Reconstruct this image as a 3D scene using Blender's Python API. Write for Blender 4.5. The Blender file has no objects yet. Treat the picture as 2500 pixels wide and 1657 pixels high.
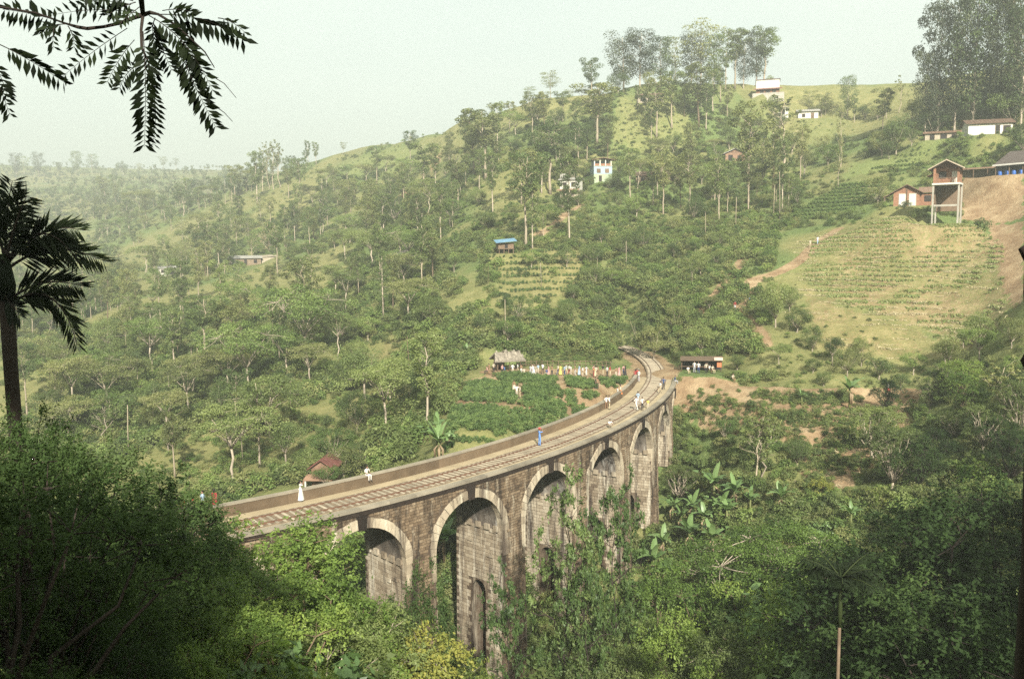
import bpy, bmesh, math, random
import numpy as np
from mathutils import Vector, Matrix, Euler

random.seed(11)
rng = np.random.default_rng(11)
sc = bpy.context.scene
COL = sc.collection

# ------------------------------------------------------------------ camera
F_PX, HOR, EYE, ROLL = 2092.1, 593.7, 20.11, -0.0130      # lens (px of a 2500 px frame), horizon row, eye height over the deck
PITCH = math.atan2(828.5 - HOR, F_PX)
FWD = Vector((0, math.cos(PITCH), -math.sin(PITCH)))
R0 = Vector((1, 0, 0)); U0 = Vector((0, math.sin(PITCH), math.cos(PITCH)))
RT = R0 * math.cos(ROLL) + U0 * math.sin(ROLL)
UP = U0 * math.cos(ROLL) - R0 * math.sin(ROLL)
cd = bpy.data.cameras.new('camera'); cam = bpy.data.objects.new('camera', cd); COL.objects.link(cam)
cd.sensor_width = 36.0; cd.lens = 36.0 * F_PX / 2500.0; cd.clip_start = 0.1; cd.clip_end = 8000
M3 = Matrix((RT, UP, -FWD)).transposed().to_4x4(); M3.translation = Vector((0, 0, EYE))
cam.matrix_world = M3
sc.camera = cam

# ------------------------------------------------------------------ light
SUN_EL, SUN_AZ = math.radians(33), math.radians(171)     # azimuth from +y towards +x, where the sun stands
TO_SUN = Vector((math.sin(SUN_AZ) * math.cos(SUN_EL), math.cos(SUN_AZ) * math.cos(SUN_EL), math.sin(SUN_EL)))
w = bpy.data.worlds.new('World'); sc.world = w; w.use_nodes = True
nt = w.node_tree; nt.nodes.clear()
sky = nt.nodes.new('ShaderNodeTexSky'); sky.sky_type = 'NISHITA'; sky.sun_disc = False
sky.sun_elevation = SUN_EL; sky.sun_rotation = SUN_AZ; sky.dust_density = 4.0; sky.air_density = 1.0; sky.ozone_density = 0.6
mixs = nt.nodes.new('ShaderNodeMix'); mixs.data_type = 'RGBA'; mixs.inputs[0].default_value = 0.78
mixs.inputs[7].default_value = (4.9, 5.9, 5.15, 1)          # thin high cloud over the whole sky: pale, a little green on this film
bgn = nt.nodes.new('ShaderNodeBackground'); bgn.inputs[1].default_value = 0.056
wo = nt.nodes.new('ShaderNodeOutputWorld')
tcw = nt.nodes.new('ShaderNodeTexCoord'); mpw = nt.nodes.new('ShaderNodeMapping'); mpw.inputs['Scale'].default_value = (1.6, 1.6, 5.5); nzw = nt.nodes.new('ShaderNodeTexNoise'); nzw.inputs['Scale'].default_value = 1.7; nzw.inputs['Detail'].default_value = 5
rpw = nt.nodes.new('ShaderNodeValToRGB'); rpw.color_ramp.elements[0].position = 0.3; rpw.color_ramp.elements[0].color = (5.35, 6.0, 5.2, 1); rpw.color_ramp.elements[1].position = 0.7; rpw.color_ramp.elements[1].color = (5.95, 6.5, 5.55, 1)
nt.links.new(tcw.outputs['Generated'], mpw.inputs['Vector']); nt.links.new(mpw.outputs[0], nzw.inputs['Vector']); nt.links.new(nzw.outputs[0], rpw.inputs[0]); nt.links.new(rpw.outputs[0], mixs.inputs[7])
nt.links.new(sky.outputs[0], mixs.inputs[6]); nt.links.new(mixs.outputs[2], bgn.inputs[0]); nt.links.new(bgn.outputs[0], wo.inputs[0])
sl = bpy.data.lights.new('sun', 'SUN'); sl.energy = 4.9; sl.angle = math.radians(1.2); sl.color = (1.0, 0.955, 0.86)
sun = bpy.data.objects.new('sun', sl); COL.objects.link(sun)
sun.rotation_euler = TO_SUN.to_track_quat('Z', 'Y').to_euler(); sun.location = (0, -40, 90)
sc.view_settings.view_transform = 'Standard'; sc.view_settings.look = 'None'
sc.view_settings.exposure = 1.75; sc.view_settings.gamma = 1.0; sc.view_settings.use_curve_mapping = False
cy = sc.cycles
cy.max_bounces = 5; cy.diffuse_bounces = 3; cy.glossy_bounces = 1; cy.transmission_bounces = 2
cy.transparent_max_bounces = 4; cy.volume_bounces = 0; cy.caustics_reflective = False; cy.caustics_refractive = False
cy.use_adaptive_sampling = True; cy.adaptive_threshold = 0.01
cy.use_denoising = False; cy.denoiser = 'OPENIMAGEDENOISE'; cy.denoising_input_passes = 'RGB_ALBEDO_NORMAL'; cy.denoising_prefilter = 'ACCURATE'
HAZE = 0.00074

# ------------------------------------------------------------------ small helpers
_EYE = np.array([0, 0, EYE]); _RT = np.array(RT); _UP = np.array(UP); _FW = np.array(FWD)
def ray(px, py):
    d = _FW + _RT * (px - 1250) / F_PX - _UP * (py - 828.5) / F_PX
    return d
def at(px, py, y):
    """the point at depth y (metres ahead) seen towards a place of the photograph"""
    d = ray(px, py)
    return _EYE + d * (y / d[1])
def proj(P):
    P = np.asarray(P, float); q = P - _EYE
    d = q @ _FW
    d = np.where(np.abs(d) < 1e-6, 1e-6, d)
    return np.stack([1250 + F_PX * (q @ _RT) / d, 828.5 - F_PX * (q @ _UP) / d, d], -1)
def smooth(a, b, x):
    t = np.clip((x - a) / (b - a), 0, 1); return t * t * (3 - 2 * t)
def _hash(ix, iy, s):
    n = (ix.astype(np.int64) * 374761393 + iy.astype(np.int64) * 668265263 + s * 974711) & 0xffffffff
    n = ((n ^ (n >> 13)) * 1274126177) & 0xffffffff
    return ((n ^ (n >> 16)) & 0xffff) / 65535.0
def vnoise(x, y, scale, s=0):
    x = np.asarray(x, float) / scale; y = np.asarray(y, float) / scale
    ix = np.floor(x); iy = np.floor(y); fx = x - ix; fy = y - iy
    fx = fx * fx * (3 - 2 * fx); fy = fy * fy * (3 - 2 * fy)
    a = _hash(ix, iy, s); b = _hash(ix + 1, iy, s); c = _hash(ix, iy + 1, s); d = _hash(ix + 1, iy + 1, s)
    return (a * (1 - fx) + b * fx) * (1 - fy) + (c * (1 - fx) + d * fx) * fy
def fbm(x, y, scale, s=0, o=3):
    r = 0; amp = 0.5
    for i in range(o):
        r = r + amp * vnoise(x, y, scale / 2 ** i, s + i * 17); amp *= 0.5
    return r
def inside(x, y, poly):
    x = np.asarray(x, float); y = np.asarray(y, float)
    r = np.zeros(x.shape, bool); n = len(poly)
    for i in range(n):
        x0, y0 = poly[i][:2]; x1, y1 = poly[(i + 1) % n][:2]
        if y0 == y1: continue
        c = ((y0 > y) != (y1 > y)) & (x < (x1 - x0) * (y - y0) / (y1 - y0) + x0)
        r ^= c
    return r

def tag(o, label=None, cat=None, group=None, kind=None):
    if label: o['label'] = label
    if cat: o['category'] = cat
    if group: o['group'] = group
    if kind: o['kind'] = kind
    return o
def empty(name, loc, rz=0.0):
    o = bpy.data.objects.new(name, None); COL.objects.link(o)
    o.location = loc; o.rotation_euler = (0, 0, rz); o.empty_display_size = 0.3
    return o
def link(name, me, parent=None, loc=None, rot=None, scale=None):
    o = bpy.data.objects.new(name, me); COL.objects.link(o)
    if parent is not None: o.parent = parent
    if loc is not None: o.location = loc
    if rot is not None: o.rotation_euler = rot
    if scale is not None: o.scale = scale
    return o
def worldchild(o, parent):
    """a part whose mesh is already in world coordinates"""
    o.parent = parent
    o.matrix_parent_inverse = (Matrix.Translation(parent.location) @ Euler(parent.rotation_euler).to_matrix().to_4x4()).inverted()
    return o

class MB:
    """collects shapes, then becomes one mesh; attribute v = a random grain value per shape"""
    def __init__(s): s.V = []; s.F = []; s.M = []; s.A = []; s.sm = []
    def add(s, V, F, m=0, a=None, smooth=False):
        b = len(s.V); s.V.extend([tuple(v) for v in V])
        a = random.random() if a is None else a
        s.A.extend([a] * len(V))
        for f in F: s.F.append(tuple(i + b for i in f)); s.M.append(m); s.sm.append(smooth)
    def box(s, x0, x1, y0, y1, z0, z1, m=0, a=None):
        V = [(x0, y0, z0), (x1, y0, z0), (x1, y1, z0), (x0, y1, z0), (x0, y0, z1), (x1, y0, z1), (x1, y1, z1), (x0, y1, z1)]
        s.add(V, [(0, 3, 2, 1), (4, 5, 6, 7), (0, 1, 5, 4), (1, 2, 6, 5), (2, 3, 7, 6), (3, 0, 4, 7)], m, a)
    def hexa(s, P, m=0, a=None):
        s.add(P, [(0, 3, 2, 1), (4, 5, 6, 7), (0, 1, 5, 4), (1, 2, 6, 5), (2, 3, 7, 6), (3, 0, 4, 7)], m, a)
    def tube(s, pts, rad, sides=6, m=0, a=None, cap=True):
        pts = [Vector(p) for p in pts]; n = len(pts); V = []; F = []
        ref = Vector((0.31, 0.2, 0.93)).normalized()
        for i, p in enumerate(pts):
            t = (pts[min(i + 1, n - 1)] - pts[max(i - 1, 0)])
            t = t.normalized() if t.length > 1e-9 else Vector((0, 0, 1))
            r = ref if abs(t.dot(ref)) < 0.95 else Vector((1, 0, 0))
            u = t.cross(r).normalized(); v = t.cross(u)
            for k in range(sides):
                c = 2 * math.pi * k / sides
                V.append(p + (u * math.cos(c) + v * math.sin(c)) * rad[i])
        for i in range(n - 1):
            for k in range(sides):
                k2 = (k + 1) % sides
                F.append((i * sides + k, i * sides + k2, (i + 1) * sides + k2, (i + 1) * sides + k))
        if cap:
            F.append(tuple(range(sides))[::-1]); F.append(tuple((n - 1) * sides + k for k in range(sides)))
        s.add(V, F, m, a, True)
    def mesh(s, name, mats):
        me = bpy.data.meshes.new(name); me.from_pydata(s.V, [], s.F)
        for m in mats: me.materials.append(m)
        me.polygons.foreach_set('material_index', s.M); me.polygons.foreach_set('use_smooth', s.sm)
        at_ = me.attributes.new('v', 'FLOAT', 'POINT'); at_.data.foreach_set('value', s.A)
        bm = bmesh.new(); bm.from_mesh(me); bmesh.ops.recalc_face_normals(bm, faces=bm.faces); bm.to_mesh(me); bm.free()
        me.update(); return me
    def obj(s, name, mats, parent=None, world=False):
        o = link(name, s.mesh(name, mats if isinstance(mats, (list, tuple)) else [mats]))
        if parent is not None:
            if world: worldchild(o, parent)
            else: o.parent = parent
        return o

def quads_mesh(name, V, mats, var, mat_idx=None, smooth=False):
    """V (n,4,3) float: n loose four-cornered leaves"""
    n = len(V); me = bpy.data.meshes.new(name)
    me.vertices.add(n * 4); me.vertices.foreach_set('co', V.reshape(-1).astype(np.float32))
    me.loops.add(n * 4); me.loops.foreach_set('vertex_index', np.arange(n * 4, dtype=np.int32))
    me.polygons.add(n); me.polygons.foreach_set('loop_start', np.arange(0, n * 4, 4, dtype=np.int32))
    if mat_idx is not None: me.polygons.foreach_set('material_index', mat_idx.astype(np.int32))
    for m in mats: me.materials.append(m)
    a = me.attributes.new('v', 'FLOAT', 'POINT'); a.data.foreach_set('value', np.repeat(var, 4).astype(np.float32))
    me.update(calc_edges=True); me.validate(); return me

# ------------------------------------------------------------------ materials
def newmat(name):
    m = bpy.data.materials.new(name); m.use_nodes = True; t = m.node_tree; t.nodes.clear()
    return m, t, t.nodes.new('ShaderNodeOutputMaterial')
def N(t, typ, **kw):
    n = t.nodes.new(typ)
    for k, v in kw.items(): setattr(n, k, v)
    return n
def ramp(t, fac, stops):
    r = N(t, 'ShaderNodeValToRGB'); e = r.color_ramp.elements
    while len(e) < len(stops): e.new(0.5)
    for i, (p, c) in enumerate(stops): e[i].position = p; e[i].color = (*c, 1) if len(c) == 3 else c
    t.links.new(fac, r.inputs[0]); return r.outputs[0]
def mixc(t, f, a, b, mode='MIX'):
    m = N(t, 'ShaderNodeMix', data_type='RGBA', blend_type=mode)
    for sock, v in ((0, f), (6, a), (7, b)):
        if isinstance(v, (int, float)): m.inputs[sock].default_value = v
        elif isinstance(v, tuple): m.inputs[sock].default_value = (*v, 1) if len(v) == 3 else v
        else: t.links.new(v, m.inputs[sock])
    return m.outputs[2]
def math_(t, op, a, b=None, c=None):
    m = N(t, 'ShaderNodeMath', operation=op)
    for i, v in enumerate((a, b, c)):
        if v is None: continue
        if isinstance(v, (int, float)): m.inputs[i].default_value = v
        else: t.links.new(v, m.inputs[i])
    return m.outputs[0]
def noise_(t, vec, scale, detail=4, rough=0.55):
    n = N(t, 'ShaderNodeTexNoise'); n.inputs['Scale'].default_value = scale; n.inputs['Detail'].default_value = detail
    n.inputs['Roughness'].default_value = rough; t.links.new(vec, n.inputs['Vector']); return n.outputs[0]
def stretch(t, vec, s):
    m = N(t, 'ShaderNodeMapping'); m.inputs['Scale'].default_value = s; t.links.new(vec, m.inputs['Vector']); return m.outputs[0]
def simple(name, col, rough=0.8, var=0.25, scale=1.5, bump=0.0, spec=0.2):
    """a plain surface whose colour wanders with noise and with each piece's grain value"""
    m, t, out = newmat(name)
    g = N(t, 'ShaderNodeNewGeometry'); a = N(t, 'ShaderNodeAttribute', attribute_name='v')
    n = noise_(t, g.outputs['Position'], scale)
    f = math_(t, 'ADD', math_(t, 'MULTIPLY', n, 0.7), math_(t, 'MULTIPLY', a.outputs['Fac'], 0.3))
    lo = tuple(c * (1 - var) for c in col); hi = tuple(min(c * (1 + var), 0.95) for c in col)
    c = ramp(t, f, [(0.3, lo), (0.7, hi)])
    b = N(t, 'ShaderNodeBsdfPrincipled'); b.inputs['Roughness'].default_value = rough; b.inputs['Specular IOR Level'].default_value = spec
    t.links.new(c, b.inputs['Base Color'])
    if bump:
        bp = N(t, 'ShaderNodeBump'); bp.inputs['Strength'].default_value = bump; bp.inputs['Distance'].default_value = 0.05
        t.links.new(noise_(t, g.outputs['Position'], scale * 8), bp.inputs['Height']); t.links.new(bp.outputs[0], b.inputs['Normal'])
    t.links.new(b.outputs[0], out.inputs[0]); return m
def leafmat(name, dark, mid, light, transl=0.3, rough=0.55, spec=0.25, objvar=0.5):
    m, t, out = newmat(name)
    a = N(t, 'ShaderNodeAttribute', attribute_name='v'); oi = N(t, 'ShaderNodeObjectInfo')
    f = math_(t, 'ADD', math_(t, 'MULTIPLY', a.outputs['Fac'], 1 - objvar), math_(t, 'MULTIPLY', oi.outputs['Random'], objvar))
    c = ramp(t, f, [(0.12, dark), (0.5, mid), (0.9, light)])
    b = N(t, 'ShaderNodeBsdfPrincipled'); b.inputs['Roughness'].default_value = rough; b.inputs['Specular IOR Level'].default_value = spec
    t.links.new(c, b.inputs['Base Color'])
    tr = N(t, 'ShaderNodeBsdfTranslucent'); t.links.new(mixc(t, 1.0, c, (1.2, 1.25, 0.6), 'MULTIPLY'), tr.inputs['Color'])
    mx = N(t, 'ShaderNodeMixShader'); mx.inputs[0].default_value = transl
    t.links.new(b.outputs[0], mx.inputs[1]); t.links.new(tr.outputs[0], mx.inputs[2]); t.links.new(mx.outputs[0], out.inputs[0])
    return m

# ------------------------------------------------------------------ the bridge's plan: an arc; n = metres outward from the track centre
BCX, BCY, BR = -82.1, 146.0, 105.43
N_OUT, N_IN = 2.84, -2.61
A0, DA = -0.8633, 0.10165
RO = BR + N_OUT; PITCHM = RO * DA
def arc(s, n, z):
    a = A0 + s / RO
    return (BCX + (BR + n) * math.cos(a), BCY + (BR + n) * math.sin(a), z)
S_NEAR, S_FAR = -1.75 * PITCHM, 6.62 * PITCHM

# ------------------------------------------------------------------ terrain
CT = [  # where the ground is seen (column, row of the photograph) and how far off it is judged to be
 # beyond the bridge: plots, terrace, hill
 (1110, 1060, 93), (1250, 1040, 96), (1375, 1000, 104), (1110, 930, 134), (1250, 925, 134), (1375, 925, 133), (1250, 900, 141), (1450, 905, 138), (1530, 895, 142),
 (1200, 880, 144), (1320, 845, 148), (1320, 740, 165), (1500, 800, 152), (1585, 740, 165), (1585, 581, 205), (1690, 475, 245), (1796, 370, 285),
 (1950, 317, 300), (2113, 306, 290), (1954, 528, 200), (2166, 423, 215), (2377, 349, 215), (2462, 423, 185), (2113, 634, 160), (2377, 634, 150),
 (2377, 792, 130), (2113, 792, 135), (2007, 898, 122), (2324, 898, 118), (2007, 956, 112), (2240, 956, 112), (2007, 1004, 106), (2230, 1004, 106), (2060, 1109, 98),
 (2060, 1194, 90), (1796, 1109, 100), (1796, 950, 116), (1700, 935, 122), (1690, 985, 118), (2310, 539, 165), (2190, 535, 163), (2460, 540, 163), (2460, 455, 176), (1800, 830, 136), (1750, 700, 160), (1850, 620, 178), (2000, 560, 185),
 (1629, 1168, 112), (1655, 1030, 118), (1610, 1312, 103), (1585, 1330, 99), (1511, 1540, 88), (1450, 1590, 80),
 # crest and the hill under it
 (1537, 221, 320), (1708, 213, 322), (1861, 216, 320), (1790, 300, 305), (1585, 300, 300), (1500, 340, 290), (1474, 454, 260), (1400, 480, 255), (1500, 430, 270),
 (1234, 612, 200), (1234, 520, 230), (1250, 430, 275), (1320, 330, 310), (1420, 260, 330), (1300, 250, 345), (1200, 285, 375), (1120, 300, 400), (1057, 326, 440), (1057,322,450), (920, 356, 490), (920,352,505), (760, 400, 545), (650, 430, 560),
 (1060, 444, 360), (950, 470, 385), (950, 528, 310), (950, 634, 255), (950, 740, 205), (950, 845, 168), (1100, 845, 152), (1100, 740, 175),
 # left valley side
 (635, 634, 320), (635, 740, 235), (635, 845, 185), (635, 520, 400), (500, 560, 430), (400, 480, 620), (300, 540, 600), (260, 640, 450), (420, 700, 300), (420, 620, 380), (200, 760, 270), (100, 620, 520), (250, 870, 200), (400, 900, 178), (0, 850, 230),
 (560, 470, 620), (420, 438, 900), (570, 420, 1000), (200, 443, 1000), (0, 448, 1000), (-200, 458, 1000), (-300, 600, 560), (-300, 800, 300),
]
WT = [  # ground that the picture hides
 (0, 0, 18.3), (0, -12, 21), (0, -50, 30), (-25, -20, 24), (25, -20, 19), (-60, -40, 34), (60, -40, 20), (-14, 0, 18.5), (14, 0, 16), (0, 10, 11.5), (0, 20, 4), (0, 35, -9), (2, 50, -16.5), (5, 62, -20.5), (8, 75, -21.5), (14, 84, -20.5),
 (-8, 10, 13), (-14, 20, 8.5), (-16, 35, 1), (-8, 40, -8), (-25, 35, 3.5), (-29, 55, -1.2), (-36, 45, 0.2), (-50, 40, 1), (-22, 58, -3.5), (-12, 60, -13), (-40, 20, 11), (-60, 20, 14), (-80, 40, 8), (10, 12, 10), (16, 24, -1), (26, 30, -4), (25, 42, -9.5), (34, 60, -10), (38, 76, -8), (45, 40, 2), (55, 60, 3), (62, 85, 6), (70, 110, 16), (60, 10, 12), (100, 60, 20),
 (22, 66, -14), (-20, 78, -15), (-6, 84, -17), (-34, 90, -14), (-14, 96, -9), (-32, 120, -11), (-60, 112, -16), (-52, 75, -7), (-30, 145, -7), (-70, 150, -14), (-110, 130, -16), (-110, 80, -4), (-55, 45, 0.5), (4, 80, -21), (0, 68, -20), (12, 97, -17), (3, 91, -10), (-4, 101, -1.3),
 (1, 101, -1.4), (7, 110, -1.6), (14, 118, -1.2), (20, 132, -0.5), (24, 147, -0.4), (21, 165, -0.2), (33, 122, -1.6),
 (110, 150, 38), (130, 220, 62), (160, 120, 45), (200, 300, 85), (300, 200, 80), (120, 330, 78), (90, 420, 60), (0, 480, 60), (-100, 700, 40), (100, 700, 40), (400, 600, 60), (300, 1000, 80), (0, 1200, 110), (-300, 1300, 130), (-700, 1100, 130), (-900, 700, 110), (-700, 400, 60), (-400, 200, 20), (-300, 80, 20), (-200, -60, 35), (200, -60, 30), (300, 60, 50), (700, 400, 90), (800, 1200, 120), (-500, 1500, 150), (300, 1500, 140), (-900, 1500, 150), (900, 0, 80), (-900, 0, 80), (0, -300, 50), (600, -300, 60), (-600, -300, 60),
]
_P = np.array([at(*c) for c in CT] + [np.array(c, float) for c in WT])
def _phi(d2): return np.sqrt(d2 + 25.0)
def _fit():
    X = _P[:, :2]; n = len(X)
    D = ((X[:, None] - X[None]) ** 2).sum(-1)
    A = np.zeros((n + 3, n + 3)); A[:n, :n] = -_phi(D) ; A[:n, :n] += np.eye(n) * 0.6
    A[:n, n] = 1; A[:n, n + 1:] = X / 300; A[n:, :n] = A[:n, n:].T
    return np.linalg.solve(A, np.concatenate([_P[:, 2], [0, 0, 0]]))
_W = _fit()
def _rbf(x, y):
    sh = x.shape; x = x.reshape(-1); y = y.reshape(-1); out = np.zeros(len(x)); n = len(_P)
    for i in range(0, len(x), 20000):
        xx, yy = x[i:i + 20000], y[i:i + 20000]
        d = (xx[:, None] - _P[None, :, 0]) ** 2 + (yy[:, None] - _P[None, :, 1]) ** 2
        out[i:i + 20000] = -_phi(d) @ _W[:n] + _W[n] + (xx * _W[n + 1] + yy * _W[n + 2]) / 300
    return out.reshape(sh)
GX = np.concatenate([np.arange(-1000, -240, 20), np.arange(-240, 240, 3), np.arange(240, 1001, 20)]).astype(float)
GY = np.concatenate([np.arange(-300, -40, 20), np.arange(-40, 440, 3), np.arange(440, 1601, 20)]).astype(float)
_gx, _gy = np.meshgrid(GX, GY, indexing='ij')
GZ = _rbf(_gx, _gy)
def _lerp(x, y):
    x = np.clip(x, GX[0], GX[-1] - 1e-6); y = np.clip(y, GY[0], GY[-1] - 1e-6)
    i = np.clip(np.searchsorted(GX, x, 'right') - 1, 0, len(GX) - 2); j = np.clip(np.searchsorted(GY, y, 'right') - 1, 0, len(GY) - 2)
    u = (x - GX[i]) / (GX[i + 1] - GX[i]); v = (y - GY[j]) / (GY[j + 1] - GY[j])
    return GZ[i, j] * (1 - u) * (1 - v) + GZ[i + 1, j] * u * (1 - v) + GZ[i, j + 1] * (1 - u) * v + GZ[i + 1, j + 1] * u * v
PADS = []      # level places cut for houses, stalls and terraces: (x, y, z, flat radius, outer radius)
def H(x, y):
    x = np.asarray(x, float); y = np.asarray(y, float)
    z = _lerp(x, y)
    far = smooth(60, 400, np.hypot(x, y))
    z = z + (fbm(x, y, 26, 3) - 0.45) * (1.2 + 6 * far) * smooth(30, 90, np.hypot(x, y)) * 0.5 + (fbm(x, y, 7, 9, 2) - 0.4) * 0.35
    # cut terraces on the slope beyond the bridge's far end
    q = 1 - smooth(0.75, 1.0, np.maximum(np.abs(x - 41) / 22.0, np.abs(y - 105) / 14.0))
    st = 1.55; k = np.floor(z / st); fr = z / st - k
    z = z * (1 - q) + q * (k * st + st * smooth(0.66, 0.98, fr))
    # cultivated steps on the big field
    q = 0.7 * (1 - smooth(0.8, 1.0, np.maximum(np.abs(x - 62 - (y - 140) * 0.35) / 24.0, np.abs(y - 143) / 17.0)))
    st = 0.8; k = np.floor((z + 0.6 * vnoise(x, y, 9, 5)) / st); fr = (z + 0.6 * vnoise(x, y, 9, 5)) / st - k
    z = z * (1 - q) + q * (k * st + st * smooth(0.5, 0.95, fr))
    # tea plots lie level beside the deck
    r = np.hypot(x - BCX, y - BCY); a = np.arctan2(y - BCY, x - BCX)
    s = (a - A0) * RO
    on = smooth(S_FAR - 2, S_FAR + 2, s) * (1 - smooth(S_FAR + 45, S_FAR + 60, s)) + (1 - smooth(S_NEAR - 3, S_NEAR + 1, s)) * smooth(S_NEAR - 40, S_NEAR - 30, s)
    wgt = on * (1 - smooth(3.4, 8.0, np.abs(r - BR)))
    z = z * (1 - wgt) + (-0.36) * wgt
    under = smooth(S_NEAR + 1, S_NEAR + 8, s) * (1 - smooth(S_FAR - 6, S_FAR - 1, s)) * (1 - smooth(4.5, 8, np.abs(r - BR + 0.2)))
    z = np.where(under > 0.01, np.minimum(z, z * (1 - under) + np.minimum(z, -2.6) * under), z)
    for px, py, pz, r0, r1 in PADS:
        d = np.hypot(x - px, y - py); k = 1 - smooth(r0, r1, d); z = z * (1 - k) + pz * k
    return z
def hz(x, y): return float(H(np.array([x]), np.array([y]))[0])
FX = np.concatenate([np.arange(-1000, -160, 12), np.arange(-160, 170, 1.5), np.arange(170, 1001, 12)]).astype(float)
FY = np.concatenate([np.arange(-60, 0, 12), np.arange(0, 400, 1.5), np.arange(400, 1601, 10)]).astype(float)
_FZ = [None]
def refresh():
    a, b = np.meshgrid(FX, FY, indexing='ij'); _FZ[0] = H(a, b)
def HF(x, y):
    """the same ground read off a fine grid: quick"""
    if _FZ[0] is None: refresh()
    G = _FZ[0]
    x = np.clip(x, FX[0], FX[-1] - 1e-6); y = np.clip(y, FY[0], FY[-1] - 1e-6)
    i = np.clip(np.searchsorted(FX, x, 'right') - 1, 0, len(FX) - 2); j = np.clip(np.searchsorted(FY, y, 'right') - 1, 0, len(FY) - 2)
    u = (x - FX[i]) / (FX[i + 1] - FX[i]); v = (y - FY[j]) / (FY[j + 1] - FY[j])
    return G[i, j] * (1 - u) * (1 - v) + G[i + 1, j] * u * (1 - v) + G[i, j + 1] * (1 - u) * v + G[i + 1, j + 1] * u * v
def hits(px, py, y0=22.0):
    """where sight lines through the given places first meet the ground"""
    px = np.asarray(px, float); py = np.asarray(py, float)
    d = _FW[None] + _RT[None] * ((px - 1250) / F_PX)[:, None] - _UP[None] * ((py - 828.5) / F_PX)[:, None]
    d = d / d[:, 1:2]
    ts = np.concatenate([np.arange(y0, 420, 1.5), np.arange(420, 1500, 8)])
    res = np.full((len(px), 3), np.nan)
    for c in range(0, len(px), 800):
        dd = d[c:c + 800]
        P = _EYE + dd[:, None, :] * ts[None, :, None]
        h = P[..., 2] - HF(P[..., 0], P[..., 1])
        below = h < 0; below[:, 0] = False
        k = np.argmax(below, 1); ok = below[np.arange(len(dd)), k]
        r = np.arange(len(dd)); h1 = h[r, k]; h0 = h[r, np.maximum(k - 1, 0)]
        f = np.clip(h0 / np.where(np.abs(h0 - h1) < 1e-9, 1e-9, h0 - h1), 0, 1)
        Q = P[r, np.maximum(k - 1, 0)] * (1 - f)[:, None] + P[r, k] * f[:, None]
        Q[:, 2] = H(Q[:, 0], Q[:, 1])
        res[c:c + 800][ok] = Q[ok]
    return res
def hit(px, py, y0=22.0):
    return hits([px], [py], y0)[0]
def wpoly(pts, y0=85.0):
    return [tuple(p[:2]) for p in hits([p[0] for p in pts], [p[1] for p in pts], y0) if p[0] == p[0]]

# ------------------------------------------------------------------ ground mesh
PATHS = {  # trodden earth: (row of places, width)
 'path_bridge_end': ([(1655, 930), (1720, 934), (1790, 938), (1880, 948), (1954, 956), (2060, 957), (2160, 957), (2240, 957)], 1.3),
 'trail': ([(1865, 838), (1840, 800), (1815, 775), (1800, 755), (1825, 735), (1838, 718), (1825, 700), (1838, 685), (1890, 668), (1930, 650), (1965, 625), (1985, 600), (2010, 582), (2045, 560)], 1.5),
 'side_trail': ([(1700, 775), (1750, 717), (1790, 670), (1815, 630)], 1.2),
 'plot_lane': ([(1370, 925), (1380, 960), (1388, 985), (1392, 1010)], 1.5),
 'hill_lane': ([(1300, 580), (1345, 555), (1395, 515), (1420, 500)], 1.2),
}
def C5(zx, zy): return (1900 + zx / 3.137, 350 + zy / 3.137)
def fine_axis(lo, hi, a, b, step, grow, mx):
    v = list(np.arange(a, b + 1e-6, step)); s = step; x = v[0]
    left = []
    while x > lo: s = min(s * grow, mx); x -= s; left.append(x)
    s = step; x = v[-1]
    while x < hi: s = min(s * grow, mx); x += s; v.append(x)
    return np.array(left[::-1] + v)
def seg_dist(x, y, pts):
    d = np.full(x.shape, 1e9)
    for (x0, y0), (x1, y1) in zip(pts[:-1], pts[1:]):
        dx, dy = x1 - x0, y1 - y0
        t = np.clip(((x - x0) * dx + (y - y0) * dy) / (dx * dx + dy * dy + 1e-9), 0, 1)
        d = np.minimum(d, np.hypot(x - x0 - t * dx, y - y0 - t * dy))
    return d
PATHW = {k: (wpoly(p), wd) for k, (p, wd) in PATHS.items()}
POLY = {k: wpoly(v) for k, v in {
 'field': [(1985, 585), (2380, 560), (2450, 590), (2470, 780), (2250, 800), (2030, 735), (1960, 680)],
 'dryfield': [(1960, 690), (2040, 745), (2250, 805), (2470, 780), (2330, 862), (2100, 858), (1990, 850)],
 'bare': [(2405, 540), (2500, 540), (2500, 740), (2460, 720)],
 'yard': [(2335, 445), (2500, 425), (2500, 530), (2345, 535)],
 'grass': [(1490, 360), (1510, 240), (1560, 215), (1650, 230), (1690, 300), (1700, 370), (1560, 375)],
 'crestgrass': [(740, 400), (1000, 345), (1060, 360), (1000, 410), (850, 430), (760, 425)],
 'scar': [(1040, 400), (1075, 370), (1085, 410), (1050, 440)],
 'grass2': [(1950, 290), (2060, 280), (2060, 330), (1960, 340)],
 'greens': [(2080, 400), (2330, 345), (2330, 380), (2200, 410), (2050, 440)],
 'dry1': [(940, 830), (1100, 830), (1130, 870), (1000, 905), (930, 880)],
 'plots': [(1080, 1090), (1115, 930), (1380, 920), (1540, 925), (1540, 960), (1380, 1010)],
 'crowd': [(1170, 905), (1200, 890), (1540, 900), (1560, 925), (1180, 925)],
 'terr': [(1650, 940), (1760, 935), (1900, 960), (2240, 955), (2230, 1020), (2080, 1200), (1980, 1200), (1930, 1080), (1660, 1000)],
 'tearows': [C5(180, 500), C5(480, 320), C5(860, 262), C5(830, 340), C5(640, 470), C5(560, 520), C5(330, 560), C5(180, 610)],
 'hutbank': [(1180, 640), (1230, 610), (1420, 615), (1430, 640), (1400, 720), (1260, 730)],
}.items()}
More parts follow.
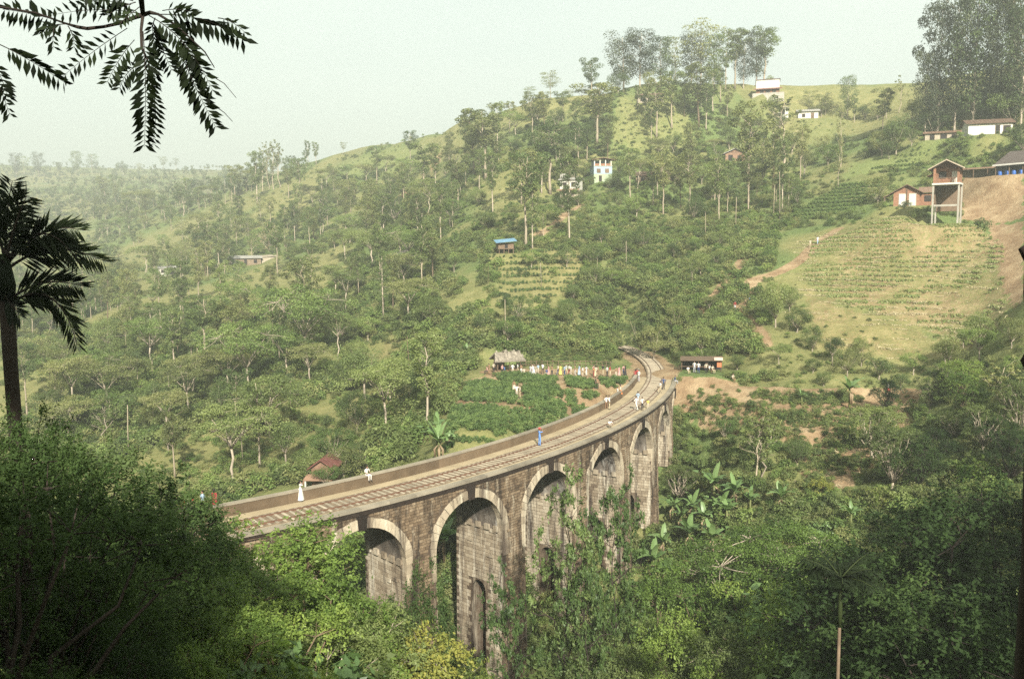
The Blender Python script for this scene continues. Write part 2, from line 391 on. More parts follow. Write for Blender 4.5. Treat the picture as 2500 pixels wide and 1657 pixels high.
def clearing(x, y):
    """1 on the open grassy patches between the woods"""
    return smooth(.47, .55, fbm(x, y, 34, 91, 3)) * smooth(95, 130, y)
def build_ground():
    xs = fine_axis(-960, 960, -70, 95, 1.0, 1.09, 40); ys = fine_axis(-290, 1560, 40, 190, 1.0, 1.07, 30)
    gx, gy = np.meshgrid(xs, ys, indexing='ij'); z = H(gx, gy)
    V = np.stack([gx, gy, z], -1).reshape(-1, 3)
    nx, ny = len(xs), len(ys)
    i = np.arange(nx * ny).reshape(nx, ny)
    Q = np.stack([i[:-1, :-1], i[1:, :-1], i[1:, 1:], i[:-1, 1:]], -1).reshape(-1, 4)
    me = bpy.data.meshes.new('ground'); me.vertices.add(len(V)); me.vertices.foreach_set('co', V.reshape(-1))
    me.loops.add(Q.size); me.loops.foreach_set('vertex_index', Q.reshape(-1).astype(np.int32))
    me.polygons.add(len(Q)); me.polygons.foreach_set('loop_start', np.arange(0, Q.size, 4, dtype=np.int32))
    me.polygons.foreach_set('use_smooth', np.ones(len(Q), bool)); me.update(calc_edges=True)
    x, y = V[:, 0], V[:, 1]
    soil = np.zeros(len(V)); dry = np.zeros(len(V)); lush = np.zeros(len(V))
    n = fbm(x, y, 14, 31); n2 = fbm(x, y, 5, 37)
    for k, (pts, wd) in PATHW.items():
        d = seg_dist(x, y, pts); soil = np.maximum(soil, 1 - smooth(wd * 0.5, wd * 1.3, d + (n2 - .4) * .8))
    dry = np.maximum(dry, smooth(0.34, 0.58, n) * 0.6); clr = clearing(x, y); dry = np.maximum(dry, clr * .72); lush = np.maximum(lush, clr * .6)
    for k, s_, d_, l_ in (('field', .42, .8, .3), ('dryfield', .35, .9, 0), ('bare', .95, .3, 0), ('yard', .8, .5, 0), ('grass', 0, .55, .6), ('crestgrass', 0, .35, .5),
                          ('scar', .7, .8, 0), ('grass2', 0, .6, .4), ('greens', 0, .25, .9), ('dry1', .3, .8, 0), ('plots', .75, .4, 0), ('crowd', .95, .2, 0), ('terr', .8, .45, .1), ('hutbank', .2, .8, .1)):
        m = inside(x, y, POLY[k])
        soil[m] = np.maximum(soil[m], s_ * (0.55 + 0.9 * n2[m])); dry[m] = d_ * (0.7 + 0.6 * n[m]); lush[m] = l_
    r = np.hypot(x - BCX, y - BCY); s = (np.arctan2(y - BCY, x - BCX) - A0) * RO
    tr = ((s > S_FAR - 6) & (s < S_FAR + 34)) | ((s < S_NEAR + 2) & (s > S_NEAR - 30))
    soil = np.where(tr, np.maximum(soil, 1 - smooth(2.4, 4.4, np.abs(r - BR) + (n2 - .4) * 2)), soil)
    sl = np.abs(np.gradient(z, ys, axis=1)).reshape(-1)
    soil = np.maximum(soil, smooth(1.1, 1.7, sl) * 0.6 * smooth(88, 96, y))
    c = me.color_attributes.new('cover', 'FLOAT_COLOR', 'POINT')
    c.data.foreach_set('color', np.stack([np.clip(soil, 0, 1), np.clip(dry, 0, 1), np.clip(lush, 0, 1), np.ones(len(V))], -1).reshape(-1).astype(np.float32))
    m, t, out = newmat('ground')
    g = N(t, 'ShaderNodeNewGeometry'); a = N(t, 'ShaderNodeVertexColor', layer_name='cover'); sp = N(t, 'ShaderNodeSeparateColor'); t.links.new(a.outputs[0], sp.inputs[0])
    p = g.outputs['Position']
    n1 = noise_(t, p, 0.35, 6, 0.65); n3 = noise_(t, p, 1.7, 5, 0.7)
    green = ramp(t, n3, [(0.3, (0.05, 0.075, 0.024)), (0.55, (0.09, 0.12, 0.038)), (0.75, (0.14, 0.165, 0.06))])
    lushc = ramp(t, n3, [(0.3, (0.075, 0.11, 0.034)), (0.7, (0.16, 0.20, 0.062))])
    dryc = ramp(t, n1, [(0.3, (0.10, 0.095, 0.036)), (0.5, (0.155, 0.137, 0.055)), (0.7, (0.22, 0.185, 0.085))])
    soilc = ramp(t, n1, [(0.3, (0.125, 0.075, 0.04)), (0.5, (0.20, 0.138, 0.078)), (0.7, (0.28, 0.21, 0.125))])
    df = math_(t, 'MULTIPLY', sp.outputs[1], math_(t, 'ADD', 0.25, math_(t, 'MULTIPLY', n3, 1.5)))
    c1 = mixc(t, sp.outputs[2], green, lushc)
    c2 = mixc(t, math_(t, 'MINIMUM', df, 1.0), c1, dryc)
    sf = ramp(t, math_(t, 'ADD', sp.outputs[0], math_(t, 'MULTIPLY', math_(t, 'SUBTRACT', n3, 0.5), 0.9)), [(0.32, (0, 0, 0)), (0.62, (1, 1, 1))])
    c3 = mixc(t, sf, c2, soilc)
    b = N(t, 'ShaderNodeBsdfPrincipled'); b.inputs['Roughness'].default_value = 0.95; b.inputs['Specular IOR Level'].default_value = 0.1
    t.links.new(c3, b.inputs['Base Color'])
    bp = N(t, 'ShaderNodeBump'); bp.inputs['Strength'].default_value = 0.7; bp.inputs['Distance'].default_value = 0.4
    t.links.new(noise_(t, p, 2.4, 5, 0.7), bp.inputs['Height']); t.links.new(bp.outputs[0], b.inputs['Normal'])
    t.links.new(b.outputs[0], out.inputs[0])
    me.materials.append(m)
    o = link('ground', me); tag(o, 'wooded hillsides and valley floor with grass, earth and terraces', None, None, 'structure')

# ------------------------------------------------------------------ the viaduct
def masonry(name, stops, streak_dark, streak_light, blockvar=0.5):
    m, t, out = newmat(name)
    g = N(t, 'ShaderNodeNewGeometry'); a = N(t, 'ShaderNodeAttribute', attribute_name='v'); oi = N(t, 'ShaderNodeObjectInfo'); p = g.outputs['Position']
    n = noise_(t, p, 1.1, 6, 0.65); big = noise_(t, p, 0.16, 4, 0.6)
    f = math_(t, 'ADD', math_(t, 'MULTIPLY', a.outputs['Fac'], blockvar), math_(t, 'MULTIPLY', n, 1 - blockvar))
    f = math_(t, 'ADD', f, math_(t, 'MULTIPLY', math_(t, 'SUBTRACT', big, 0.5), 0.9))
    c = ramp(t, f, stops)
    st = stretch(t, p, (1.0, 1.0, 0.09)); s1 = noise_(t, st, 0.9, 5, 0.7)
    c = mixc(t, ramp(t, s1, [(0.49, (0, 0, 0)), (0.63, (.95, .95, .95))]), c, streak_dark)
    st2 = stretch(t, p, (1.3, 1.3, 0.12)); mp = N(t, 'ShaderNodeVectorMath', operation='ADD'); t.links.new(st2, mp.inputs[0]); mp.inputs[1].default_value = (17, 5, 3)
    s2 = noise_(t, mp.outputs[0], 1.1, 6, 0.75)
    c = mixc(t, ramp(t, s2, [(0.53, (0, 0, 0)), (0.66, (0.9, 0.9, 0.9))]), c, streak_light)
    b = N(t, 'ShaderNodeBsdfPrincipled'); b.inputs['Roughness'].default_value = 0.93; b.inputs['Specular IOR Level'].default_value = 0.15
    t.links.new(c, b.inputs['Base Color'])
    bp = N(t, 'ShaderNodeBump'); bp.inputs['Strength'].default_value = 0.5; bp.inputs['Distance'].default_value = 0.08
    t.links.new(noise_(t, p, 5, 5, 0.7), bp.inputs['Height']); t.links.new(bp.outputs[0], b.inputs['Normal'])
    t.links.new(b.outputs[0], out.inputs[0]); return m
HS, RING, CROWN = 4.0, 0.72, -1.45
SPR = CROWN - HS
def build_viaduct():
    mblock = masonry('weathered_block', [(0.2, (0.035, 0.026, 0.018)), (0.42, (0.10, 0.07, 0.043)), (0.6, (0.16, 0.117, 0.073)), (0.85, (0.24, 0.187, 0.125))], (0.018, 0.014, 0.011), (0.30, 0.26, 0.19), 0.28)
    mmort = masonry('lime_mortar', [(0.2, (0.035, 0.024, 0.016)), (0.5, (0.07, 0.05, 0.033)), (0.8, (0.12, 0.092, 0.062))], (0.02, 0.014, 0.011), (0.22, 0.19, 0.14), 0.1)
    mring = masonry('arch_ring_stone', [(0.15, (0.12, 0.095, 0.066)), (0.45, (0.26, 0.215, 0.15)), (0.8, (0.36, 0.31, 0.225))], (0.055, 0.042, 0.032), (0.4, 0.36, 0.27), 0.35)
    mjamb = masonry('limewashed_jamb', [(0.15, (0.085, 0.062, 0.042)), (0.45, (0.20, 0.162, 0.112)), (0.8, (0.33, 0.285, 0.21))], (0.04, 0.03, 0.024), (0.42, 0.385, 0.305), 0.3)
    mvault = masonry('sooty_vault', [(0.2, (0.035, 0.028, 0.024)), (0.5, (0.10, 0.083, 0.066)), (0.8, (0.2, 0.175, 0.14))], (0.02, 0.017, 0.015), (0.28, 0.26, 0.225), 0.1)  # vault stone set darker than the jambs, with dark and pale streaks
    mkey = simple('black_keystone', (0.016, 0.011, 0.008), 0.95, 0.5, 2.0)
    mcop = simple('grey_coping', (0.165, 0.142, 0.105), 0.9, 0.3, 0.8, 0.4)
    mpar = simple('brown_parapet_render', (0.10, 0.071, 0.043), 0.95, 0.3, 0.7, 0.4)
    mdeck = simple('deck_sand', (0.25, 0.20, 0.125), 0.95, 0.25, 0.5, 0.4)
    root = empty('railway_viaduct', arc(2.5 * PITCHM, 0, -20.0))
    tag(root, 'long curved stone railway viaduct with tall arches across the wooded valley', 'viaduct')
    K0, K1 = -1, 6
    def base_z(k):     # foot of the pier between arch k and k+1
        x, y, _ = arc((k + 0.5) * PITCHM, 0, 0); return min(hz(x, y), -2.5) - 2.0
    def face_cols(k):
        lo, hi = (k - 0.5) * PITCHM, (k + 0.5) * PITCHM; c = k * PITCHM
        ds = [-PITCHM / 2, -HS - 0.75] + [-HS * math.cos(math.pi * i / 24) for i in range(25)] + [HS + 0.75, PITCHM / 2]
        return [c + d for d in ds]
    # walls and piers: the outer face, the inner face, barrels and jambs
    for k in range(K0, K1 + 1):
        zb0, zb1 = base_z(k - 1), base_z(k); c = k * PITCHM
        sp = MB(); cols = face_cols(k)
        for n, flip in ((N_OUT - 0.04, 0), (N_IN - 0.42, 1)):
            V = []; F = []
            for s in cols:
                d = s - c
                zl = SPR + math.sqrt(max(HS * HS - d * d, 0)) if abs(d) <= HS + 1e-6 else SPR
                V += [arc(s, n, zl), arc(s, n, -0.3)]
            for i in range(len(cols) - 1): F.append((2 * i, 2 * i + 2, 2 * i + 3, 2 * i + 1))
            sp.add(V, F, 0, 0.5)
        # approach walls close both ends
        sp.obj('spandrel_wall', mmort, root, True)
        va = MB(); V = []; F = []
        ns = [N_IN - 0.42 + (N_OUT - 0.04 - N_IN + 0.42) * i / 6 for i in range(7)]
        for i in range(25):
            th = math.pi * i / 24
            for n in ns: V.append(arc(c - HS * math.cos(th), n, SPR + HS * math.sin(th)))
        for i in range(24):
            for j in range(6): F.append((i * 7 + j, i * 7 + j + 1, (i + 1) * 7 + j + 1, (i + 1) * 7 + j))
        va.add(V, F, 0, 0.5, True)
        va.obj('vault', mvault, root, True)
    nlow = 0
    blocks = []           # (s centre, length, n, z0, height, face) for the outer face, then jambs
    for k in range(K0 - 1, K1 + 1):
        zb = base_z(k) if K0 <= k < K1 else -6.0
        s0, s1 = k * PITCHM + HS, (k + 1) * PITCHM - HS
        if k == K0 - 1: s0 = S_NEAR - 6
        if k == K1: s1 = S_FAR + 1
        p = MB(); b = 0.35 * (SPR - zb) / 15      # a little batter
        no, ni = N_OUT - 0.04, N_IN - 0.42
        nm = (no + ni) / 2; slot = 0.85; zt = SPR - 6.2; has = zb < zt - 2
        if has:    # a narrow arched passage runs through the tall piers
            zf = zb
            for (na, nb) in ((ni, nm - slot), (nm + slot, no)):
                p.hexa([arc(s0 - b, na, zf), arc(s1 + b, na, zf), arc(s1 + b, nb, zf), arc(s0 - b, nb, zf), arc(s0, na, SPR), arc(s1, na, SPR), arc(s1, nb, SPR), arc(s0, nb, SPR)], 0, 0.5)
            q = (SPR - zt) / (SPR - zf); bb = b * q
            head = []
            for i in range(9):
                th = math.pi * i / 8; head.append((nm - slot * math.cos(th), zt + slot * 1.15 * math.sin(th)))
            for (n0, z0), (n1, z1) in zip(head[:-1], head[1:]):
                def pt(s, n, z): return arc(s, n, z)
                p.hexa([pt(s0 - bb, n0, z0), pt(s1 + bb, n0, z0), pt(s1 + bb, n1, z1), pt(s0 - bb, n1, z1), pt(s0, n0, SPR), pt(s1, n0, SPR), pt(s1, n1, SPR), pt(s0, n1, SPR)], 0, 0.5)
            ms = (s0 + s1) / 2
            p.hexa([arc(ms - .2, nm - slot, zf), arc(ms + .2, nm - slot, zf), arc(ms + .2, nm + slot, zf), arc(ms - .2, nm + slot, zf), arc(ms - .2, nm - slot, zt + 1), arc(ms + .2, nm - slot, zt + 1), arc(ms + .2, nm + slot, zt + 1), arc(ms - .2, nm + slot, zt + 1)], 0, 0.2)
        else:
            p.hexa([arc(s0 - b, ni, zb), arc(s1 + b, ni, zb), arc(s1 + b, no, zb), arc(s0 - b, no, zb), arc(s0, ni, SPR), arc(s1, ni, SPR), arc(s1, no, SPR), arc(s0, no, SPR)], 0, 0.5)
        # raised strip down the front of the pier, and the projecting stones that once carried the centring
        pl = MB()
        if K0 <= k < K1:
            cs = (s0 + s1) / 2
            for (sa, sb_, zz1, dn) in ((cs - 0.85, cs + 0.85, -2.4, 0.16),):
                pl.hexa([arc(sa - .15, no - .1, zb), arc(sb_ + .15, no - .1, zb), arc(sb_ + .15, no + dn + .25, zb), arc(sa - .15, no + dn + .25, zb), arc(sa, no - .1, zz1), arc(sb_, no - .1, zz1), arc(sb_, no + dn, zz1), arc(sa, no + dn, zz1)], 0, 0.5)
        po = p.obj('pier', mmort, root, True)
        if pl.V:
            worldchild(pl.obj('pilaster', mmort), root)
        cb = MB()
        if K0 <= k < K1:
            for sgn, ss in ((1, s0), (-1, s1)):
                for j in range(5):
                    n = ni + 0.7 + j * (no - ni - 1.4) / 4
                    a0, a1 = (ss - 0.24, ss + 0.1) if sgn > 0 else (ss - 0.1, ss + 0.24)
                    cb.hexa([arc(a0, n - .28, SPR - .15), arc(a1, n - .28, SPR - .15), arc(a1, n + .28, SPR - .15), arc(a0, n + .28, SPR - .15), arc(a0, n - .28, SPR + .35), arc(a1, n - .28, SPR + .35), arc(a1, n + .28, SPR + .35), arc(a0, n + .28, SPR + .35)])
            cb.obj('springing_stones', mjamb, root, True)['kind'] = 'stuff'
    # --- block courses
    CH, BL, GAP = 0.245, 0.44, 0.05
    def spand_blocks():
        zrow = -0.46 - CH
        row = 0
        while zrow > -27:
            off = (row % 2) * BL / 2 + random.uniform(-.05, .05)
            s = S_NEAR - 3 + off
            while s < S_FAR:
                ln = BL * random.uniform(0.85, 1.2); sc_, zc = s + ln / 2, zrow + CH / 2
                k = round(sc_ / PITCHM); d = sc_ - k * PITCHM
                ok = True; extra = 0.0
                if k > K1 or k < K0: ok = zc > -6
                elif zc > SPR: ok = math.hypot(d, zc - SPR) > HS + RING + 0.2
                else:
                    kp = math.floor(sc_ / PITCHM); zb = base_z_c[kp] if kp in base_z_c else -6
                    bt = 0.35 * (SPR - zb) / 15 * (SPR - zc) / max(SPR - zb, 1)
                    ok = abs(d) > HS + 0.34 - bt and zc > zb
                if ok: blocks.append((sc_, ln, N_OUT - 0.04, zrow, CH, 0, k))
                s += ln
            zrow -= CH; row += 1
    base_z_c = {k: base_z(k) for k in range(K0, K1)}
    spand_blocks()
    def pil(s, z):     # how far the raised strip stands out at this place
        kp = math.floor(s / PITCHM)
        if kp in base_z_c and abs(s - (kp + 0.5) * PITCHM) < 0.85 and z < -2.5:
            zb = base_z_c[kp]; return 0.16 + 0.25 * (-2.4 - z) / (-2.4 - zb)
        return 0.0
    cand = sorted([b for b in blocks if -0.45 * PITCHM < b[0] < 2.2 * PITCHM and b[3] > -7], key=lambda b: np.hypot(*arc(b[0], 3, 0)[:2]))
    first = set(id(b) for b in cand[:300])
    unit = MB(); e = .06
    unit.add([(-.5, -.5, -.5), (.5, -.5, -.5), (.5, .5, -.5), (-.5, .5, -.5), (-.5 + .03, -.5, .5 - .0), (.5, -.5, .5), (.5, .5, .5), (-.5, .5, .5)],
             [(0, 3, 2, 1), (4, 5, 6, 7), (0, 1, 5, 4), (1, 2, 6, 5), (2, 3, 7, 6), (3, 0, 4, 7)], 0, 0.5)
    # five shades of the same stone share one shape each
    ums = []
    for q in range(5):
        me = unit.mesh('block', [mblock]); me.attributes['v'].data.foreach_set('value', [0.1 + 0.2 * q] * len(me.vertices)); ums.append(me)
    stuff = MB()
    rp = root.location
    for b in blocks:
        s, ln, n, z0, h, fc, k = b
        out = random.uniform(0.02, 0.075) + pil(s, z0 + h / 2)
        if id(b) in first:
            a = A0 + s / RO
            x, y, z = arc(s, n + out - 0.1, z0 + h / 2)
            o = link('block', random.choice(ums), root, (x - rp.x, y - rp.y, z - rp.z), (0, 0, a), (0.2, ln - GAP, h - GAP * 0.8))
        else:
            g = GAP * random.uniform(.35, .65); s0, s1, za, zb = s - ln / 2 + g, s + ln / 2 - g, z0 + .03, z0 + h - .03
            ni_, no_ = n + out - 0.25, n + out
            P = [arc(s0, ni_, za), arc(s1, ni_, za), arc(s1, no_, za), arc(s0, no_, za), arc(s0, ni_, zb), arc(s1, ni_, zb), arc(s1, no_, zb), arc(s0, no_, zb)]
            stuff.add(P, [(4, 5, 6, 7), (2, 3, 7, 6), (0, 3, 2, 1), (1, 2, 6, 5), (3, 0, 4, 7)])
    stuff.obj('masonry_blocks', mblock, root, True)['kind'] = 'stuff'
    # --- coursed stones of the jambs (only the pier sides)
    jb = MB()
    for k in range(K0, K1):
        zb = base_z_c[k]; nm = (N_OUT + N_IN - .46) / 2
        for sgn, sj in ((-1, k * PITCHM + HS), (1, (k + 1) * PITCHM - HS)):
            z = SPR - 0.34; row = 0
            while z > zb:
                n = N_IN - 0.4 + (row % 2) * 0.3
                bt = 0.35 * (SPR - zb) / 15 * (SPR - z) / (SPR - zb)
                while n < N_OUT - 0.1:
                    ln = random.uniform(.5, .85); n1 = min(n + ln, N_OUT - .06)
                    nc = (n + n1) / 2
                    if not (abs(nc - nm) < 0.85 + (n1 - n) / 2 and z < SPR - 6.2 + 0.8) and n1 - n > .15:
                        o_ = random.uniform(.015, .06) if random.random() > .03 else .16
                        if sgn < 0: sA, sB = sj - bt - o_, sj + 0.1
                        else: sA, sB = sj - 0.1, sj + bt + o_
                        jb_face = [arc(sA, n + .025, z + .02), arc(sB, n + .025, z + .02), arc(sB, n1 - .025, z + .02), arc(sA, n1 - .025, z + .02), arc(sA, n + .025, z + .32), arc(sB, n + .025, z + .32), arc(sB, n1 - .025, z + .32), arc(sA, n1 - .025, z + .32)]
                        JB.append((k, sgn, jb_face))
                    n += ln
                z -= 0.34; row += 1
    for k, sgn, P in JB:
        jb.add(P, [(0, 3, 2, 1), (4, 5, 6, 7), (0, 1, 5, 4), (1, 2, 6, 5), (2, 3, 7, 6), (3, 0, 4, 7)])
    jb.obj('jamb_stones', mjamb, root, True)['kind'] = 'stuff'
    # --- arch rings and keystones
    for k in range(K0, K1 + 1):
        r = MB(); c = k * PITCHM; nv = 21
        for i in range(nv):
            if i == nv // 2: continue
            t0, t1 = math.pi * i / nv + .004, math.pi * (i + 1) / nv - .004
            r1 = HS + RING + random.uniform(-.05, .05); o_ = random.uniform(.09, .13)
            P = []
            for n in (N_OUT - 0.6, N_OUT + o_):
                for (th, rr) in ((t0, HS - .02), (t1, HS - .02), (t1, r1), (t0, r1)):
                    P.append(arc(c - rr * math.cos(th), n, SPR + rr * math.sin(th)))
            r.hexa(P)
        # the ring runs a little way down each pier
        for sgn in (-1, 1):
            for j in range(3):
                z1 = SPR - j * .75; P = []
                for z in (z1 - .73, z1):
                    for (s, n) in ((c + sgn * (HS - .02), N_OUT - .6), (c + sgn * (HS + .62), N_OUT - .6), (c + sgn * (HS + .62), N_OUT + .09), (c + sgn * (HS - .02), N_OUT + .09)): P.append(arc(s, n, z))
                r.hexa(P)
        r.obj('arch_ring', mring, root, True)
        kb = MB(); P = []
        for n in (N_OUT - 0.5, N_OUT + 0.24):
            for (d, z) in ((-.33, CROWN - .12), (.33, CROWN - .12), (.42, CROWN + .98), (-.42, CROWN + .98)): P.append(arc(c + d, n, z))
        kb.hexa(P); kb.obj('keystone', mkey, root, True)
    # --- deck, copings, far parapet
    def strip(sA, sB, prof, step=1.2):
        """sweep a closed outline (n, z) along the arc"""
        V = []; F = []; m = len(prof); ss = np.linspace(sA, sB, max(2, int((sB - sA) / step)))
        for s in ss:
            for (n, z) in prof: V.append(arc(s, n, z))
        for i in range(len(ss) - 1):
            for j in range(m):
                j2 = (j + 1) % m; F.append((i * m + j, i * m + j2, (i + 1) * m + j2, (i + 1) * m + j))
        F.append(tuple(range(m))); F.append(tuple((len(ss) - 1) * m + j for j in range(m))[::-1]); return V, F
    d = MB(); d.add(*strip(S_NEAR - 25, S_FAR + 1, [(N_IN - .02, -.6), (N_OUT - .3, -.6), (N_OUT - .3, -.13), (1.6, -.12), (-1.6, -.12), (N_IN - .02, -.10)]), 0, .5); d.obj('deck', mdeck, root, True)
    # coping in lengths
    s = S_NEAR - 12
    while s < S_FAR + 2:
        L = 2.6; c = MB(); c.add(*strip(s, s + L - .025, [(N_OUT - .42, -.12), (N_OUT - .0, -.05), (N_OUT + .2, -.05), (N_OUT + .2, .15), (N_OUT - .42, .17)], .9)); c.obj('coping_stone', mcop, root, True); s += L
    c = MB(); c.add(*strip(S_NEAR - 12, S_FAR + 2, [(N_OUT - .1, -.46), (N_OUT + .06, -.46), (N_OUT + .10, -.055), (N_OUT - .1, -.055)])); c.obj('under_coping_strip', mkey, root, True)  # near-black strip fills the dark line under the coping
    s = S_NEAR - 16
    while s < S_FAR + 1:
        L = 5.3; c = MB(); c.add(*strip(s, s + L - .015, [(N_IN, -.6), (N_IN, .74), (N_IN - .4, .74), (N_IN - .4, -.6)], 1.0)); po = c.obj('parapet', mpar, root, True)
        c = MB(); c.add(*strip(s, s + L - .015, [(N_IN + .05, .742), (N_IN + .05, .87), (N_IN - .45, .87), (N_IN - .45, .742)], 1.0)); co = c.obj('parapet_cap', mcop, None); 
        co.parent = po; co.matrix_parent_inverse = Matrix.Identity(4); po_loc = Matrix.Translation(root.location)
        co.parent = root; worldchild(co, root)
        s += L
    return root
JB = []

def build_track():
    mrail = simple('rusty_rail', (0.10, 0.055, 0.035), 0.6, 0.3, 2.0); msl = simple('grey_sleeper', (0.24, 0.205, 0.15), 0.9, 0.3, 1.2); mball = simple('brown_ballast', (0.135, 0.10, 0.065), 0.95, 0.5, 3.0, 0.8)
    sA, sB = S_NEAR - 20, S_FAR + 42
    root = empty('railway_track', arc(2.5 * PITCHM, 0, -.1)); tag(root, 'single railway line curving over the viaduct into the trees', 'railway track')
    G = 0.838
    for g in (-G, G):
        m = MB(); ss = np.linspace(sA, sB, 150); V = []; F = []
        pr = [(-.07, -.13), (.07, -.13), (.07, -.11), (.02, -.09), (.02, -.04), (.036, -.03), (.036, .0), (-.036, .0), (-.036, -.03), (-.02, -.04), (-.02, -.09), (-.07, -.11)]
        for s in ss:
            for (n, z) in pr: V.append(arc(s, g + n, z + .02))
        q = len(pr)
        for i in range(len(ss) - 1):
            for j in range(q): F.append((i * q + j, i * q + (j + 1) % q, (i + 1) * q + (j + 1) % q, (i + 1) * q + j))
        m.add(V, F, 0, .5); m.obj('rail', mrail, root, True)
    bl = MB(); ss = np.linspace(sA, sB, 150); V = []; F = []
    for s in ss:
        for (n_, z_) in ((-1.5, -.116), (-1.25, -.10), (1.25, -.10), (1.5, -.116)): V.append(arc(s, n_ + random.uniform(-.06, .06), z_))
    for i in range(len(ss) - 1):
        for j in range(3): F.append((i * 4 + j, i * 4 + j + 1, i * 4 + j + 5, i * 4 + j + 4))
    bl.add(V, F, 0, .5); bl.obj('ballast', mball, root, True)
    me = None; u = MB(); u.add([(-1.3, -.12, -.1), (1.3, -.12, -.1), (1.3, .12, -.1), (-1.3, .12, -.1), (-1.28, -.10, .06), (1.28, -.10, .06), (1.28, .10, .06), (-1.28, .10, .06)],
        [(0, 3, 2, 1), (4, 5, 6, 7), (0, 1, 5, 4), (1, 2, 6, 5), (2, 3, 7, 6), (3, 0, 4, 7)]); 
    mes = []
    for q in range(3):
        me = u.mesh('sleeper', [msl]); me.attributes['v'].data.foreach_set('value', [.15 + .35 * q] * 8); mes.append(me)
    s = sA + 14; n = 0
    while s < sB and n < 300:
        x, y, z = arc(s, random.uniform(-.05, .05), -.125)
        link('sleeper', random.choice(mes), root, (x - root.location.x, y - root.location.y, z - root.location.z), (0, random.uniform(-.01, .01), A0 + s / RO + random.uniform(-.02, .02)))
        s += .62; n += 1

# ------------------------------------------------------------------ plants: shapes
LEAF = {
 'mid':   leafmat('leaf_mid_green', (0.052, 0.075, 0.024), (0.125, 0.16, 0.05), (0.215, 0.25, 0.085), .44),
 'dark':  leafmat('leaf_dark_green', (0.034, 0.054, 0.02), (0.082, 0.115, 0.04), (0.155, 0.195, 0.068), .42, .65, .12),
 'shade': leafmat('leaf_deep_green', (0.012, 0.022, 0.008), (0.026, 0.045, 0.014), (0.055, 0.085, 0.025), .2, .7, .05),  # darker copy of the leaf greens, foreground shade put into the colour
 'deep':  leafmat('leaf_grove', (0.014, 0.022, 0.01), (0.036, 0.048, 0.02), (0.08, 0.094, 0.038), .3),
 'tearow': leafmat('leaf_tea_row', (0.045, 0.078, 0.022), (0.095, 0.145, 0.04), (0.16, 0.21, 0.06), .35),
 'soft':  leafmat('leaf_soft_green', (0.05, 0.085, 0.024), (0.125, 0.18, 0.048), (0.22, 0.275, 0.08), .45),
 'wall':  leafmat('leaf_shade_caster', (0.012, 0.02, 0.009), (0.025, 0.04, 0.015), (0.04, 0.06, 0.02), .05),  # dark opaque leaves of the unseen trees added to cast shade
 'fresh': leafmat('leaf_fresh_green', (0.035, 0.066, 0.013), (0.10, 0.155, 0.03), (0.20, 0.26, 0.055), .38),
 'olive': leafmat('leaf_olive', (0.065, 0.078, 0.028), (0.15, 0.168, 0.058), (0.25, 0.25, 0.10), .44),
 'yellow': leafmat('leaf_yellowing', (0.035, 0.055, 0.012), (0.11, 0.145, 0.03), (0.25, 0.235, 0.05), .35),
 'tea':   leafmat('leaf_tea', (0.038, 0.066, 0.02), (0.085, 0.135, 0.038), (0.155, 0.205, 0.062)),
 'dry':   leafmat('leaf_dry', (0.14, 0.10, 0.06), (0.26, 0.19, 0.11), (0.36, 0.28, 0.17)),
 'gloss': leafmat('leaf_glossy', (0.02, 0.038, 0.012), (0.052, 0.086, 0.025), (0.12, 0.16, 0.05), 0.28, 0.5, 0.2),
 'banana': leafmat('leaf_banana', (0.06, 0.105, 0.035), (0.12, 0.19, 0.062), (0.18, 0.26, 0.10), 0.35, 0.4, 0.4),
 'palm':  leafmat('leaf_palm', (0.02, 0.035, 0.01), (0.05, 0.075, 0.02), (0.10, 0.12, 0.035), 0.3, 0.45, 0.4),
 'palm_silhouette': leafmat('leaf_dark_palm', (0.006, 0.010, 0.004), (0.013, 0.020, 0.007), (0.03, 0.04, 0.013), 0.1, 0.6, 0.08),  # palm leaf with the silhouette's shade put into its colour
}
BARK = {
 'pale': simple('pale_bark', (0.25, 0.205, 0.145), 0.85, 0.25, 1.0),
 'brown': simple('brown_bark', (0.12, 0.085, 0.055), 0.9, 0.35, 1.5),
 'grey': simple('grey_bark', (0.24, 0.20, 0.15), 0.9, 0.35, 1.5),
 'dark': simple('dark_bark', (0.03, 0.023, 0.018), 0.95, 0.3, 2.0),
}
def leaves_at(C, Nrm, size, aspect, R):
    """one folded four-cornered leaf at each point"""
    n = len(C)
    Nrm = Nrm / (np.linalg.norm(Nrm, axis=1, keepdims=True) + 1e-9)
    r = R.normal(size=(n, 3)); t = r - Nrm * (r * Nrm).sum(1, keepdims=True); t /= np.linalg.norm(t, axis=1, keepdims=True) + 1e-9
    b = np.cross(Nrm, t); L = size * R.uniform(0.65, 1.35, n)[:, None]; Wd = L * aspect
    return np.stack([C - t * L * .5, C + b * Wd * .5 - Nrm * Wd * .12, C + t * L * .5, C - b * Wd * .5 - Nrm * Wd * .12], 1)
def crown_leaves(clusters, per, size, aspect, R, up=0.5, hollow=0.55, flat=1.0):
    Vs = []; A = []
    for (c, rx, rz) in clusters:
        m = max(6, int(per * R.uniform(.7, 1.3)))
        d = R.normal(size=(m, 3)); d /= np.linalg.norm(d, axis=1, keepdims=True)
        d[:, 2] = np.where(R.random(m) < 0.3, np.abs(d[:, 2]), d[:, 2])
        rad = hollow + (1 - hollow) * R.random(m) ** 0.6
        P = np.array(c) + d * rad[:, None] * np.array([rx, rx, rz])
        nr = d * 0.55 + np.array([0, 0, up]) + R.normal(size=(m, 3)) * 0.45
        Vs.append(leaves_at(P, nr, size, aspect, R))
        A.append(np.clip(R.uniform(0.1, 0.9) * 0.7 + R.random(m) * 0.3, 0, 1))
    return np.concatenate(Vs), np.concatenate(A)
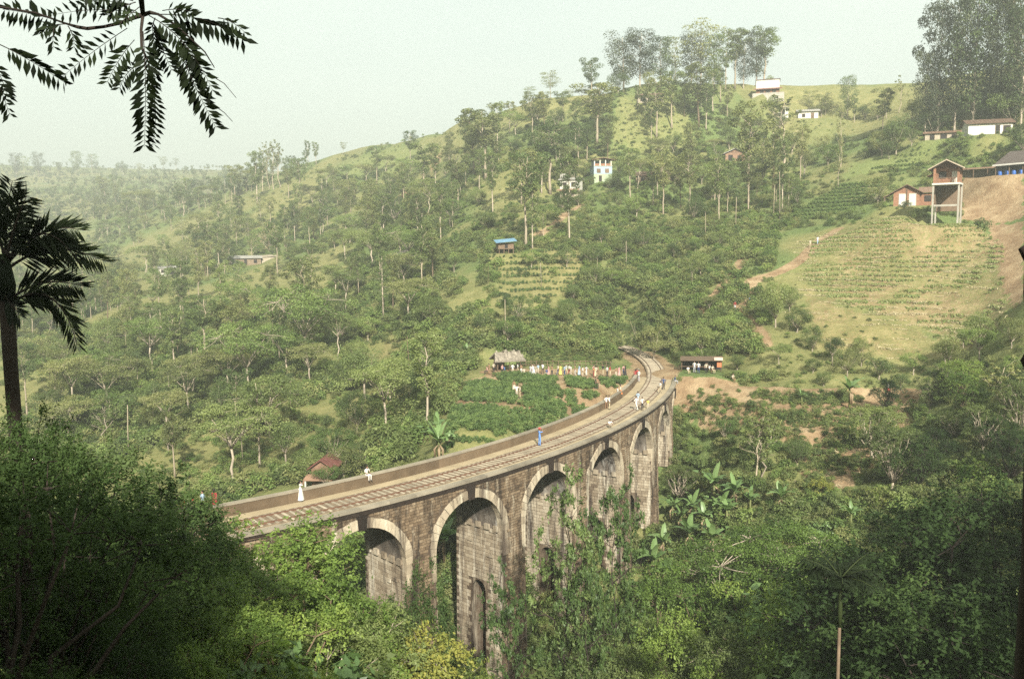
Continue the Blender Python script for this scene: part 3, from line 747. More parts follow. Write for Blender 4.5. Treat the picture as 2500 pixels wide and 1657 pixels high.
def limb(mb, a, b, r0, r1, R, sag=0.12, k=4, sides=5):
    a = np.array(a, float); b = np.array(b, float); L = np.linalg.norm(b - a)
    pts = []; 
    for i in range(k + 1):
        t = i / k; p = a + (b - a) * t
        p[2] += -sag * L * math.sin(math.pi * t) * 0.6; p += R.normal(size=3) * L * 0.03 * (0 < i < k)
        pts.append(p)
    mb.tube(pts, [r0 + (r1 - r0) * i / k for i in range(k + 1)], sides, 0)
    return pts

def sprays(tips, dirs, R, ntw=6, L=.9, nl=9, size=.17, aspect=.5, up=.6, droop=.35):
    """leafy twigs: from each tip a few twigs fan outward, with leaves set along them"""
    tips = np.asarray(tips, float); dirs = np.asarray(dirs, float); n = len(tips)
    d = dirs[:, None, :] + R.normal(size=(n, ntw, 3)) * .62; d[..., 2] += .15; d /= np.linalg.norm(d, axis=-1, keepdims=True)
    ln = L * R.uniform(.5, 1.2, (n, ntw, 1, 1)); t = (np.arange(nl) + .5)[None, None, :, None] / nl
    P = tips[:, None, None, :] + d[:, :, None, :] * ln * t; P[..., 2] -= (droop * ln * t ** 2)[..., 0]
    P = P + R.normal(size=P.shape) * size * .32
    nr = np.array([0, 0, up]) + d[:, :, None, :] * .35 + R.normal(size=P.shape) * .38
    A = np.clip(R.random((n, 1, 1)) * .5 + R.random((n, ntw, 1)) * .2 + R.random((n, ntw, nl)) * .3, 0, 1)
    return leaves_at(P.reshape(-1, 3), nr.reshape(-1, 3), size, aspect, R), A.reshape(-1)
def spray_tree(seed, Ht=10., w=.95, nt=330, low=.1, leaf='fresh', bark='brown', size=.18, ntw=6, nl=9, L=.95, lumps=7, aspect=.5):
    """a dense near crown: lobes of leafy twigs with dark hollows between"""
    R = np.random.default_rng(seed); mb = MB(); zc = Ht * (low + (1 - low) * .48); rz = Ht * (1 - low) * .5; rx = Ht * w * .5
    fork = np.array([R.normal() * .2, R.normal() * .2, Ht * max(low, .14)]); limb(mb, (0, 0, -.8), fork, Ht * .025, Ht * .018, R, 0, 3, 7)
    cen = []
    for i in range(lumps * 3):
        d = R.normal(size=3); d /= np.linalg.norm(d); d[2] = d[2] * .85 + .18
        c = np.array([0, 0, zc]) + d * np.array([rx, rx, rz]) * R.uniform(.5, .82); cen.append((c, Ht * R.uniform(.12, .2))); limb(mb, fork, c, Ht * .011, .03, R, -.02, 4, 5)
    tips = []; dirs = []
    for i in range(nt):
        c, r = cen[i % len(cen)]; d = R.normal(size=3); d /= np.linalg.norm(d); d[2] = abs(d[2]) * .8 + d[2] * .2
        o = (c - np.array([0, 0, zc * .8])); o /= np.linalg.norm(o) + 1e-9; e = d * .8 + o * .5; e /= np.linalg.norm(e)
        tips.append(c + d * r * R.uniform(.55, 1.0) * np.array([1, 1, .72])); dirs.append(e)
    for i in range(0, nt, 4): mb.tube([cen[i % len(cen)][0], tips[i]], [.03, .012], 3, 0, None, False)
    V, A = sprays(tips, dirs, R, ntw, L, nl, size, aspect)
    return mb.mesh('trunk', [BARK[bark]]), quads_mesh('crown', V, [LEAF[leaf]], A), Ht
def spray_open(seed, Ht=18., w=.6, leaf='gloss', bark='dark', nb=20, size=.26, fork=.3, lean=0.0):
    """an airy near tree: a forking dark stem, separate leafy boughs"""
    R = np.random.default_rng(seed); mb = MB(); tips = []; dirs = []
    pts = limb(mb, (0, 0, -.8), (lean * Ht, 0, Ht * .88), Ht * .011, .03, R, 0, 8, 7)
    for i in range(nb):
        t = fork + (1 - fork) * (i + R.random()) / nb; f = t * 8; j = min(int(f), 7); b = np.array(pts[j]) + (np.array(pts[j + 1]) - np.array(pts[j])) * (f - j)
        a = i * 2.4 + R.uniform(-.5, .5); Lb = Ht * w * .5 * R.uniform(.55, 1.1) * (1.1 - t * .5); tip = b + np.array([math.cos(a) * Lb, math.sin(a) * Lb, Lb * R.uniform(.25, .7)])
        bp = limb(mb, b, tip, Ht * .005 * (1.25 - t), .02, R, -.12, 5, 5)
        for q in range(9):
            c = np.array(bp[2 + q % 4]); dd = R.normal(size=3); dd /= np.linalg.norm(dd); dd[2] = dd[2] * .6 + .25; e = c + dd * Lb * .28; mb.tube([c, e], [.025, .01], 3, 0, None, False); tips.append(e); dirs.append(dd)
    V, A = sprays(tips, dirs, R, 6, .62, 6, size * 1.25, .46, .5, .15)
    return mb.mesh('trunk', [BARK[bark]]), quads_mesh('crown', V, [LEAF[leaf]], A), Ht
def spray_bush(seed, Ht=3., w=1.4, leaf='fresh', nt=90, size=.17):
    R = np.random.default_rng(seed); tips = []; dirs = []
    for i in range(nt):
        a = R.uniform(0, 6.28); e = math.acos(1 - R.random()); d = np.array([math.sin(e) * math.cos(a), math.sin(e) * math.sin(a), math.cos(e)]); k = R.uniform(.5, .85) * (1 + .25 * math.sin(a * 3 + seed) * math.sin(e * 4))
        tips.append(d * np.array([Ht * w * .5, Ht * w * .5, Ht]) * k); dirs.append(d)
    V, A = sprays(tips, dirs, R, 6, .7, 8, size, .5); return quads_mesh('shrub', V, [LEAF[leaf]], A), Ht
def tall_tree(seed, Ht=20., lean=0.0, bare=0.5, crown_r=3.2, ncl=16, per=62, size=0.62, leaf='mid', bark='pale', layered=False):
    R = np.random.default_rng(seed); mb = MB(); k = 9
    wob = R.normal(size=(k + 1, 2)) * 0.10; wob[0] = 0
    tr = [(wob[i, 0] * i / 3 + lean * Ht * (i / k) ** 1.5, wob[i, 1] * i / 3, Ht * 0.95 * i / k - (0.8 if i == 0 else 0)) for i in range(k + 1)]
    r0 = Ht * 0.0125
    mb.tube(tr, [r0 * (1.25 if i == 0 else 1 - 0.85 * i / k) + .015 for i in range(k + 1)], 7, 0)
    cl = []
    for i in range(ncl):
        u = (i + R.random() * .8) / ncl; z = Ht * (bare + (1.0 - bare) * u)
        prof = math.sin(math.pi * min(1, 0.18 + 0.82 * (1 - u) ** 0.75)) * .75 + .35
        rr = crown_r * prof * R.uniform(.35, 1.0); a = i * 2.4 + R.uniform(-.5, .5)
        f = min(z / Ht / 0.95, 1) * k; j = min(int(f), k - 1); base = np.array(tr[j]) + (np.array(tr[j + 1]) - np.array(tr[j])) * (f - j)
        c = base + np.array([math.cos(a) * rr, math.sin(a) * rr, R.uniform(0, .6)])
        cr = crown_r * R.uniform(.30, .52)
        cl.append((c, cr * (1.35 if layered else 1.0), cr * (0.36 if layered else 0.72)))
        f0 = max(f - 1.0, 0); j = min(int(f0), k - 1); b0 = np.array(tr[j]) + (np.array(tr[j + 1]) - np.array(tr[j])) * (f0 - j)
        limb(mb, b0, c, r0 * .42 * (1 - .6 * u), .02, R, -.05, 3, 4)
    V, A = crown_leaves(cl, per, size, .55, R, .5, .35)
    return mb.mesh('trunk', [BARK[bark]]), quads_mesh('crown', V, [LEAF[leaf]], A), Ht
def round_tree(seed, Ht=9., w=0.9, ncl=26, per=75, size=0.42, leaf='mid', bark='grey', low=0.22, aspect=.55, hollow=.5):
    R = np.random.default_rng(seed); mb = MB(); zc = Ht * (low + (1 - low) * .5); rz = Ht * (1 - low) * .5; rx = Ht * w * .5
    cl = []
    fork = np.array([R.normal() * .15, R.normal() * .15, Ht * max(low, .12)])
    limb(mb, (0, 0, -.8), fork, Ht * .024, Ht * .017, R, 0, 3, 6)
    lob = R.uniform(.7, 1.12, 7)
    for i in range(ncl):
        d = R.normal(size=3); d /= np.linalg.norm(d); d[2] = d[2] * .9 + .1
        a = (math.atan2(d[1], d[0]) / (2 * math.pi) + .5) * 7; j = int(a) % 7; lb = lob[j] * (1 - (a % 1)) + lob[(j + 1) % 7] * (a % 1)
        rad = R.uniform(.55, .9) * lb; cr = Ht * R.uniform(.10, .19)
        c = np.array([0, 0, zc]) + d * rad * np.array([rx, rx, rz]); c[2] = max(c[2], cr * .5)
        cl.append((c, cr * 1.1, cr * .8))
        if i % 2 == 0: limb(mb, fork, c, Ht * .010, .015, R, .03, 3, 4)
    V, A = crown_leaves(cl, per, size, aspect, R, .55, hollow)
    return mb.mesh('trunk', [BARK[bark]]), quads_mesh('crown', V, [LEAF[leaf]], A), Ht
def umbrella_tree(seed, Ht=13., w=1.0, ncl=34, per=52, size=.42, leaf='olive', bark='pale', layers=2):
    R = np.random.default_rng(seed); mb = MB(); cl = []
    fk = np.array([R.normal() * .3, R.normal() * .3, Ht * R.uniform(.35, .48)])
    limb(mb, (0, 0, -.8), fk, Ht * .018, Ht * .013, R, 0, 4, 7)
    nl = 6; tips = []
    for i in range(nl):
        a = 2 * math.pi * i / nl + R.uniform(-.4, .4); rr = Ht * w * .5 * R.uniform(.35, .75)
        tp = fk + np.array([math.cos(a) * rr, math.sin(a) * rr, Ht * R.uniform(.22, .42)]); limb(mb, fk, tp, Ht * .009, .04, R, -.1, 4, 5); tips.append(tp)
    for i in range(ncl):
        b = tips[i % nl]; c = b + np.array([R.normal() * Ht * w * .12, R.normal() * Ht * w * .12, R.uniform(-.02, .12) * Ht - .0])
        c[2] = min(c[2], Ht * (1.0 - .25 * (np.hypot(c[0], c[1]) / (Ht * w * .5 + .1)) ** 2))
        cr = Ht * R.uniform(.06, .12); cl.append((c, cr * 1.5, cr * .55)); limb(mb, b, c, .05, .015, R, -.05, 2, 4)
    V, A = crown_leaves(cl, per, size, .5, R, .7, .3)
    return mb.mesh('trunk', [BARK[bark]]), quads_mesh('crown', V, [LEAF[leaf]], A), Ht
def sparse_tree(seed, Ht=14., leaf='olive', bark='pale', per=16, w=.5, size=.4, nb=14, lean=0.0, fork=.35):
    R = np.random.default_rng(seed); mb = MB(); cl = []
    pts = limb(mb, (0, 0, -.8), (lean * Ht, 0, Ht * .9), Ht * .014, .03, R, 0, 7, 7)
    for i in range(nb):
        t = fork + (1 - fork) * (i + R.random()) / nb; b = np.array(pts[min(int(t * 7), 6)]) + (np.array(pts[min(int(t * 7) + 1, 7)]) - np.array(pts[min(int(t * 7), 6)])) * (t * 7 % 1)
        a = R.uniform(0, 6.28); L = Ht * w * .5 * R.uniform(.5, 1.1) * (1.15 - t * .6)
        tip = b + np.array([math.cos(a) * L, math.sin(a) * L, L * R.uniform(.4, 1.0)]); bp = limb(mb, b, tip, Ht * .006 * (1.2 - t), .02, R, -.12, 4, 5)
        for q in range(3):
            c = np.array(bp[2 + q % 3]) ; d = c + R.normal(size=3) * L * .3 + np.array([0, 0, L * .2]); limb(mb, c, d, .03, .01, R, 0, 2, 3); cl.append((d, L * .27, L * .19))
    V, A = crown_leaves(cl, per, size, .5, R, .4, .2)
    return mb.mesh('trunk', [BARK[bark]]), quads_mesh('crown', V, [LEAF[leaf]], A), Ht
def cone_tree(seed, Ht=18., leaf='dark'):
    R = np.random.default_rng(seed); mb = MB(); mb.tube([(0, 0, -.8), (.1, 0, Ht * .5), (0, 0, Ht * .98)], [Ht * .014, Ht * .009, .02], 7); cl = []
    for i in range(70):
        u = (i + R.random()) / 70; z = Ht * (.3 + .69 * u); rr = Ht * .21 * (1 - u) ** .8 * R.uniform(.3, 1.0) * (1 if u > .18 else .75 + u * 1.4); a = i * 2.4
        c = (math.cos(a) * rr, math.sin(a) * rr, z - rr * .1); cl.append((c, Ht * .05 * (1.25 - u), Ht * .022)); 
        if i % 2: mb.tube([(0, 0, z), c], [.05, .015], 4)
    V, A = crown_leaves(cl, 34, .42, .3, R, .3, .3)
    return mb.mesh('trunk', [BARK['grey']]), quads_mesh('crown', V, [LEAF[leaf]], A), Ht
def bush(seed, Ht=2., w=1.3, ncl=12, per=46, size=.24, leaf='mid', aspect=.55):
    R = np.random.default_rng(seed); cl = []
    for i in range(ncl):
        a = R.uniform(0, 6.28); r = Ht * w * .5 * math.sqrt(R.random()) * .8; z = Ht * R.uniform(.1, .8) * (1 - .4 * (r / (Ht * w * .5)) ** 2)
        cr = Ht * R.uniform(.18, .3); cl.append(((math.cos(a) * r, math.sin(a) * r, max(z, cr * .3)), cr * 1.15, cr * .9))
    V, A = crown_leaves(cl, per, size, aspect, R, .55, .5)
    return quads_mesh('shrub', V, [LEAF[leaf]], A), Ht
def stick_bush(mesh_leaf, seed, Ht):
    R = np.random.default_rng(seed); mb = MB()
    for i in range(5):
        a = i * 1.3; limb(mb, (0, 0, -.3), (math.cos(a) * Ht * .35, math.sin(a) * Ht * .35, Ht * .6), .05, .02, R, -.1, 3, 4)
    return mb.mesh('stems', [BARK['grey']])
def frond_leaves(R, L, droop, lw, n=26, fold=.5, seg=9, start=.16, ll=.34, rise=.9, tw=0.0):
    """one feather frond growing along +x from the origin: (spine points, leaflets)"""
    sp = []
    for i in range(seg + 1):
        t = i / seg; sp.append(np.array([L * (t - .10 * t * t), tw * L * t * t, L * (rise * t * .55 - droop * t ** 2.2)]))
    V = []
    for i in range(n):
        t = start + (1 - start) * (i + .5) / n; f = t * seg; j = min(int(f), seg - 1); p = sp[j] + (sp[j + 1] - sp[j]) * (f - j); tg = sp[j + 1] - sp[j]; tg = tg / np.linalg.norm(tg)
        ln = ll * L * math.sin(math.pi * min(.98, .2 + .72 * t)) ** .7
        for sd in (-1, 1):
            side = np.array([-tg[1], tg[0], 0]); side = side / (np.linalg.norm(side) + 1e-9) * sd; nrm = np.cross(tg, side) * sd
            d = side * .75 + tg * .62 + np.array([0, 0, R.uniform(-.55, .1) * fold + (.25 if fold < .3 else 0)]); d /= np.linalg.norm(d)
            wv = np.cross(d, nrm); wv = wv / (np.linalg.norm(wv) + 1e-9) * lw * ln; q = p + d * ln * .45
            tip = p + d * ln + np.array([0, 0, -fold * ln * .3]); V.append([p, q + wv * .5, tip, q - wv * .5])
    return sp, np.array(V)
def palm(seed, Ht=11., nf=9, L=2.1, droop=.75, leaf='palm', bark='pale', shaft=True, thick=.09):
    R = np.random.default_rng(seed); mb = MB(); lx, ly = R.normal(size=2) * .25
    mb.tube([(0, 0, -.6), (lx * .3, ly * .3, Ht * .4), (lx, ly, Ht * .86)], [thick * 1.2, thick, thick * .85], 7, 0)
    if shaft: mb.tube([(lx, ly, Ht * .86), (lx, ly, Ht * .90), (lx, ly, Ht)], [thick * .95, thick * 1.35, thick * .7], 7, 1)
    Vs = []; A = []
    for i in range(nf):
        a = 2 * math.pi * i / nf * 1.0 + R.uniform(-.25, .25); up = R.uniform(.35, 1.5)
        sp, V = frond_leaves(R, L * R.uniform(.85, 1.1), droop * R.uniform(.6, 1.2), .13, 18, .6, 7, .15, .36, up)
        c, s = math.cos(a), math.sin(a); M = np.array([[c, -s, 0], [s, c, 0], [0, 0, 1]]); o = np.array([lx, ly, Ht])
        Vs.append(V @ M.T + o); A.append(np.full(len(V), R.uniform(.1, .8)))
        mb.tube([M @ p + o for p in sp[::2]], [.03, .025, .02, .012][:len(sp[::2])], 4, 1)
    if R.random() < .8 and nf < 15:
        for i in range(10): a = R.uniform(0, 6.28); mb.tube([(lx, ly, Ht * .87), (lx + math.cos(a) * .35, ly + math.sin(a) * .35, Ht * .80)], [.03, .04], 4, 2)
    return mb.mesh('trunk', [BARK[bark], LEAF[leaf], BARK['dark']]), quads_mesh('crown', np.concatenate(Vs), [LEAF[leaf]], np.concatenate(A)), Ht
def banana_leaf(seed, L=2.4, W=.56, bend=.9, seg=9):
    """a long blade rising then arching over, torn here and there"""
    R = np.random.default_rng(seed); V = []; F = []; mb = MB(); p = np.array([0., 0, 0]); an = 1.25
    for i in range(seg + 1):
        t = i / seg
        w = W * .5 * (max(0, math.sin(math.pi * min(1, max(0, (t - .14) / .86)) ** .75)) ** .6) + .02
        dz = .10 * w
        V += [(p[0], -w, p[2] + dz - .22 * w), (p[0], 0, p[2]), (p[0], w, p[2] + dz - .22 * w)]
        an2 = an - bend * t * 2.0; p = p + np.array([math.cos(an2), 0, math.sin(an2)]) * L / seg
    for i in range(seg):
        for k in range(2):
            if R.random() < .08 and i > 3: continue
            a = 3 * i + k; F.append((a, a + 1, a + 4, a + 3))
    mb.add(V, F, 0, R.uniform(.3, .9)); me = mb.mesh('leaf', [LEAF['banana']]); return me

# ------------------------------------------------------------------ plants: the stock of shapes
PT = {}
def stock():
    PT['tall'] = [tall_tree(100 + i, 20, 0.02 * (i - 2), b, r, n, 130, .50, lf, ('pale', 'pale', 'grey', 'pale', 'brown')[i]) for i, (b, r, n, lf) in enumerate([(.45, 3.2, 22, 'mid'), (.5, 3.7, 20, 'olive'), (.38, 2.9, 24, 'mid'), (.55, 4.0, 18, 'dark'), (.42, 3.5, 22, 'olive')])]
    PT['big'] = [tall_tree(120 + i, 22, .01, .24, 6.2, 30, 150, .52, lf, 'grey') for i, lf in enumerate(('deep', 'dark', 'deep'))]
    PT['huge'] = [tall_tree(125 + i, 34, .01, .2, 8.2, 34, 200, .72, lf, 'grey') for i, lf in enumerate(('deep', 'dark', 'deep'))]
    PT['layer'] = [tall_tree(130 + i, 17, .02, .42, 5.0, 19, 74, .55, lf, 'grey', True) for i, lf in enumerate(('olive', 'mid', 'olive'))]
    PT['round'] = [round_tree(140 + i, 9, w_, n, 170, .29, lf, 'grey', lo) for i, (w_, n, lf, lo) in enumerate([(.95, 26, 'mid', .22), (1.1, 24, 'dark', .18), (.85, 26, 'soft', .25), (1.05, 30, 'mid', .15), (1.2, 24, 'olive', .2), (.8, 26, 'dark', .3), (1.3, 30, 'soft', .12), (.75, 20, 'olive', .32), (1.0, 34, 'mid', .1)])]
    PT['umb'] = [umbrella_tree(150 + i, 13, 1.1, 52, 110, .35, lf, 'grey') for i, lf in enumerate(('olive', 'mid', 'soft', 'olive'))]
    PT['sparse'] = [sparse_tree(160, 14, 'olive', 'pale', 26), sparse_tree(161, 13, 'olive', 'pale', 20), sparse_tree(162, 12, 'mid', 'grey', 34, .6)]
    PT['bare'] = [sparse_tree(165, 9, 'dry', 'pale', 9, .95, .3, 22, 0, .2)]
    PT['cone'] = [cone_tree(170, 18, 'dark')]
    PT['palm'] = [palm(180, 11), palm(181, 9, 8, 1.9, .6), palm(182, 12, 10, 2.0, .9), palm(183, 11, 20, 1.35, .38, 'palm_silhouette', 'brown', True, .055)]
    PT['bush'] = [bush(190 + i, 2.2, 1.35, 13, 52, .26, lf) for i, lf in enumerate(('mid', 'dark', 'olive', 'soft', 'mid', 'dark'))]
    PT['near_round'] = [spray_tree(200, 10, .95, 360, .08, 'fresh'), spray_tree(201, 9, 1.05, 330, .08, 'shade', 'dark'), spray_tree(202, 9, 1.0, 270, .1, 'yellow', 'grey', .2), spray_tree(203, 10, .9, 330, .12, 'mid', 'grey'), spray_tree(204, 10, 1.1, 340, .08, 'shade', 'dark', .17), spray_tree(205, 10, 1.0, 340, .08, 'dark', 'dark', .19), spray_tree(206, 10, 1.1, 620, .06, 'shade', 'dark', .10, 8, 11, .8, 9)]  # shade variants have their shade in leaf and bark colour
    PT['near_open'] = [spray_open(210, 20, .64, 'gloss', 'dark', 19), spray_open(211, 16, .66, 'gloss', 'dark', 22, .27, .25, -.05)]
    PT['near_bush'] = [spray_bush(220 + i, 3, 1.4, lf) for i, lf in enumerate(('fresh', 'mid', 'shade', 'yellow'))] + [spray_bush(226, 2.4, 1.5, 'banana', 110, .26)]
    PT['near_umb'] = [umbrella_tree(230, 9, 1.15, 60, 170, .2, 'fresh', 'grey'), umbrella_tree(231, 10, 1.1, 60, 170, .2, 'mid', 'grey')]
    PT['shade'] = [umbrella_tree(240, 16, 1.5, 130, 90, .7, 'wall', 'dark'), round_tree(241, 15, 1.0, 60, 110, .8, 'wall', 'dark', .1, .6, .3)]
RECS = []     # every plant set out as a thing: (object, description, category, column, row, group)
DESC = {'huge': ('massive tall dark tree', 'tall_tree', 'tree'), 'tall': ('tall slender bare-trunked tree', 'tall_tree', 'tree'), 'big': ('massive tall dark tree', 'tall_tree', 'tree'), 'layer': ('flat-tiered tree', 'layered_tree', 'tree'),
        'round': ('rounded leafy tree', 'leafy_tree', 'tree'), 'umb': ('spreading flat-topped tree', 'spreading_tree', 'tree'), 'sparse': ('thin scanty-leaved tree', 'sparse_tree', 'tree'), 'bare': ('nearly leafless pinkish tree', 'bare_tree', 'tree'),
        'cone': ('dark conical conifer', 'conifer', 'tree'), 'palm': ('slim feathery palm', 'areca_palm', 'palm'), 'bush': ('leafy bush', 'bush', 'bush'),
        'near_round': ('dense leafy tree', 'leafy_tree', 'tree'), 'near_open': ('open dark-limbed tree', 'open_tree', 'tree'), 'near_bush': ('dense leafy bush', 'bush', 'bush'), 'near_umb': ('spreading broad-leaved tree', 'spreading_tree', 'tree')}
HUE = {'leaf_soft_green': 'light green', 'leaf_grove': 'dark green', 'leaf_deep_green': 'deep green', 'leaf_shade_caster': 'dark', 'leaf_mid_green': 'green', 'leaf_dark_green': 'dark green', 'leaf_fresh_green': 'bright green', 'leaf_olive': 'olive green', 'leaf_yellowing': 'yellow-green', 'leaf_glossy': 'glossy', 'leaf_dry': 'dry', 'leaf_tea': 'dark', 'leaf_palm': 'green', 'leaf_banana': 'green'}
def put(kind, x, y, ht, v=None, label=None, z=None, wid=1.0, rz=None, group=None):
    pr = PT[kind]; v = random.randrange(len(pr)) if v is None else v % len(pr)
    d, nm, cat = DESC[kind]; z = hz(x, y) if z is None else z
    rz = random.uniform(0, 6.28) if rz is None else rz
    if kind in ('bush', 'near_bush'):
        me, h0 = pr[v]; s = ht / h0
        o = link(nm, me, None, (x, y, z - .05 * ht), (0, 0, rz), (s * wid, s * wid, s)); leafm = me.materials[0].name
    else:
        tm, cm, h0 = pr[v]; s = ht / h0
        o = empty(nm, (x, y, z), rz); o.scale = (s * wid, s * wid, s)
        link('trunk', tm, o); link('crown', cm, o); leafm = cm.materials[0].name
    q = proj((x, y, z))
    hue = HUE.get(leafm, 'green')
    if kind in ('round', 'bush', 'near_round', 'near_bush', 'umb', 'layer'):
        d = hue + ' ' + d
    tag(o, label, cat, group)
    if kind in ('palm', 'cone', 'bare'): pass
    RECS.append([o, d, cat, q[0], q[1], label, group, kind, ht * F_PX / max(q[2], 1)])
    return o
PLACED = []
def crowded(x, y, r):
    for (a, b, c) in PLACED:
        if (a - x) ** 2 + (b - y) ** 2 < (r * .5 + c * .5) ** 2: return True
    return False
def on_deck(x, y, m=4.0):
    r = math.hypot(x - BCX, y - BCY); s = (math.atan2(y - BCY, x - BCX) - A0) * RO
    return abs(r - BR) < m and S_NEAR - 25 < s < S_FAR + 40
def plant(kind, px, py, top, v=None, label=None, wid=1.0, y0=85.0):
    """a tree whose foot shows (or would show) at a place of the photograph and whose tip shows at row `top`"""
    p = hit(px, py, y0)
    if p[0] != p[0]: return None
    x, y, z = p; ht = (py - top) / F_PX * y * 1.02
    PLACED.append((x, y, 3.0)); return put(kind, x, y, ht, v, label, z, wid)
# plots that plants keep off: world polygons, filled in later
def scatter(name, pts, sc_, rot, idx, protos, label, cat=None, kind='stuff', parent=None):
    me = bpy.data.meshes.new(name); n = len(pts); me.vertices.add(n); me.vertices.foreach_set('co', np.asarray(pts, np.float32).reshape(-1))
    for nm, arr, ty in (('s', sc_, 'FLOAT'), ('r', rot, 'FLOAT'), ('i', idx, 'INT')):
        a = me.attributes.new(nm, ty, 'POINT'); a.data.foreach_set('value', np.asarray(arr, np.int32 if ty == 'INT' else np.float32))
    o = link(name, me, parent)
    c = bpy.data.collections.new(name + '_shapes')
    for i, pm in enumerate(protos): c.objects.link(bpy.data.objects.new('%s_%02d' % (name, i), pm))
    g = bpy.data.node_groups.new(name, 'GeometryNodeTree')
    g.interface.new_socket('Geometry', in_out='INPUT', socket_type='NodeSocketGeometry'); g.interface.new_socket('Geometry', in_out='OUTPUT', socket_type='NodeSocketGeometry')
    gi = g.nodes.new('NodeGroupInput'); go = g.nodes.new('NodeGroupOutput'); ip = g.nodes.new('GeometryNodeInstanceOnPoints'); ci = g.nodes.new('GeometryNodeCollectionInfo')
    ci.inputs['Collection'].default_value = c; ci.inputs['Separate Children'].default_value = True; ci.inputs['Reset Children'].default_value = True
    def att(nm, ty):
        a = g.nodes.new('GeometryNodeInputNamedAttribute'); a.data_type = ty; a.inputs[0].default_value = nm; return [q for q in a.outputs if q.enabled][0]
    cx = g.nodes.new('ShaderNodeCombineXYZ'); g.links.new(att('r', 'FLOAT'), cx.inputs[2])
    e2r = g.nodes.new('FunctionNodeEulerToRotation'); g.links.new(cx.outputs[0], e2r.inputs[0])
    g.links.new(gi.outputs[0], ip.inputs['Points']); g.links.new(ci.outputs[0], ip.inputs['Instance']); ip.inputs['Pick Instance'].default_value = True
    g.links.new(att('i', 'INT'), ip.inputs['Instance Index']); g.links.new(e2r.outputs[0], ip.inputs['Rotation']); g.links.new(att('s', 'FLOAT'), ip.inputs['Scale']); g.links.new(ip.outputs[0], go.inputs[0])
    md = o.modifiers.new('scatter', 'NODES'); md.node_group = g
    tag(o, label, cat, None, kind); return o
def joined(tm, cm):
    """a whole tree as one mesh, for the far wood"""
    bm = bmesh.new(); me = bpy.data.meshes.new('wood_tree')
    nt_, nc = len(tm.vertices), len(cm.vertices)
    bm.free()
    V = np.zeros((nt_ + nc) * 3, np.float32); a = np.zeros(nt_ * 3, np.float32); b = np.zeros(nc * 3, np.float32); tm.vertices.foreach_get('co', a); cm.vertices.foreach_get('co', b)
    F = [tuple(p.vertices) for p in tm.polygons] + [tuple(i + nt_ for i in p.vertices) for p in cm.polygons]
    me.from_pydata(np.concatenate([a, b]).reshape(-1, 3).tolist(), [], F)
    for m in list(tm.materials)[:1] + list(cm.materials): me.materials.append(m)
    me.polygons.foreach_set('material_index', np.array([0] * len(tm.polygons) + [1] * len(cm.polygons), np.int32))
    va = np.zeros(nt_, np.float32); vb = np.zeros(nc, np.float32); tm.attributes['v'].data.foreach_get('value', va); cm.attributes['v'].data.foreach_get('value', vb)
    at_ = me.attributes.new('v', 'FLOAT', 'POINT'); at_.data.foreach_set('value', np.concatenate([va, vb])); me.update(); return me

# ------------------------------------------------------------------ planting
KEEP = []     # (px0, py0, px1, py1, depth): views that fill plants must not block
def blocks_view(x, y, z, ht, hw):
    q = proj((x, y, z)); s = F_PX / q[2]
    x0, x1, y0, y1 = q[0] - hw * s, q[0] + hw * s, q[1] - ht * s, q[1]
    for (a, b, c, d, dep) in KEEP:
        if q[2] < dep and x1 > a and x0 < c and y1 > b and y0 < d: return True
    return False
NOGO = ['tearows', 'field', 'dryfield', 'bare', 'yard', 'plots', 'crowd', 'greens']
def free(x, y, clear=('grass',), path=1.6):
    if on_deck(x, y, 4.6): return False
    for k in NOGO + list(clear):
        if inside(np.array([x]), np.array([y]), POLY[k])[0]: return False
    for k, (pts, wd) in PATHW.items():
        if seg_dist(np.array([x]), np.array([y]), pts)[0] < path: return False
    return True
def in_poly_pts(poly, n):
    xs = [p[0] for p in poly]; ys = [p[1] for p in poly]; out = []
    while len(out) < n:
        p = (random.uniform(min(xs), max(xs)), random.uniform(min(ys), max(ys)))
        if inside(np.array([p[0]]), np.array([p[1]]), poly)[0]: out.append(p)
    return out
def fill(poly, tries, mix, r, y0=85.0, clear=('grass',), group=None, thin=None, path=1.6):
    """plants of a mixture spread over the ground seen inside a part of the photograph"""
    pts = in_poly_pts(poly, tries); P = hits([p[0] for p in pts], [p[1] for p in pts], y0); n = 0
    kinds = [m[0] for m in mix]; wts = [m[3] for m in mix]
    for p in P:
        if p[0] != p[0]: continue
        x, y, z = p
        k = random.choices(range(len(mix)), wts)[0]; kind, lo, hi, _ = mix[k]
        ht = random.uniform(lo, hi)
        if crowded(x, y, r) or not free(x, y, clear, path): continue
        if y > 120 and float(clearing(np.array([x]), np.array([y]))[0]) > random.random() * 1.25: continue
        if blocks_view(x, y, z, ht, ht * (.16 if kind in ('tall', 'palm', 'sparse') else .45)): continue
        PLACED.append((x, y, r)); put(kind, x, y, ht, None, None, z, random.uniform(.85, 1.15), None, group); n += 1
    return n
def top_at(kind, px, py, d, v=None, wid=1.0, label=None, sink=0.0):
    """a plant whose tip is seen at a place of the photograph, d metres ahead, standing on the ground below it"""
    p = at(px, py, d); z = hz(p[0], p[1]) - sink
    PLACED.append((p[0], p[1], 2.5)); return put(kind, p[0], p[1], max(p[2] - z, 1.0), v, label, z, wid)
def cv(ox, oy, s): return lambda zx, zy: (ox + zx / s, oy + zy / s)
C6, C5B, C8, C13, C3, C5, CR1, CR2 = cv(1100, 50, 2.629), cv(600, 350, 2.851), cv(0, 350, 2.413), cv(1300, 400, 3.136), cv(2000, 0, 3.92), cv(1900, 350, 3.137), cv(1550, 850, 2.4905), cv(1550, 1200, 2.4905)
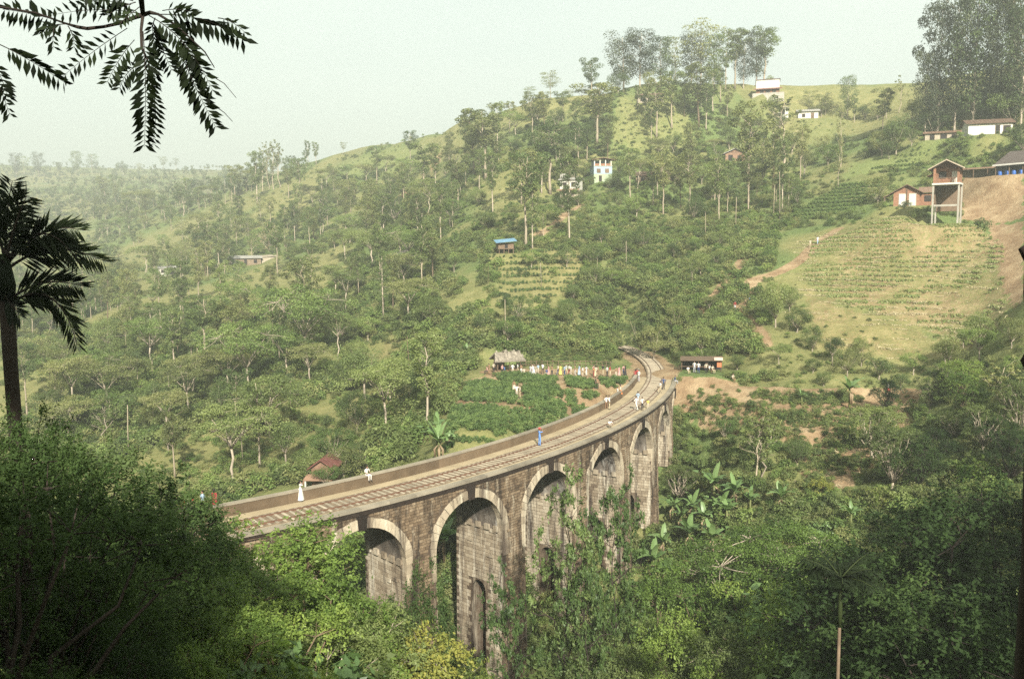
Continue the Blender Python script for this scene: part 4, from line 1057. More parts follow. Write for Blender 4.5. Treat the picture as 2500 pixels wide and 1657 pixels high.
def row(c, items):
    for it in items:
        kind, zx, zb, zt = it[:4]; v = it[4] if len(it) > 4 else None; wid = it[5] if len(it) > 5 else 1.0; lb = it[6] if len(it) > 6 else None
        a = c(zx, zb); b = c(zx, zt); plant(kind, a[0], a[1], b[1], v, lb, wid)
def plant_all():
    # the grove on the crest
    row(C6, [('big', 1110, 462, 120, 0, 1.25), ('big', 1215, 445, 96, 2, 1.2), ('round', 1080, 480, 330, 1, 1.0), ('big', 1345, 440, 135, 1, 1.1), ('layer', 1440, 430, 150, 0, 1.0), ('big', 1545, 440, 110, 0, .95), ('layer', 1605, 440, 45, 2, .95), ('big', 1690, 450, 130, 1, .95),
             ('layer', 1765, 440, 85, 1, .9), ('tall', 1825, 430, 90, 1, 1.3), ('big', 1880, 455, 150, 2, .85), ('big', 1960, 440, 90, 0, .9), ('tall', 2015, 450, 82, 3, 1.3), ('round', 2050, 470, 360, 0, .7), ('round', 1440, 445, 300, 1, .6), ('round', 1270, 450, 330, 4, .7),
             ('tall', 1322, 755, 380, 1, 1.2), ('tall', 1420, 690, 360, 0, 1.25), ('tall', 1592, 685, 310, 4, 1.4), ('tall', 1682, 595, 330, 2, 1.2), ('tall', 1733, 520, 300, 0, 1.2), ('tall', 940, 790, 430, 1, 1.9), ('tall', 640, 1115, 690, 3, 1.7), ('tall', 225, 1020, 590, 1, 1.7), ('tall', 150, 970, 600, 4, 1.2),
             ('tall', 525, 740, 490, 1, 1.4), ('tall', 605, 720, 480, 4, 1.3), ('tall', 720, 650, 470, 3, 1.5), ('tall', 820, 940, 690, 3, 1.4), ('tall', 875, 900, 700, 0, 1.2), ('tall', 455, 1180, 840, 1, 1.6), ('tall', 585, 1110, 790, 2, 1.2), ('tall', 1290, 780, 570, 0), ('tall', 1912, 1190, 560, 1, .9), ('sparse', 2140, 940, 500, 0, 1.3),
             ('tall', 80, 640, 490, 2, .9), ('layer', 215, 600, 468, 0), ('layer', 640, 505, 343, 2, 1.2), ('layer', 500, 540, 435, 1, 1.2), ('layer', 760, 530, 452, 0, 1.3), ('layer', 390, 530, 460, 2, 1.1), ('umb', 930, 520, 405, 1), ('umb', 340, 570, 490, 0), ('umb', 840, 540, 440, 0),
             ('round', 1520, 960, 790, 1, 1.0), ('round', 1320, 985, 850, 0), ('round', 1190, 960, 860, 1), ('round', 1080, 1000, 910, 0), ('umb', 1330, 1075, 880, 1, .8), ('round', 1450, 990, 880, 5), ('umb', 1690, 870, 760, 0), ('round', 1790, 830, 690, 0), ('layer', 2300, 590, 460, 0), ('round', 2380, 620, 490, 4),
             ('tall', 1695, 1180, 880, 0), ('tall', 1200, 560, 430, 2, .9), ('tall', 1250, 640, 440, 0, .9), ('tall', 1500, 620, 400, 4), ('tall', 1640, 700, 420, 2), ('tall', 1775, 640, 430, 1), ('round', 1480, 540, 450, 0), ('round', 1610, 560, 470, 5)])
    row(C5B, [('tall', 80, 415, 70, 2, .9), ('sparse', 120, 330, 30, 0, .8), ('sparse', 160, 320, 20, 1, .7), ('sparse', 195, 320, 0, 0, .8), ('sparse', 235, 310, 30, 1, .8), ('tall', 380, 410, 120, 3, 1.2), ('tall', 435, 150, -10, 2, .8), ('tall', 490, 150, 0, 2), ('layer', 680, 75, 0, 0), ('tall', 730, 480, 260, 1, 1.5), ('tall', 835, 700, 390, 4, 1.5), ('tall', 960, 670, 360, 2, 1.3),
              ('round', 1030, 570, 350, 1, 1.0), ('round', 890, 580, 380, 5, 1.1), ('tall', 1082, 640, 430, 2, .9), ('tall', 1152, 685, 330, 4), ('tall', 1197, 685, 360, 2), ('tall', 1238, 370, 20, 0, 1.3), ('tall', 1370, 460, 270, 3, 1.4), ('tall', 1440, 600, 430, 2, .8), ('tall', 1590, 210, -20, 1, 1.1), ('tall', 1950, 730, 90, 3, 1.15), ('tall', 1996, 730, 300, 2, .9),
              ('tall', 2252, 700, 110, 2, .8), ('tall', 2072, 670, 480, 2, .8), ('umb', 430, 1565, 940, 2, .85, 'large bright green spreading tree standing over the valley left of the tea plots'), ('umb', 690, 1170, 880, 1, .9), ('round', 850, 1380, 1185, 2, 1.0), ('umb', 640, 1500, 1160, 1, .8),
              ('round', 1830, 1415, 1215, 2, 1.15, 'broad bright green tree right behind the thatched tea hut'), ('round', 1640, 1330, 1170, 1, .9), ('round', 1450, 900, 780, 5, 1.1), ('round', 1300, 960, 860, 4), ('round', 1680, 600, 470, 3, 1.5), ('round', 2200, 480, 340, 1), ('tall', 300, 380, 180, 1, 1.2), ('umb', 560, 330, 170, 0), ('tall', 1480, 470, 130, 1, 1.2), ('tall', 1530, 300, 60, 0), ('tall', 1760, 190, 0, 1, 1.2), ('umb', 1000, 380, 200, 1, .8), ('round', 640, 430, 260, 4)])
    p = C5B(960, 1240); plant('cone', p[0], p[1], C5B(0, 740)[1], 0, 'dark conical conifer standing alone on the open slope', 1.0)
    p = C5B(165, 770); plant('bare', p[0], p[1], C5B(0, 580)[1], 0, 'nearly leafless pinkish-brown tree beside the white roofs on the wooded slope', 1.1)
    p = C5B(192, 1475); plant('palm', p[0], p[1], C5B(0, 1050)[1], 2, 'very tall thin palm with a pale trunk rising out of the valley wood', .8)
    row(C8, [('tall', 620, 345, 200, 1, 1.6), ('big', 680, 355, 195, 1, .7), ('umb', 820, 440, 270, 0), ('umb', 1080, 430, 285, 1), ('umb', 1230, 360, 240, 0), ('tall', 1385, 335, 140, 1, 1.6), ('tall', 1513, 335, 130, 1, 1.2), ('tall', 1245, 720, 470, 0, 1.2), ('tall', 1290, 725, 510, 2), ('tall', 1210, 785, 610, 4, 1.3), ('tall', 1320, 640, 470, 0), ('tall', 1395, 620, 430, 1),
             ('tall', 565, 945, 700, 2), ('tall', 590, 940, 740, 4), ('umb', 920, 780, 640, 1), ('umb', 780, 830, 700, 0), ('tall', 1212, 1285, 900, 3, 1.6), ('tall', 1055, 1275, 1050, 4, 1.3), ('tall', 1285, 1205, 960, 1, 1.3), ('umb', 1470, 1500, 1010, 2, .8), ('round', 850, 1540, 1365, 2), ('umb', 300, 1420, 1285, 0, 1.3), ('umb', 900, 1000, 850, 0, 1.3), ('umb', 1120, 930, 800, 1), ('palm', 1130, 1360, 1180, 0), ('palm', 900, 1420, 1250, 1), ('palm', 1000, 1500, 1330, 2)])
    row(C13, [('tall', 1428, 462, 0, 0), ('tall', 1652, 385, -60, 1), ('palm', 1325, 560, 335, 0, .9), ('palm', 1555, 500, 225, 1, .9), ('palm', 1893, 420, 20, 2, .8), ('tall', 1912, 370, -160, 2, .8), ('palm', 1845, 420, 130, 0, .9), ('round', 2025, 335, 160, 1, .8), ('palm', 718, 820, 560, 1, .8), ('palm', 497, 860, 700, 0, .8), ('sparse', 1218, 960, 740, 2, .8), ('tall', 1960, 330, 90, 2), ('tall', 1715, 270, 80, 4), ('tall', 1865, 330, 60, 1),
              ('round', 840, 670, 480, 1, 1.2), ('round', 1440, 550, 460, 2, 1.2), ('round', 1860, 1250, 870, 3, .75, 'tall bright rounded bush-tree between the zigzag dirt trail and the dry field'), ('round', 1480, 1330, 1150, 2, 1.2), ('round', 1300, 1480, 1230, 0, 1.1), ('umb', 1350, 1170, 1000, 0, .8), ('bush', 1690, 1490, 1440, 3, 1.2),
              ('round', 620, 960, 800, 2, 1.2), ('round', 820, 1480, 1150, 1, .9), ('round', 930, 1500, 1230, 4, 1.0), ('round', 600, 1520, 1430, 3), ('round', 300, 1080, 920, 5, 1.2), ('round', 1100, 1300, 1080, 4), ('round', 1250, 680, 560, 2, 1.2), ('round', 1080, 720, 600, 5)])
    row(C3, [('huge', 1130, 1330, 130, 0, .62), ('huge', 1290, 1310, 10, 2, .62), ('huge', 1470, 1280, -30, 1, .62), ('huge', 1660, 1240, 30, 0, .62), ('huge', 1800, 1230, -30, 2, .62), ('huge', 1930, 1240, 60, 1, .62), ('tall', 1875, 900, -200, 0, 1.0), ('huge', 1010, 1320, 560, 0, .62), ('round', 1080, 1340, 1050, 1), ('round', 1700, 1200, 850, 2, .9), ('round', 1850, 1250, 880, 1), ('tall', 1535, 1160, 760, 2, 1.4), ('round', 1600, 1190, 960, 1),
             ('big', 270, 1150, 765, 1, .85), ('layer', 640, 1135, 855, 0), ('sparse', 770, 1080, 765, 1), ('layer', 60, 1110, 905, 0), ('round', 440, 1150, 1000, 1, 1.3), ('round', 560, 1150, 1030, 4, 1.2), ('round', 740, 1480, 1110, 1, .8), ('round', 600, 1500, 1260, 4), ('round', 480, 1500, 1340, 5), ('round', 880, 1400, 1230, 1), ('sparse', 205, 1600, 1050, 0, .5), ('round', 200, 1450, 1280, 1), ('tall', 335, 1180, 950, 2), ('round', 900, 1150, 980, 2), ('round', 1940, 1500, 1180, 1, .9), ('round', 1820, 1310, 1215, 2)])
    row(C5, [('round', 760, 480, 250, 4, .9), ('sparse', 460, 335, -20, 0, .45), ('round', 850, 120, -20, 1), ('round', 100, 420, 230, 5), ('round', 30, 560, 430, 4), ('round', 90, 1280, 1080, 3), ('round', 140, 1450, 1240, 3, 1.2), ('round', 1420, 1568, 1400, 2, 1.0, 'single round bright green bush-tree at the foot of the dry field')])
    # right-hand slope under the big field and beside the terraces
    row(CR1, [('round', 1290, 170, 0, 4, 1.0), ('round', 1480, 190, 50, 1, 1.2), ('round', 1690, 160, 10, 2, 1.2), ('round', 1880, 250, 90, 1, 1.3), ('round', 1080, 150, 50, 3, 1.2), ('umb', 880, 120, -30, 1, 1.2), ('round', 620, 130, 20, 3, 1.2), ('round', 1150, 230, 130, 3, 1.3), ('round', 1620, 260, 150, 1), ('sparse', 1790, 420, 190, 2, .9)])
    for it in [('sparse', 735, 800, 360, 0, 1.1, 'pale twin-forked tree with thin crown on the slope beyond the piers'), ('sparse', 772, 790, 330, 2, 1.0), ('near_round', 1560, 880, 400, 3, .9), ('near_round', 1720, 870, 520, 1, 1.0), ('sparse', 2225, 560, 60, 1, 1.3, 'pale crooked branching tree at the far edge of the terraces'), ('near_round', 2120, 640, 300, 3, 1.1), ('near_round', 2250, 700, 400, 1, 1.0), ('near_round', 2330, 560, 150, 3, .9), ('near_round', 2010, 420, 120, 0, 1.0), ('near_round', 1930, 560, 330, 3, .9)]:
        a = CR1(it[1], it[2]); b = CR1(it[1], it[3]); plant(it[0], a[0], a[1], b[1], it[4], it[6] if len(it) > 6 else None, it[5], 60)

    for px, py, top, k, v, y0 in ((765, 1185, 1090, 'round', 0, 80), (840, 1175, 1085, 'round', 4, 80), (800, 1200, 1128, 'round', 2, 80), (880, 1165, 1070, 'round', 1, 80)): plant(k, px, py, top, v, None, 1.1, y0)
    for px, py, top, v in ((1672, 893, 850, 3), (1738, 890, 845, 0), (1706, 885, 848, 6)): plant('round', px, py, top, v, None, 1.3)
    for zx, zb, zt, v in ((1075, 1075, 960, 1), (1020, 1090, 1000, 3), (820, 1190, 1090, 4)): a = C6(zx, zb); plant('round', a[0], a[1], C6(0, zt)[1], v, None, 1.1)
    # --- nearer than the bridge
    near = [  # dense greenery in front of the near abutment
     ('near_round', 640, 1236, 43, 0, .95), ('near_round', 470, 1272, 45, 0, .6), ('near_round', 735, 1350, 41, 0, .75), ('near_round', 545, 1320, 36, 0, .9), ('near_round', 660, 1440, 32, 0, .9), ('near_round', 520, 1480, 27, 0, .9), ('near_bush', 610, 1590, 25, 0, 1.0), ('near_round', 780, 1480, 36, 3, .8), ('near_round', 700, 1600, 27, 0, .7),
     # yellowing growth before the first arches
     ('near_round', 905, 1395, 47, 2, .7), ('near_round', 1000, 1395, 48, 1, .42), ('near_round', 850, 1425, 43, 3, .75), ('near_round', 980, 1490, 44, 2, .75), ('near_round', 890, 1530, 38, 0, .7), ('near_round', 1070, 1560, 47, 2, .6), ('near_bush', 960, 1620, 36, 1, .9), ('near_bush', 820, 1620, 30, 1, .9), ('near_bush', 1120, 1640, 50, 1, 1.0), ('near_round', 640, 1640, 23, 6, .6),
     # shaded mass at the left
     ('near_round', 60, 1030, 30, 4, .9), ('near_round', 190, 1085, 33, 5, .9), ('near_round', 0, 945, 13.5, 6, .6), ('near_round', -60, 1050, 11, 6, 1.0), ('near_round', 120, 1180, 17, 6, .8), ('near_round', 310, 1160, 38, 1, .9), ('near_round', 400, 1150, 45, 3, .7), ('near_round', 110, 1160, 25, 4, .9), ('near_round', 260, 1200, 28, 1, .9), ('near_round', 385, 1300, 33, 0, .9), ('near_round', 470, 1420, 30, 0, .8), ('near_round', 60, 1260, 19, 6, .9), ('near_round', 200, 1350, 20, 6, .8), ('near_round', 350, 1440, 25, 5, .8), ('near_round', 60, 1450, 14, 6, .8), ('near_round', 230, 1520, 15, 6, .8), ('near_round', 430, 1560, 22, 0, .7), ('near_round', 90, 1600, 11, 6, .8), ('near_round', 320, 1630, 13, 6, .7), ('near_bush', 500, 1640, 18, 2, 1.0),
     # in the valley, in front of the piers
     ('near_open', 1375, 1100, 56, 0, .52), ('near_open', 1495, 1165, 60, 1, .4), ('near_open', 1235, 1400, 52, 1, .5), ('near_open', 1430, 1360, 53, 1, .42),
     ('near_bush', 1230, 1600, 52, 1, 1.0), ('near_bush', 1330, 1640, 50, 2, 1.0), ('near_round', 1460, 1560, 54, 3, .6), ('near_round', 1560, 1560, 54, 3, .7), ('near_umb', 1500, 1640, 44, 1, .7), ('near_bush', 1400, 1600, 56, 1, 1.0),
     # right: bright growth, then the dark tree
     ('near_round', 1640, 1365, 66, 0, .7), ('near_umb', 1790, 1310, 70, 0, .8), ('near_umb', 1900, 1270, 72, 0, .9), ('near_round', 1740, 1400, 62, 0, .8), ('near_round', 1850, 1400, 60, 0, .8), ('near_umb', 1980, 1290, 68, 0, .8), ('near_umb', 2080, 1340, 64, 1, .8), ('near_round', 1680, 1490, 55, 0, .75), ('near_round', 1800, 1510, 52, 3, .75), ('near_round', 1930, 1480, 54, 0, .75), ('near_round', 1590, 1480, 60, 3, .6), ('near_round', 2030, 1560, 48, 0, .7), ('near_round', 1880, 1600, 46, 3, .6), ('near_round', 1700, 1610, 48, 0, .6), ('near_bush', 2130, 1590, 46, 0, 1.0), ('near_umb', 2230, 1620, 40, 0, .8), ('near_round', 2065, 1385, 47, 0, .75), ('near_round', 1990, 1440, 49, 0, .6),
     ('near_round', 2260, 1235, 45, 4, 1.0), ('near_round', 2390, 1290, 40, 1, .95), ('near_round', 2190, 1400, 42, 1, .8), ('near_round', 2330, 1430, 36, 1, .9), ('near_round', 2450, 1480, 30, 1, .9), ('near_round', 2290, 1540, 33, 1, .8), ('near_round', 2470, 1150, 52, 1, .8), ('near_round', 2420, 1600, 26, 1, .8),
    ]
    near += [('near_bush', 700, 1615, 30, 4, 1.0), ('near_bush', 800, 1640, 32, 4, .9), ('near_bush', 620, 1640, 27, 4, .8), ('near_bush', 2150, 1610, 42, 4, 1.0), ('near_bush', 2080, 1640, 40, 4, .8), ('near_bush', 1900, 1440, 62, 4, 1.0)]
    for it in near: top_at(*it[:4], it[4], it[5])
    top_at('palm', 2052, 1420, 30, 3, 1.0, 'dark feathery areca palm on a thin pale trunk rising from the bright bushes')
    # --- filling the wooded slopes
    KEEP.extend([(1800, 650, 1885, 845, 172), (1880, 570, 2040, 660, 178), (1600, 1130, 1830, 1345, 98), (1860, 1170, 1960, 1260, 98), (2050, 1220, 2110, 1300, 98)])
    T = [('tall', 11, 18, 4.5), ('round', 5, 9, 4.0), ('umb', 8, 12, 3), ('layer', 9, 13, 1), ('sparse', 8, 12, .25)]
    fill([(60, 930), (400, 850), (900, 870), (1060, 950), (1060, 1060), (900, 1130), (600, 1190), (300, 1150), (60, 1050)], 360, [('round', 5, 9, 4), ('umb', 8, 12, 3), ('tall', 10, 15, 3), ('palm', 7, 11, 1.6), ('sparse', 8, 11, .8)], 5.0, group='trees of the valley wood behind the viaduct')
    fill([(230, 620), (640, 560), (1000, 600), (1120, 780), (920, 850), (600, 840), (250, 860)], 230, T, 6.6, group='trees of the lower wooded slope')
    fill([(230, 480), (720, 440), (1060, 450), (1150, 600), (640, 600), (240, 620)], 230, T, 7.6, group='trees of the upper wooded slope')
    fill([(760, 430), (1080, 400), (1280, 260), (1450, 240), (1480, 360), (1440, 470), (1200, 520), (1060, 500)], 190, T, 7.0, group='trees under the crest')
    fill([(1480, 390), (1700, 370), (1950, 340), (2060, 360), (1960, 470), (1940, 530), (1760, 560), (1600, 540), (1440, 520)], 190, T[:4], 6.5, group='trees of the slope below the grassy hilltop')
    fill([(1180, 640), (1420, 560), (1750, 560), (1800, 620), (1700, 830), (1560, 860), (1480, 840), (1160, 840)], 230, [('round', 3, 6, 3), ('bush', 1.5, 3, 4), ('palm', 5, 8, .4)], 4.0, group='bushy trees beyond the far end of the viaduct', path=3.0)
    fill([(1640, 960), (1800, 950), (2000, 1040), (2100, 1180), (1900, 1180), (1680, 1230), (1640, 1100)], 120, [('round', 2.2, 4, 2), ('bush', 1.0, 2.2, 4)], 3.0, 60, ('grass', 'terr'), group='bushes below the terraces')
    fill([(2080, 1000), (2480, 900), (2480, 1230), (2150, 1250)], 130, [('near_round', 4, 7, 2), ('near_bush', 1.5, 3, 3)], 3.0, 50, group='bushes of the shaded slope')
    fill([(1600, 1180), (2150, 1190), (2150, 1330), (1640, 1340)], 90, [('near_round', 4, 7, 2), ('near_bush', 1.5, 3, 3)], 3.0, 50, group='bushes in the valley bottom')
    fill([(1960, 520), (2150, 480), (2330, 545), (2440, 560), (2200, 600), (2000, 590)], 70, [('bush', 1.2, 2.6, 3)], 2.5, group='bushes round the brick bungalow')
    fill([(1860, 830), (2480, 830), (2480, 900), (1900, 930), (1720, 900)], 150, [('round', 2.5, 5, 3), ('bush', 1.4, 2.6, 2)], 3.0, 70, clear=(), group='bushes along the terrace path')
    fill([(1900, 296), (2270, 285), (2290, 335), (2150, 350), (1900, 335)], 60, [('round', 5, 9, 3), ('layer', 9, 13, 2), ('tall', 10, 15, 2)], 6.0, group='trees along the skyline saddle')
    # --- ground cover: nobody could count it
    gp = []
    for poly, n, lo, hi, y0 in (([(0, 470), (720, 420), (1060, 450), (1180, 860), (1000, 1130), (560, 1220), (0, 1100)], 5200, .5, 1.6, 85), ([(720, 420), (1100, 300), (1500, 220), (1950, 300), (1950, 560), (1500, 640), (1100, 640)], 4200, .3, 1.0, 85), ([(1180, 620), (1700, 540), (1900, 560), (1860, 860), (1560, 880), (1150, 850)], 2400, .4, 1.2, 85),
                                ([(1620, 930), (2500, 880), (2500, 1300), (1640, 1340)], 1500, .25, .75, 55), ([(1900, 560), (2500, 540), (2500, 900), (1900, 900)], 700, .12, .35, 70), ([(1900, 300), (2500, 280), (2500, 540), (1900, 560)], 900, .3, .9, 85), ([(900, 1100), (1650, 1300), (1700, 1657), (600, 1657)], 700, .4, 1.1, 40), ([(1600, 1250), (2500, 1200), (2500, 1657), (1600, 1657)], 500, .5, 1.1, 34), ([(0, 1100), (620, 1200), (620, 1657), (0, 1657)], 500, .4, 1.0, 8)):
        for p, q in zip(hits(*zip(*in_poly_pts(poly, n)), y0), range(n)):
            if p[0] == p[0]: gp.append((p[0], p[1], p[2], random.uniform(lo, hi)))
    keep = []; cl = clearing(np.array([g[0] for g in gp]), np.array([g[1] for g in gp]))
    for gi, (x, y, z, s) in enumerate(gp):
        if cl[gi] > .3 and y > 115:
            if random.random() < .62 * cl[gi]: continue
            s *= .55
        if on_deck(x, y, 4.2) and z > -2.7: continue
        fld = any(inside(np.array([x]), np.array([y]), POLY[k])[0] for k in ('plots', 'crowd', 'bare', 'yard', 'tearows'))
        if fld or min(seg_dist(np.array([x]), np.array([y]), v[0])[0] for v in PATHW.values()) < 1.1: continue
        if inside(np.array([x]), np.array([y]), POLY['grass'])[0]: s *= .5
        if any(inside(np.array([x]), np.array([y]), POLY[k])[0] for k in ('field', 'dryfield', 'hutbank', 'greens', 'crestgrass')):
            if random.random() < (.35 if inside(np.array([x]), np.array([y]), POLY['crestgrass'])[0] else .75): continue
            s = min(s, .30)
        if inside(np.array([x]), np.array([y]), POLY['terr'])[0]: s = min(s, .3)
        keep.append((x, y, z - .05, s))
    k = np.array(keep); protos = [b[0] for b in PT['bush']]
    scatter('undergrowth', k[:, :3], k[:, 3], rng.uniform(0, 6.28, len(k)), rng.choice([0, 2, 3, 4, 3, 2], len(k)), protos, 'low scrub and weeds covering the slopes between the trees')
    # --- the far wood on the hazy ridges
    fp = []
    for poly, n in (([(0, 390), (560, 400), (640, 430), (560, 500), (0, 560)], 900), ([(0, 540), (260, 500), (300, 760), (0, 860)], 260), ([(560, 430), (760, 400), (740, 440), (560, 480)], 60)):
        for p in hits(*zip(*in_poly_pts(poly, n)), 150):
            if p[0] == p[0]: fp.append(p)
    for px in list(range(20, 560, 13)):                 # trees standing along the far ridge against the sky
        p = hit(px + random.uniform(-5, 5), 424 + 8 * math.sin(px * .02), 300)
        if p[0] == p[0]: fp.append(p)
    f = np.array(fp)
    fprotos = [joined(*PT['tall'][0][:2]), joined(*PT['tall'][3][:2]), joined(*PT['round'][0][:2]), joined(*PT['round'][1][:2]), joined(*PT['umb'][0][:2])]
    scatter('far_wood', f, rng.uniform(.3, .6, len(f)), rng.uniform(0, 6.28, len(f)), rng.integers(0, 5, len(f)), fprotos, 'hazy wood covering the far ridges')
    for px, top, base, kd in ((188, 372, 420, 'big'), (225, 378, 418, 'layer'), (40, 378, 425, 'big'), (95, 376, 425, 'big'), (60, 384, 425, 'layer'), (145, 398, 424, 'tall'), (400, 385, 412, 'layer'), (430, 388, 410, 'layer'), (452, 377, 405, 'tall'), (480, 380, 405, 'layer'), (505, 378, 404, 'tall'), (533, 377, 404, 'layer'), (560, 385, 405, 'tall'), (575, 388, 408, 'layer'), (340, 400, 420, 'layer'), (300, 398, 422, 'round')):
        plant(kd, px, base + 6, top, None, None, 1.0 if kd != 'tall' else 1.3, 300)

def shade_trees():
    """unseen trees added round the viewpoint to shade the near left and right corners; the hanging branch belongs to the first"""
    DESC['shade'] = ('unseen tree added to shade the foreground', 'shade_caster_tree', 'tree')
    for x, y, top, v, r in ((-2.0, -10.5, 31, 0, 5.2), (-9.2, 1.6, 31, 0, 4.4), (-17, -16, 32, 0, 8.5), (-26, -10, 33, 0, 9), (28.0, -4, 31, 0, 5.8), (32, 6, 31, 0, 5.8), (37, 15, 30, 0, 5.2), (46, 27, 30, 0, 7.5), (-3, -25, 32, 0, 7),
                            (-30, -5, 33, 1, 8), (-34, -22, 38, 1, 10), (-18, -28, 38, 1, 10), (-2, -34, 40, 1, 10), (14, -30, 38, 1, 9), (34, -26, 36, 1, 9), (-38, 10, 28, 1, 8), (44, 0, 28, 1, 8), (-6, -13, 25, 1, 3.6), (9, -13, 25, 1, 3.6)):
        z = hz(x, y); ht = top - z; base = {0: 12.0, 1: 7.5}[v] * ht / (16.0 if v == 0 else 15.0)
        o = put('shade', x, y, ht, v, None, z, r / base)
        RECS.pop(); tag(o, 'unseen tree added beside the viewpoint to shade the foreground', 'tree', 'unseen trees added for shade')

# ------------------------------------------------------------------ buildings
LM = {}      # landmarks that plants' labels refer to: phrase -> (column, row)
def bm_mats():
    g = globals()
    g['m_brick'] = simple('red_brick', (0.17, 0.088, 0.053), 0.9, 0.3, 2.5, .4); g['m_white'] = simple('whitewash', (0.40, 0.385, 0.33), 0.8, 0.12, 0.8); g['m_dark'] = simple('dark_opening', (0.02, 0.017, 0.015), 0.8)
    g['m_tile'] = simple('clay_tile', (0.11, 0.07, 0.048), 0.9, 0.35, 1.5, .4); g['m_tin'] = simple('grey_tin', (0.22, 0.21, 0.185), 0.6, 0.2, 0.7); g['m_rust'] = simple('rusty_tin', (0.14, 0.085, 0.055), 0.8, 0.4, 1.0); g['m_blue'] = simple('blue_tin', (0.10, 0.19, 0.27), 0.5, 0.2, .8)
    g['m_paleblue'] = simple('pale_blue_wall', (0.20, 0.25, 0.265), 0.8, 0.15, .8); g['m_lime'] = simple('pale_green_wall', (0.22, 0.26, 0.17), 0.8, 0.15, .8); g['m_cream'] = simple('cream_wall', (0.24, 0.205, 0.15), 0.85, 0.2, .8); g['m_wood'] = simple('weathered_wood', (0.11, 0.075, 0.048), 0.9, 0.3, 2.0)
    g['m_conc'] = simple('pale_concrete', (0.27, 0.25, 0.205), 0.9, 0.2, 1.0); g['m_thatch'] = simple('grey_thatch', (0.18, 0.155, 0.12), 1.0, 0.4, 3.0, .8); g['m_tarp'] = simple('green_netting', (0.13, 0.27, 0.17), 0.8, 0.3, .6); g['m_bluebarrel'] = simple('blue_plastic', (0.03, 0.09, 0.28), 0.4); g['m_orange'] = simple('orange_sheet', (0.32, 0.11, 0.05), 0.8, .2)
    g['m_mud'] = simple('mud_wall', (0.18, 0.135, 0.09), .9, .3, 1.0); g['m_ridge'] = simple('pale_roof_edge', (0.28, 0.23, 0.17), 0.8, .2); g['m_red'] = simple('dull_red_tin', (0.11, 0.045, 0.035), 0.8, .3, 1.0); g['m_stone'] = simple('grey_rock', (0.17, 0.15, 0.125), 0.95, .35, .8, .8)
PITS = {}
def site(name, px, py, y0=85.0, r0=5.0, r1=10.0, dz=0.0):
    p = hit(px, py, y0); PADS.append((p[0], p[1], p[2] + dz, r0, r1)); PITS[name] = (p[0], p[1], p[2] + dz)
def house(name, label, cat, at_, rz, w, d, h, wall, roof, gable='x', pitch=.5, over=.5, ops=(), storeys=None, ground=0.0, thick=.12, base=None, open_front=False, lm=None):
    """walls (w wide, d deep), a pitched roof, and openings (x, z, width, height, material) on the side that faces the viaduct"""
    x, y, z = at_; root = empty(name, (x, y, z), rz); tag(root, label, cat)
    lev = storeys or [(0, h, wall)]
    for (z0, z1, m) in lev:
        b = MB(); b.box(-w / 2, w / 2, -d / 2, d / 2, z0 - (1.2 if z0 == 0 else 0), z1 - (.003 if z1 < h else 0)); 
        if z1 == h and pitch > 0:
            if gable == 'x': b.add([(-w / 2, -d / 2, h), (w / 2, -d / 2, h), (0, -d / 2, h + pitch * w / 2), (-w / 2, d / 2, h), (w / 2, d / 2, h), (0, d / 2, h + pitch * w / 2)], [(0, 1, 2), (5, 4, 3), (0, 2, 5, 3), (1, 4, 5, 2)])
            else: b.add([(-w / 2, -d / 2, h), (-w / 2, d / 2, h), (-w / 2, 0, h + pitch * d / 2), (w / 2, -d / 2, h), (w / 2, d / 2, h), (w / 2, 0, h + pitch * d / 2)], [(0, 1, 2), (5, 4, 3), (0, 2, 5, 3), (1, 4, 5, 2)])
        b.obj('wall', m, root)
    for q in ops:
        ox, oz, ow, oh, om, nm = q
        f = MB(); e = .07
        y0 = -d / 2
        f.box(ox - ow / 2 - e, ox - ow / 2, y0 - .05, y0 + .05, oz, oz + oh); f.box(ox + ow / 2, ox + ow / 2 + e, y0 - .05, y0 + .05, oz, oz + oh); f.box(ox - ow / 2 - e, ox + ow / 2 + e, y0 - .06, y0 + .05, oz + oh, oz + oh + e); f.box(ox - ow / 2 - e, ox + ow / 2 + e, y0 - .08, y0 + .05, oz - e, oz)
        fo = f.obj(nm, m_wood if om is not m_white else m_conc, root); p = MB(); p.box(ox - ow / 2, ox + ow / 2, y0 - .02, y0 + .04, oz, oz + oh); p.obj('leaf_panel' if nm == 'door' else 'pane', om, fo)
    r = MB(); t = thick
    if pitch == 0: r.box(-w / 2 - over, w / 2 + over, -d / 2 - over, d / 2 + over, h + .003, h + .003 + t)
    else:
        A, B = (w, d) if gable == 'x' else (d, w)
        for s in (-1, 1):
            e0, zz = s * (A / 2 + over), h - pitch * over
            top = h + pitch * A / 2
            P = []
            for yy in (-B / 2 - over, B / 2 + over):
                for (xx, z_) in ((e0, zz + .01), (0, top + .01), (0, top + t + .01), (e0, zz + t + .01)): P.append((xx, yy, z_) if gable == 'x' else (yy, xx, z_))
            r.hexa(P)
            for k in range(int(B / .8)):      # standing seams
                yy = -B / 2 - over + .4 + k * .8; P = []
                for q in (yy, yy + .06):
                    for (xx, z_) in ((e0, zz + t), (0, top + t), (0, top + t + .07), (e0, zz + t + .07)): P.append((xx, q, z_) if gable == 'x' else (q, xx, z_))
                r.hexa(P)
    r.obj('roof', roof, root)
    if lm: q = proj((x, y, z)); LM[lm] = (q[0], q[1])
    return root
def face(at_):  # turn so that the front (-y) looks at the viewpoint
    return math.atan2(at_[1], at_[0]) - math.pi / 2
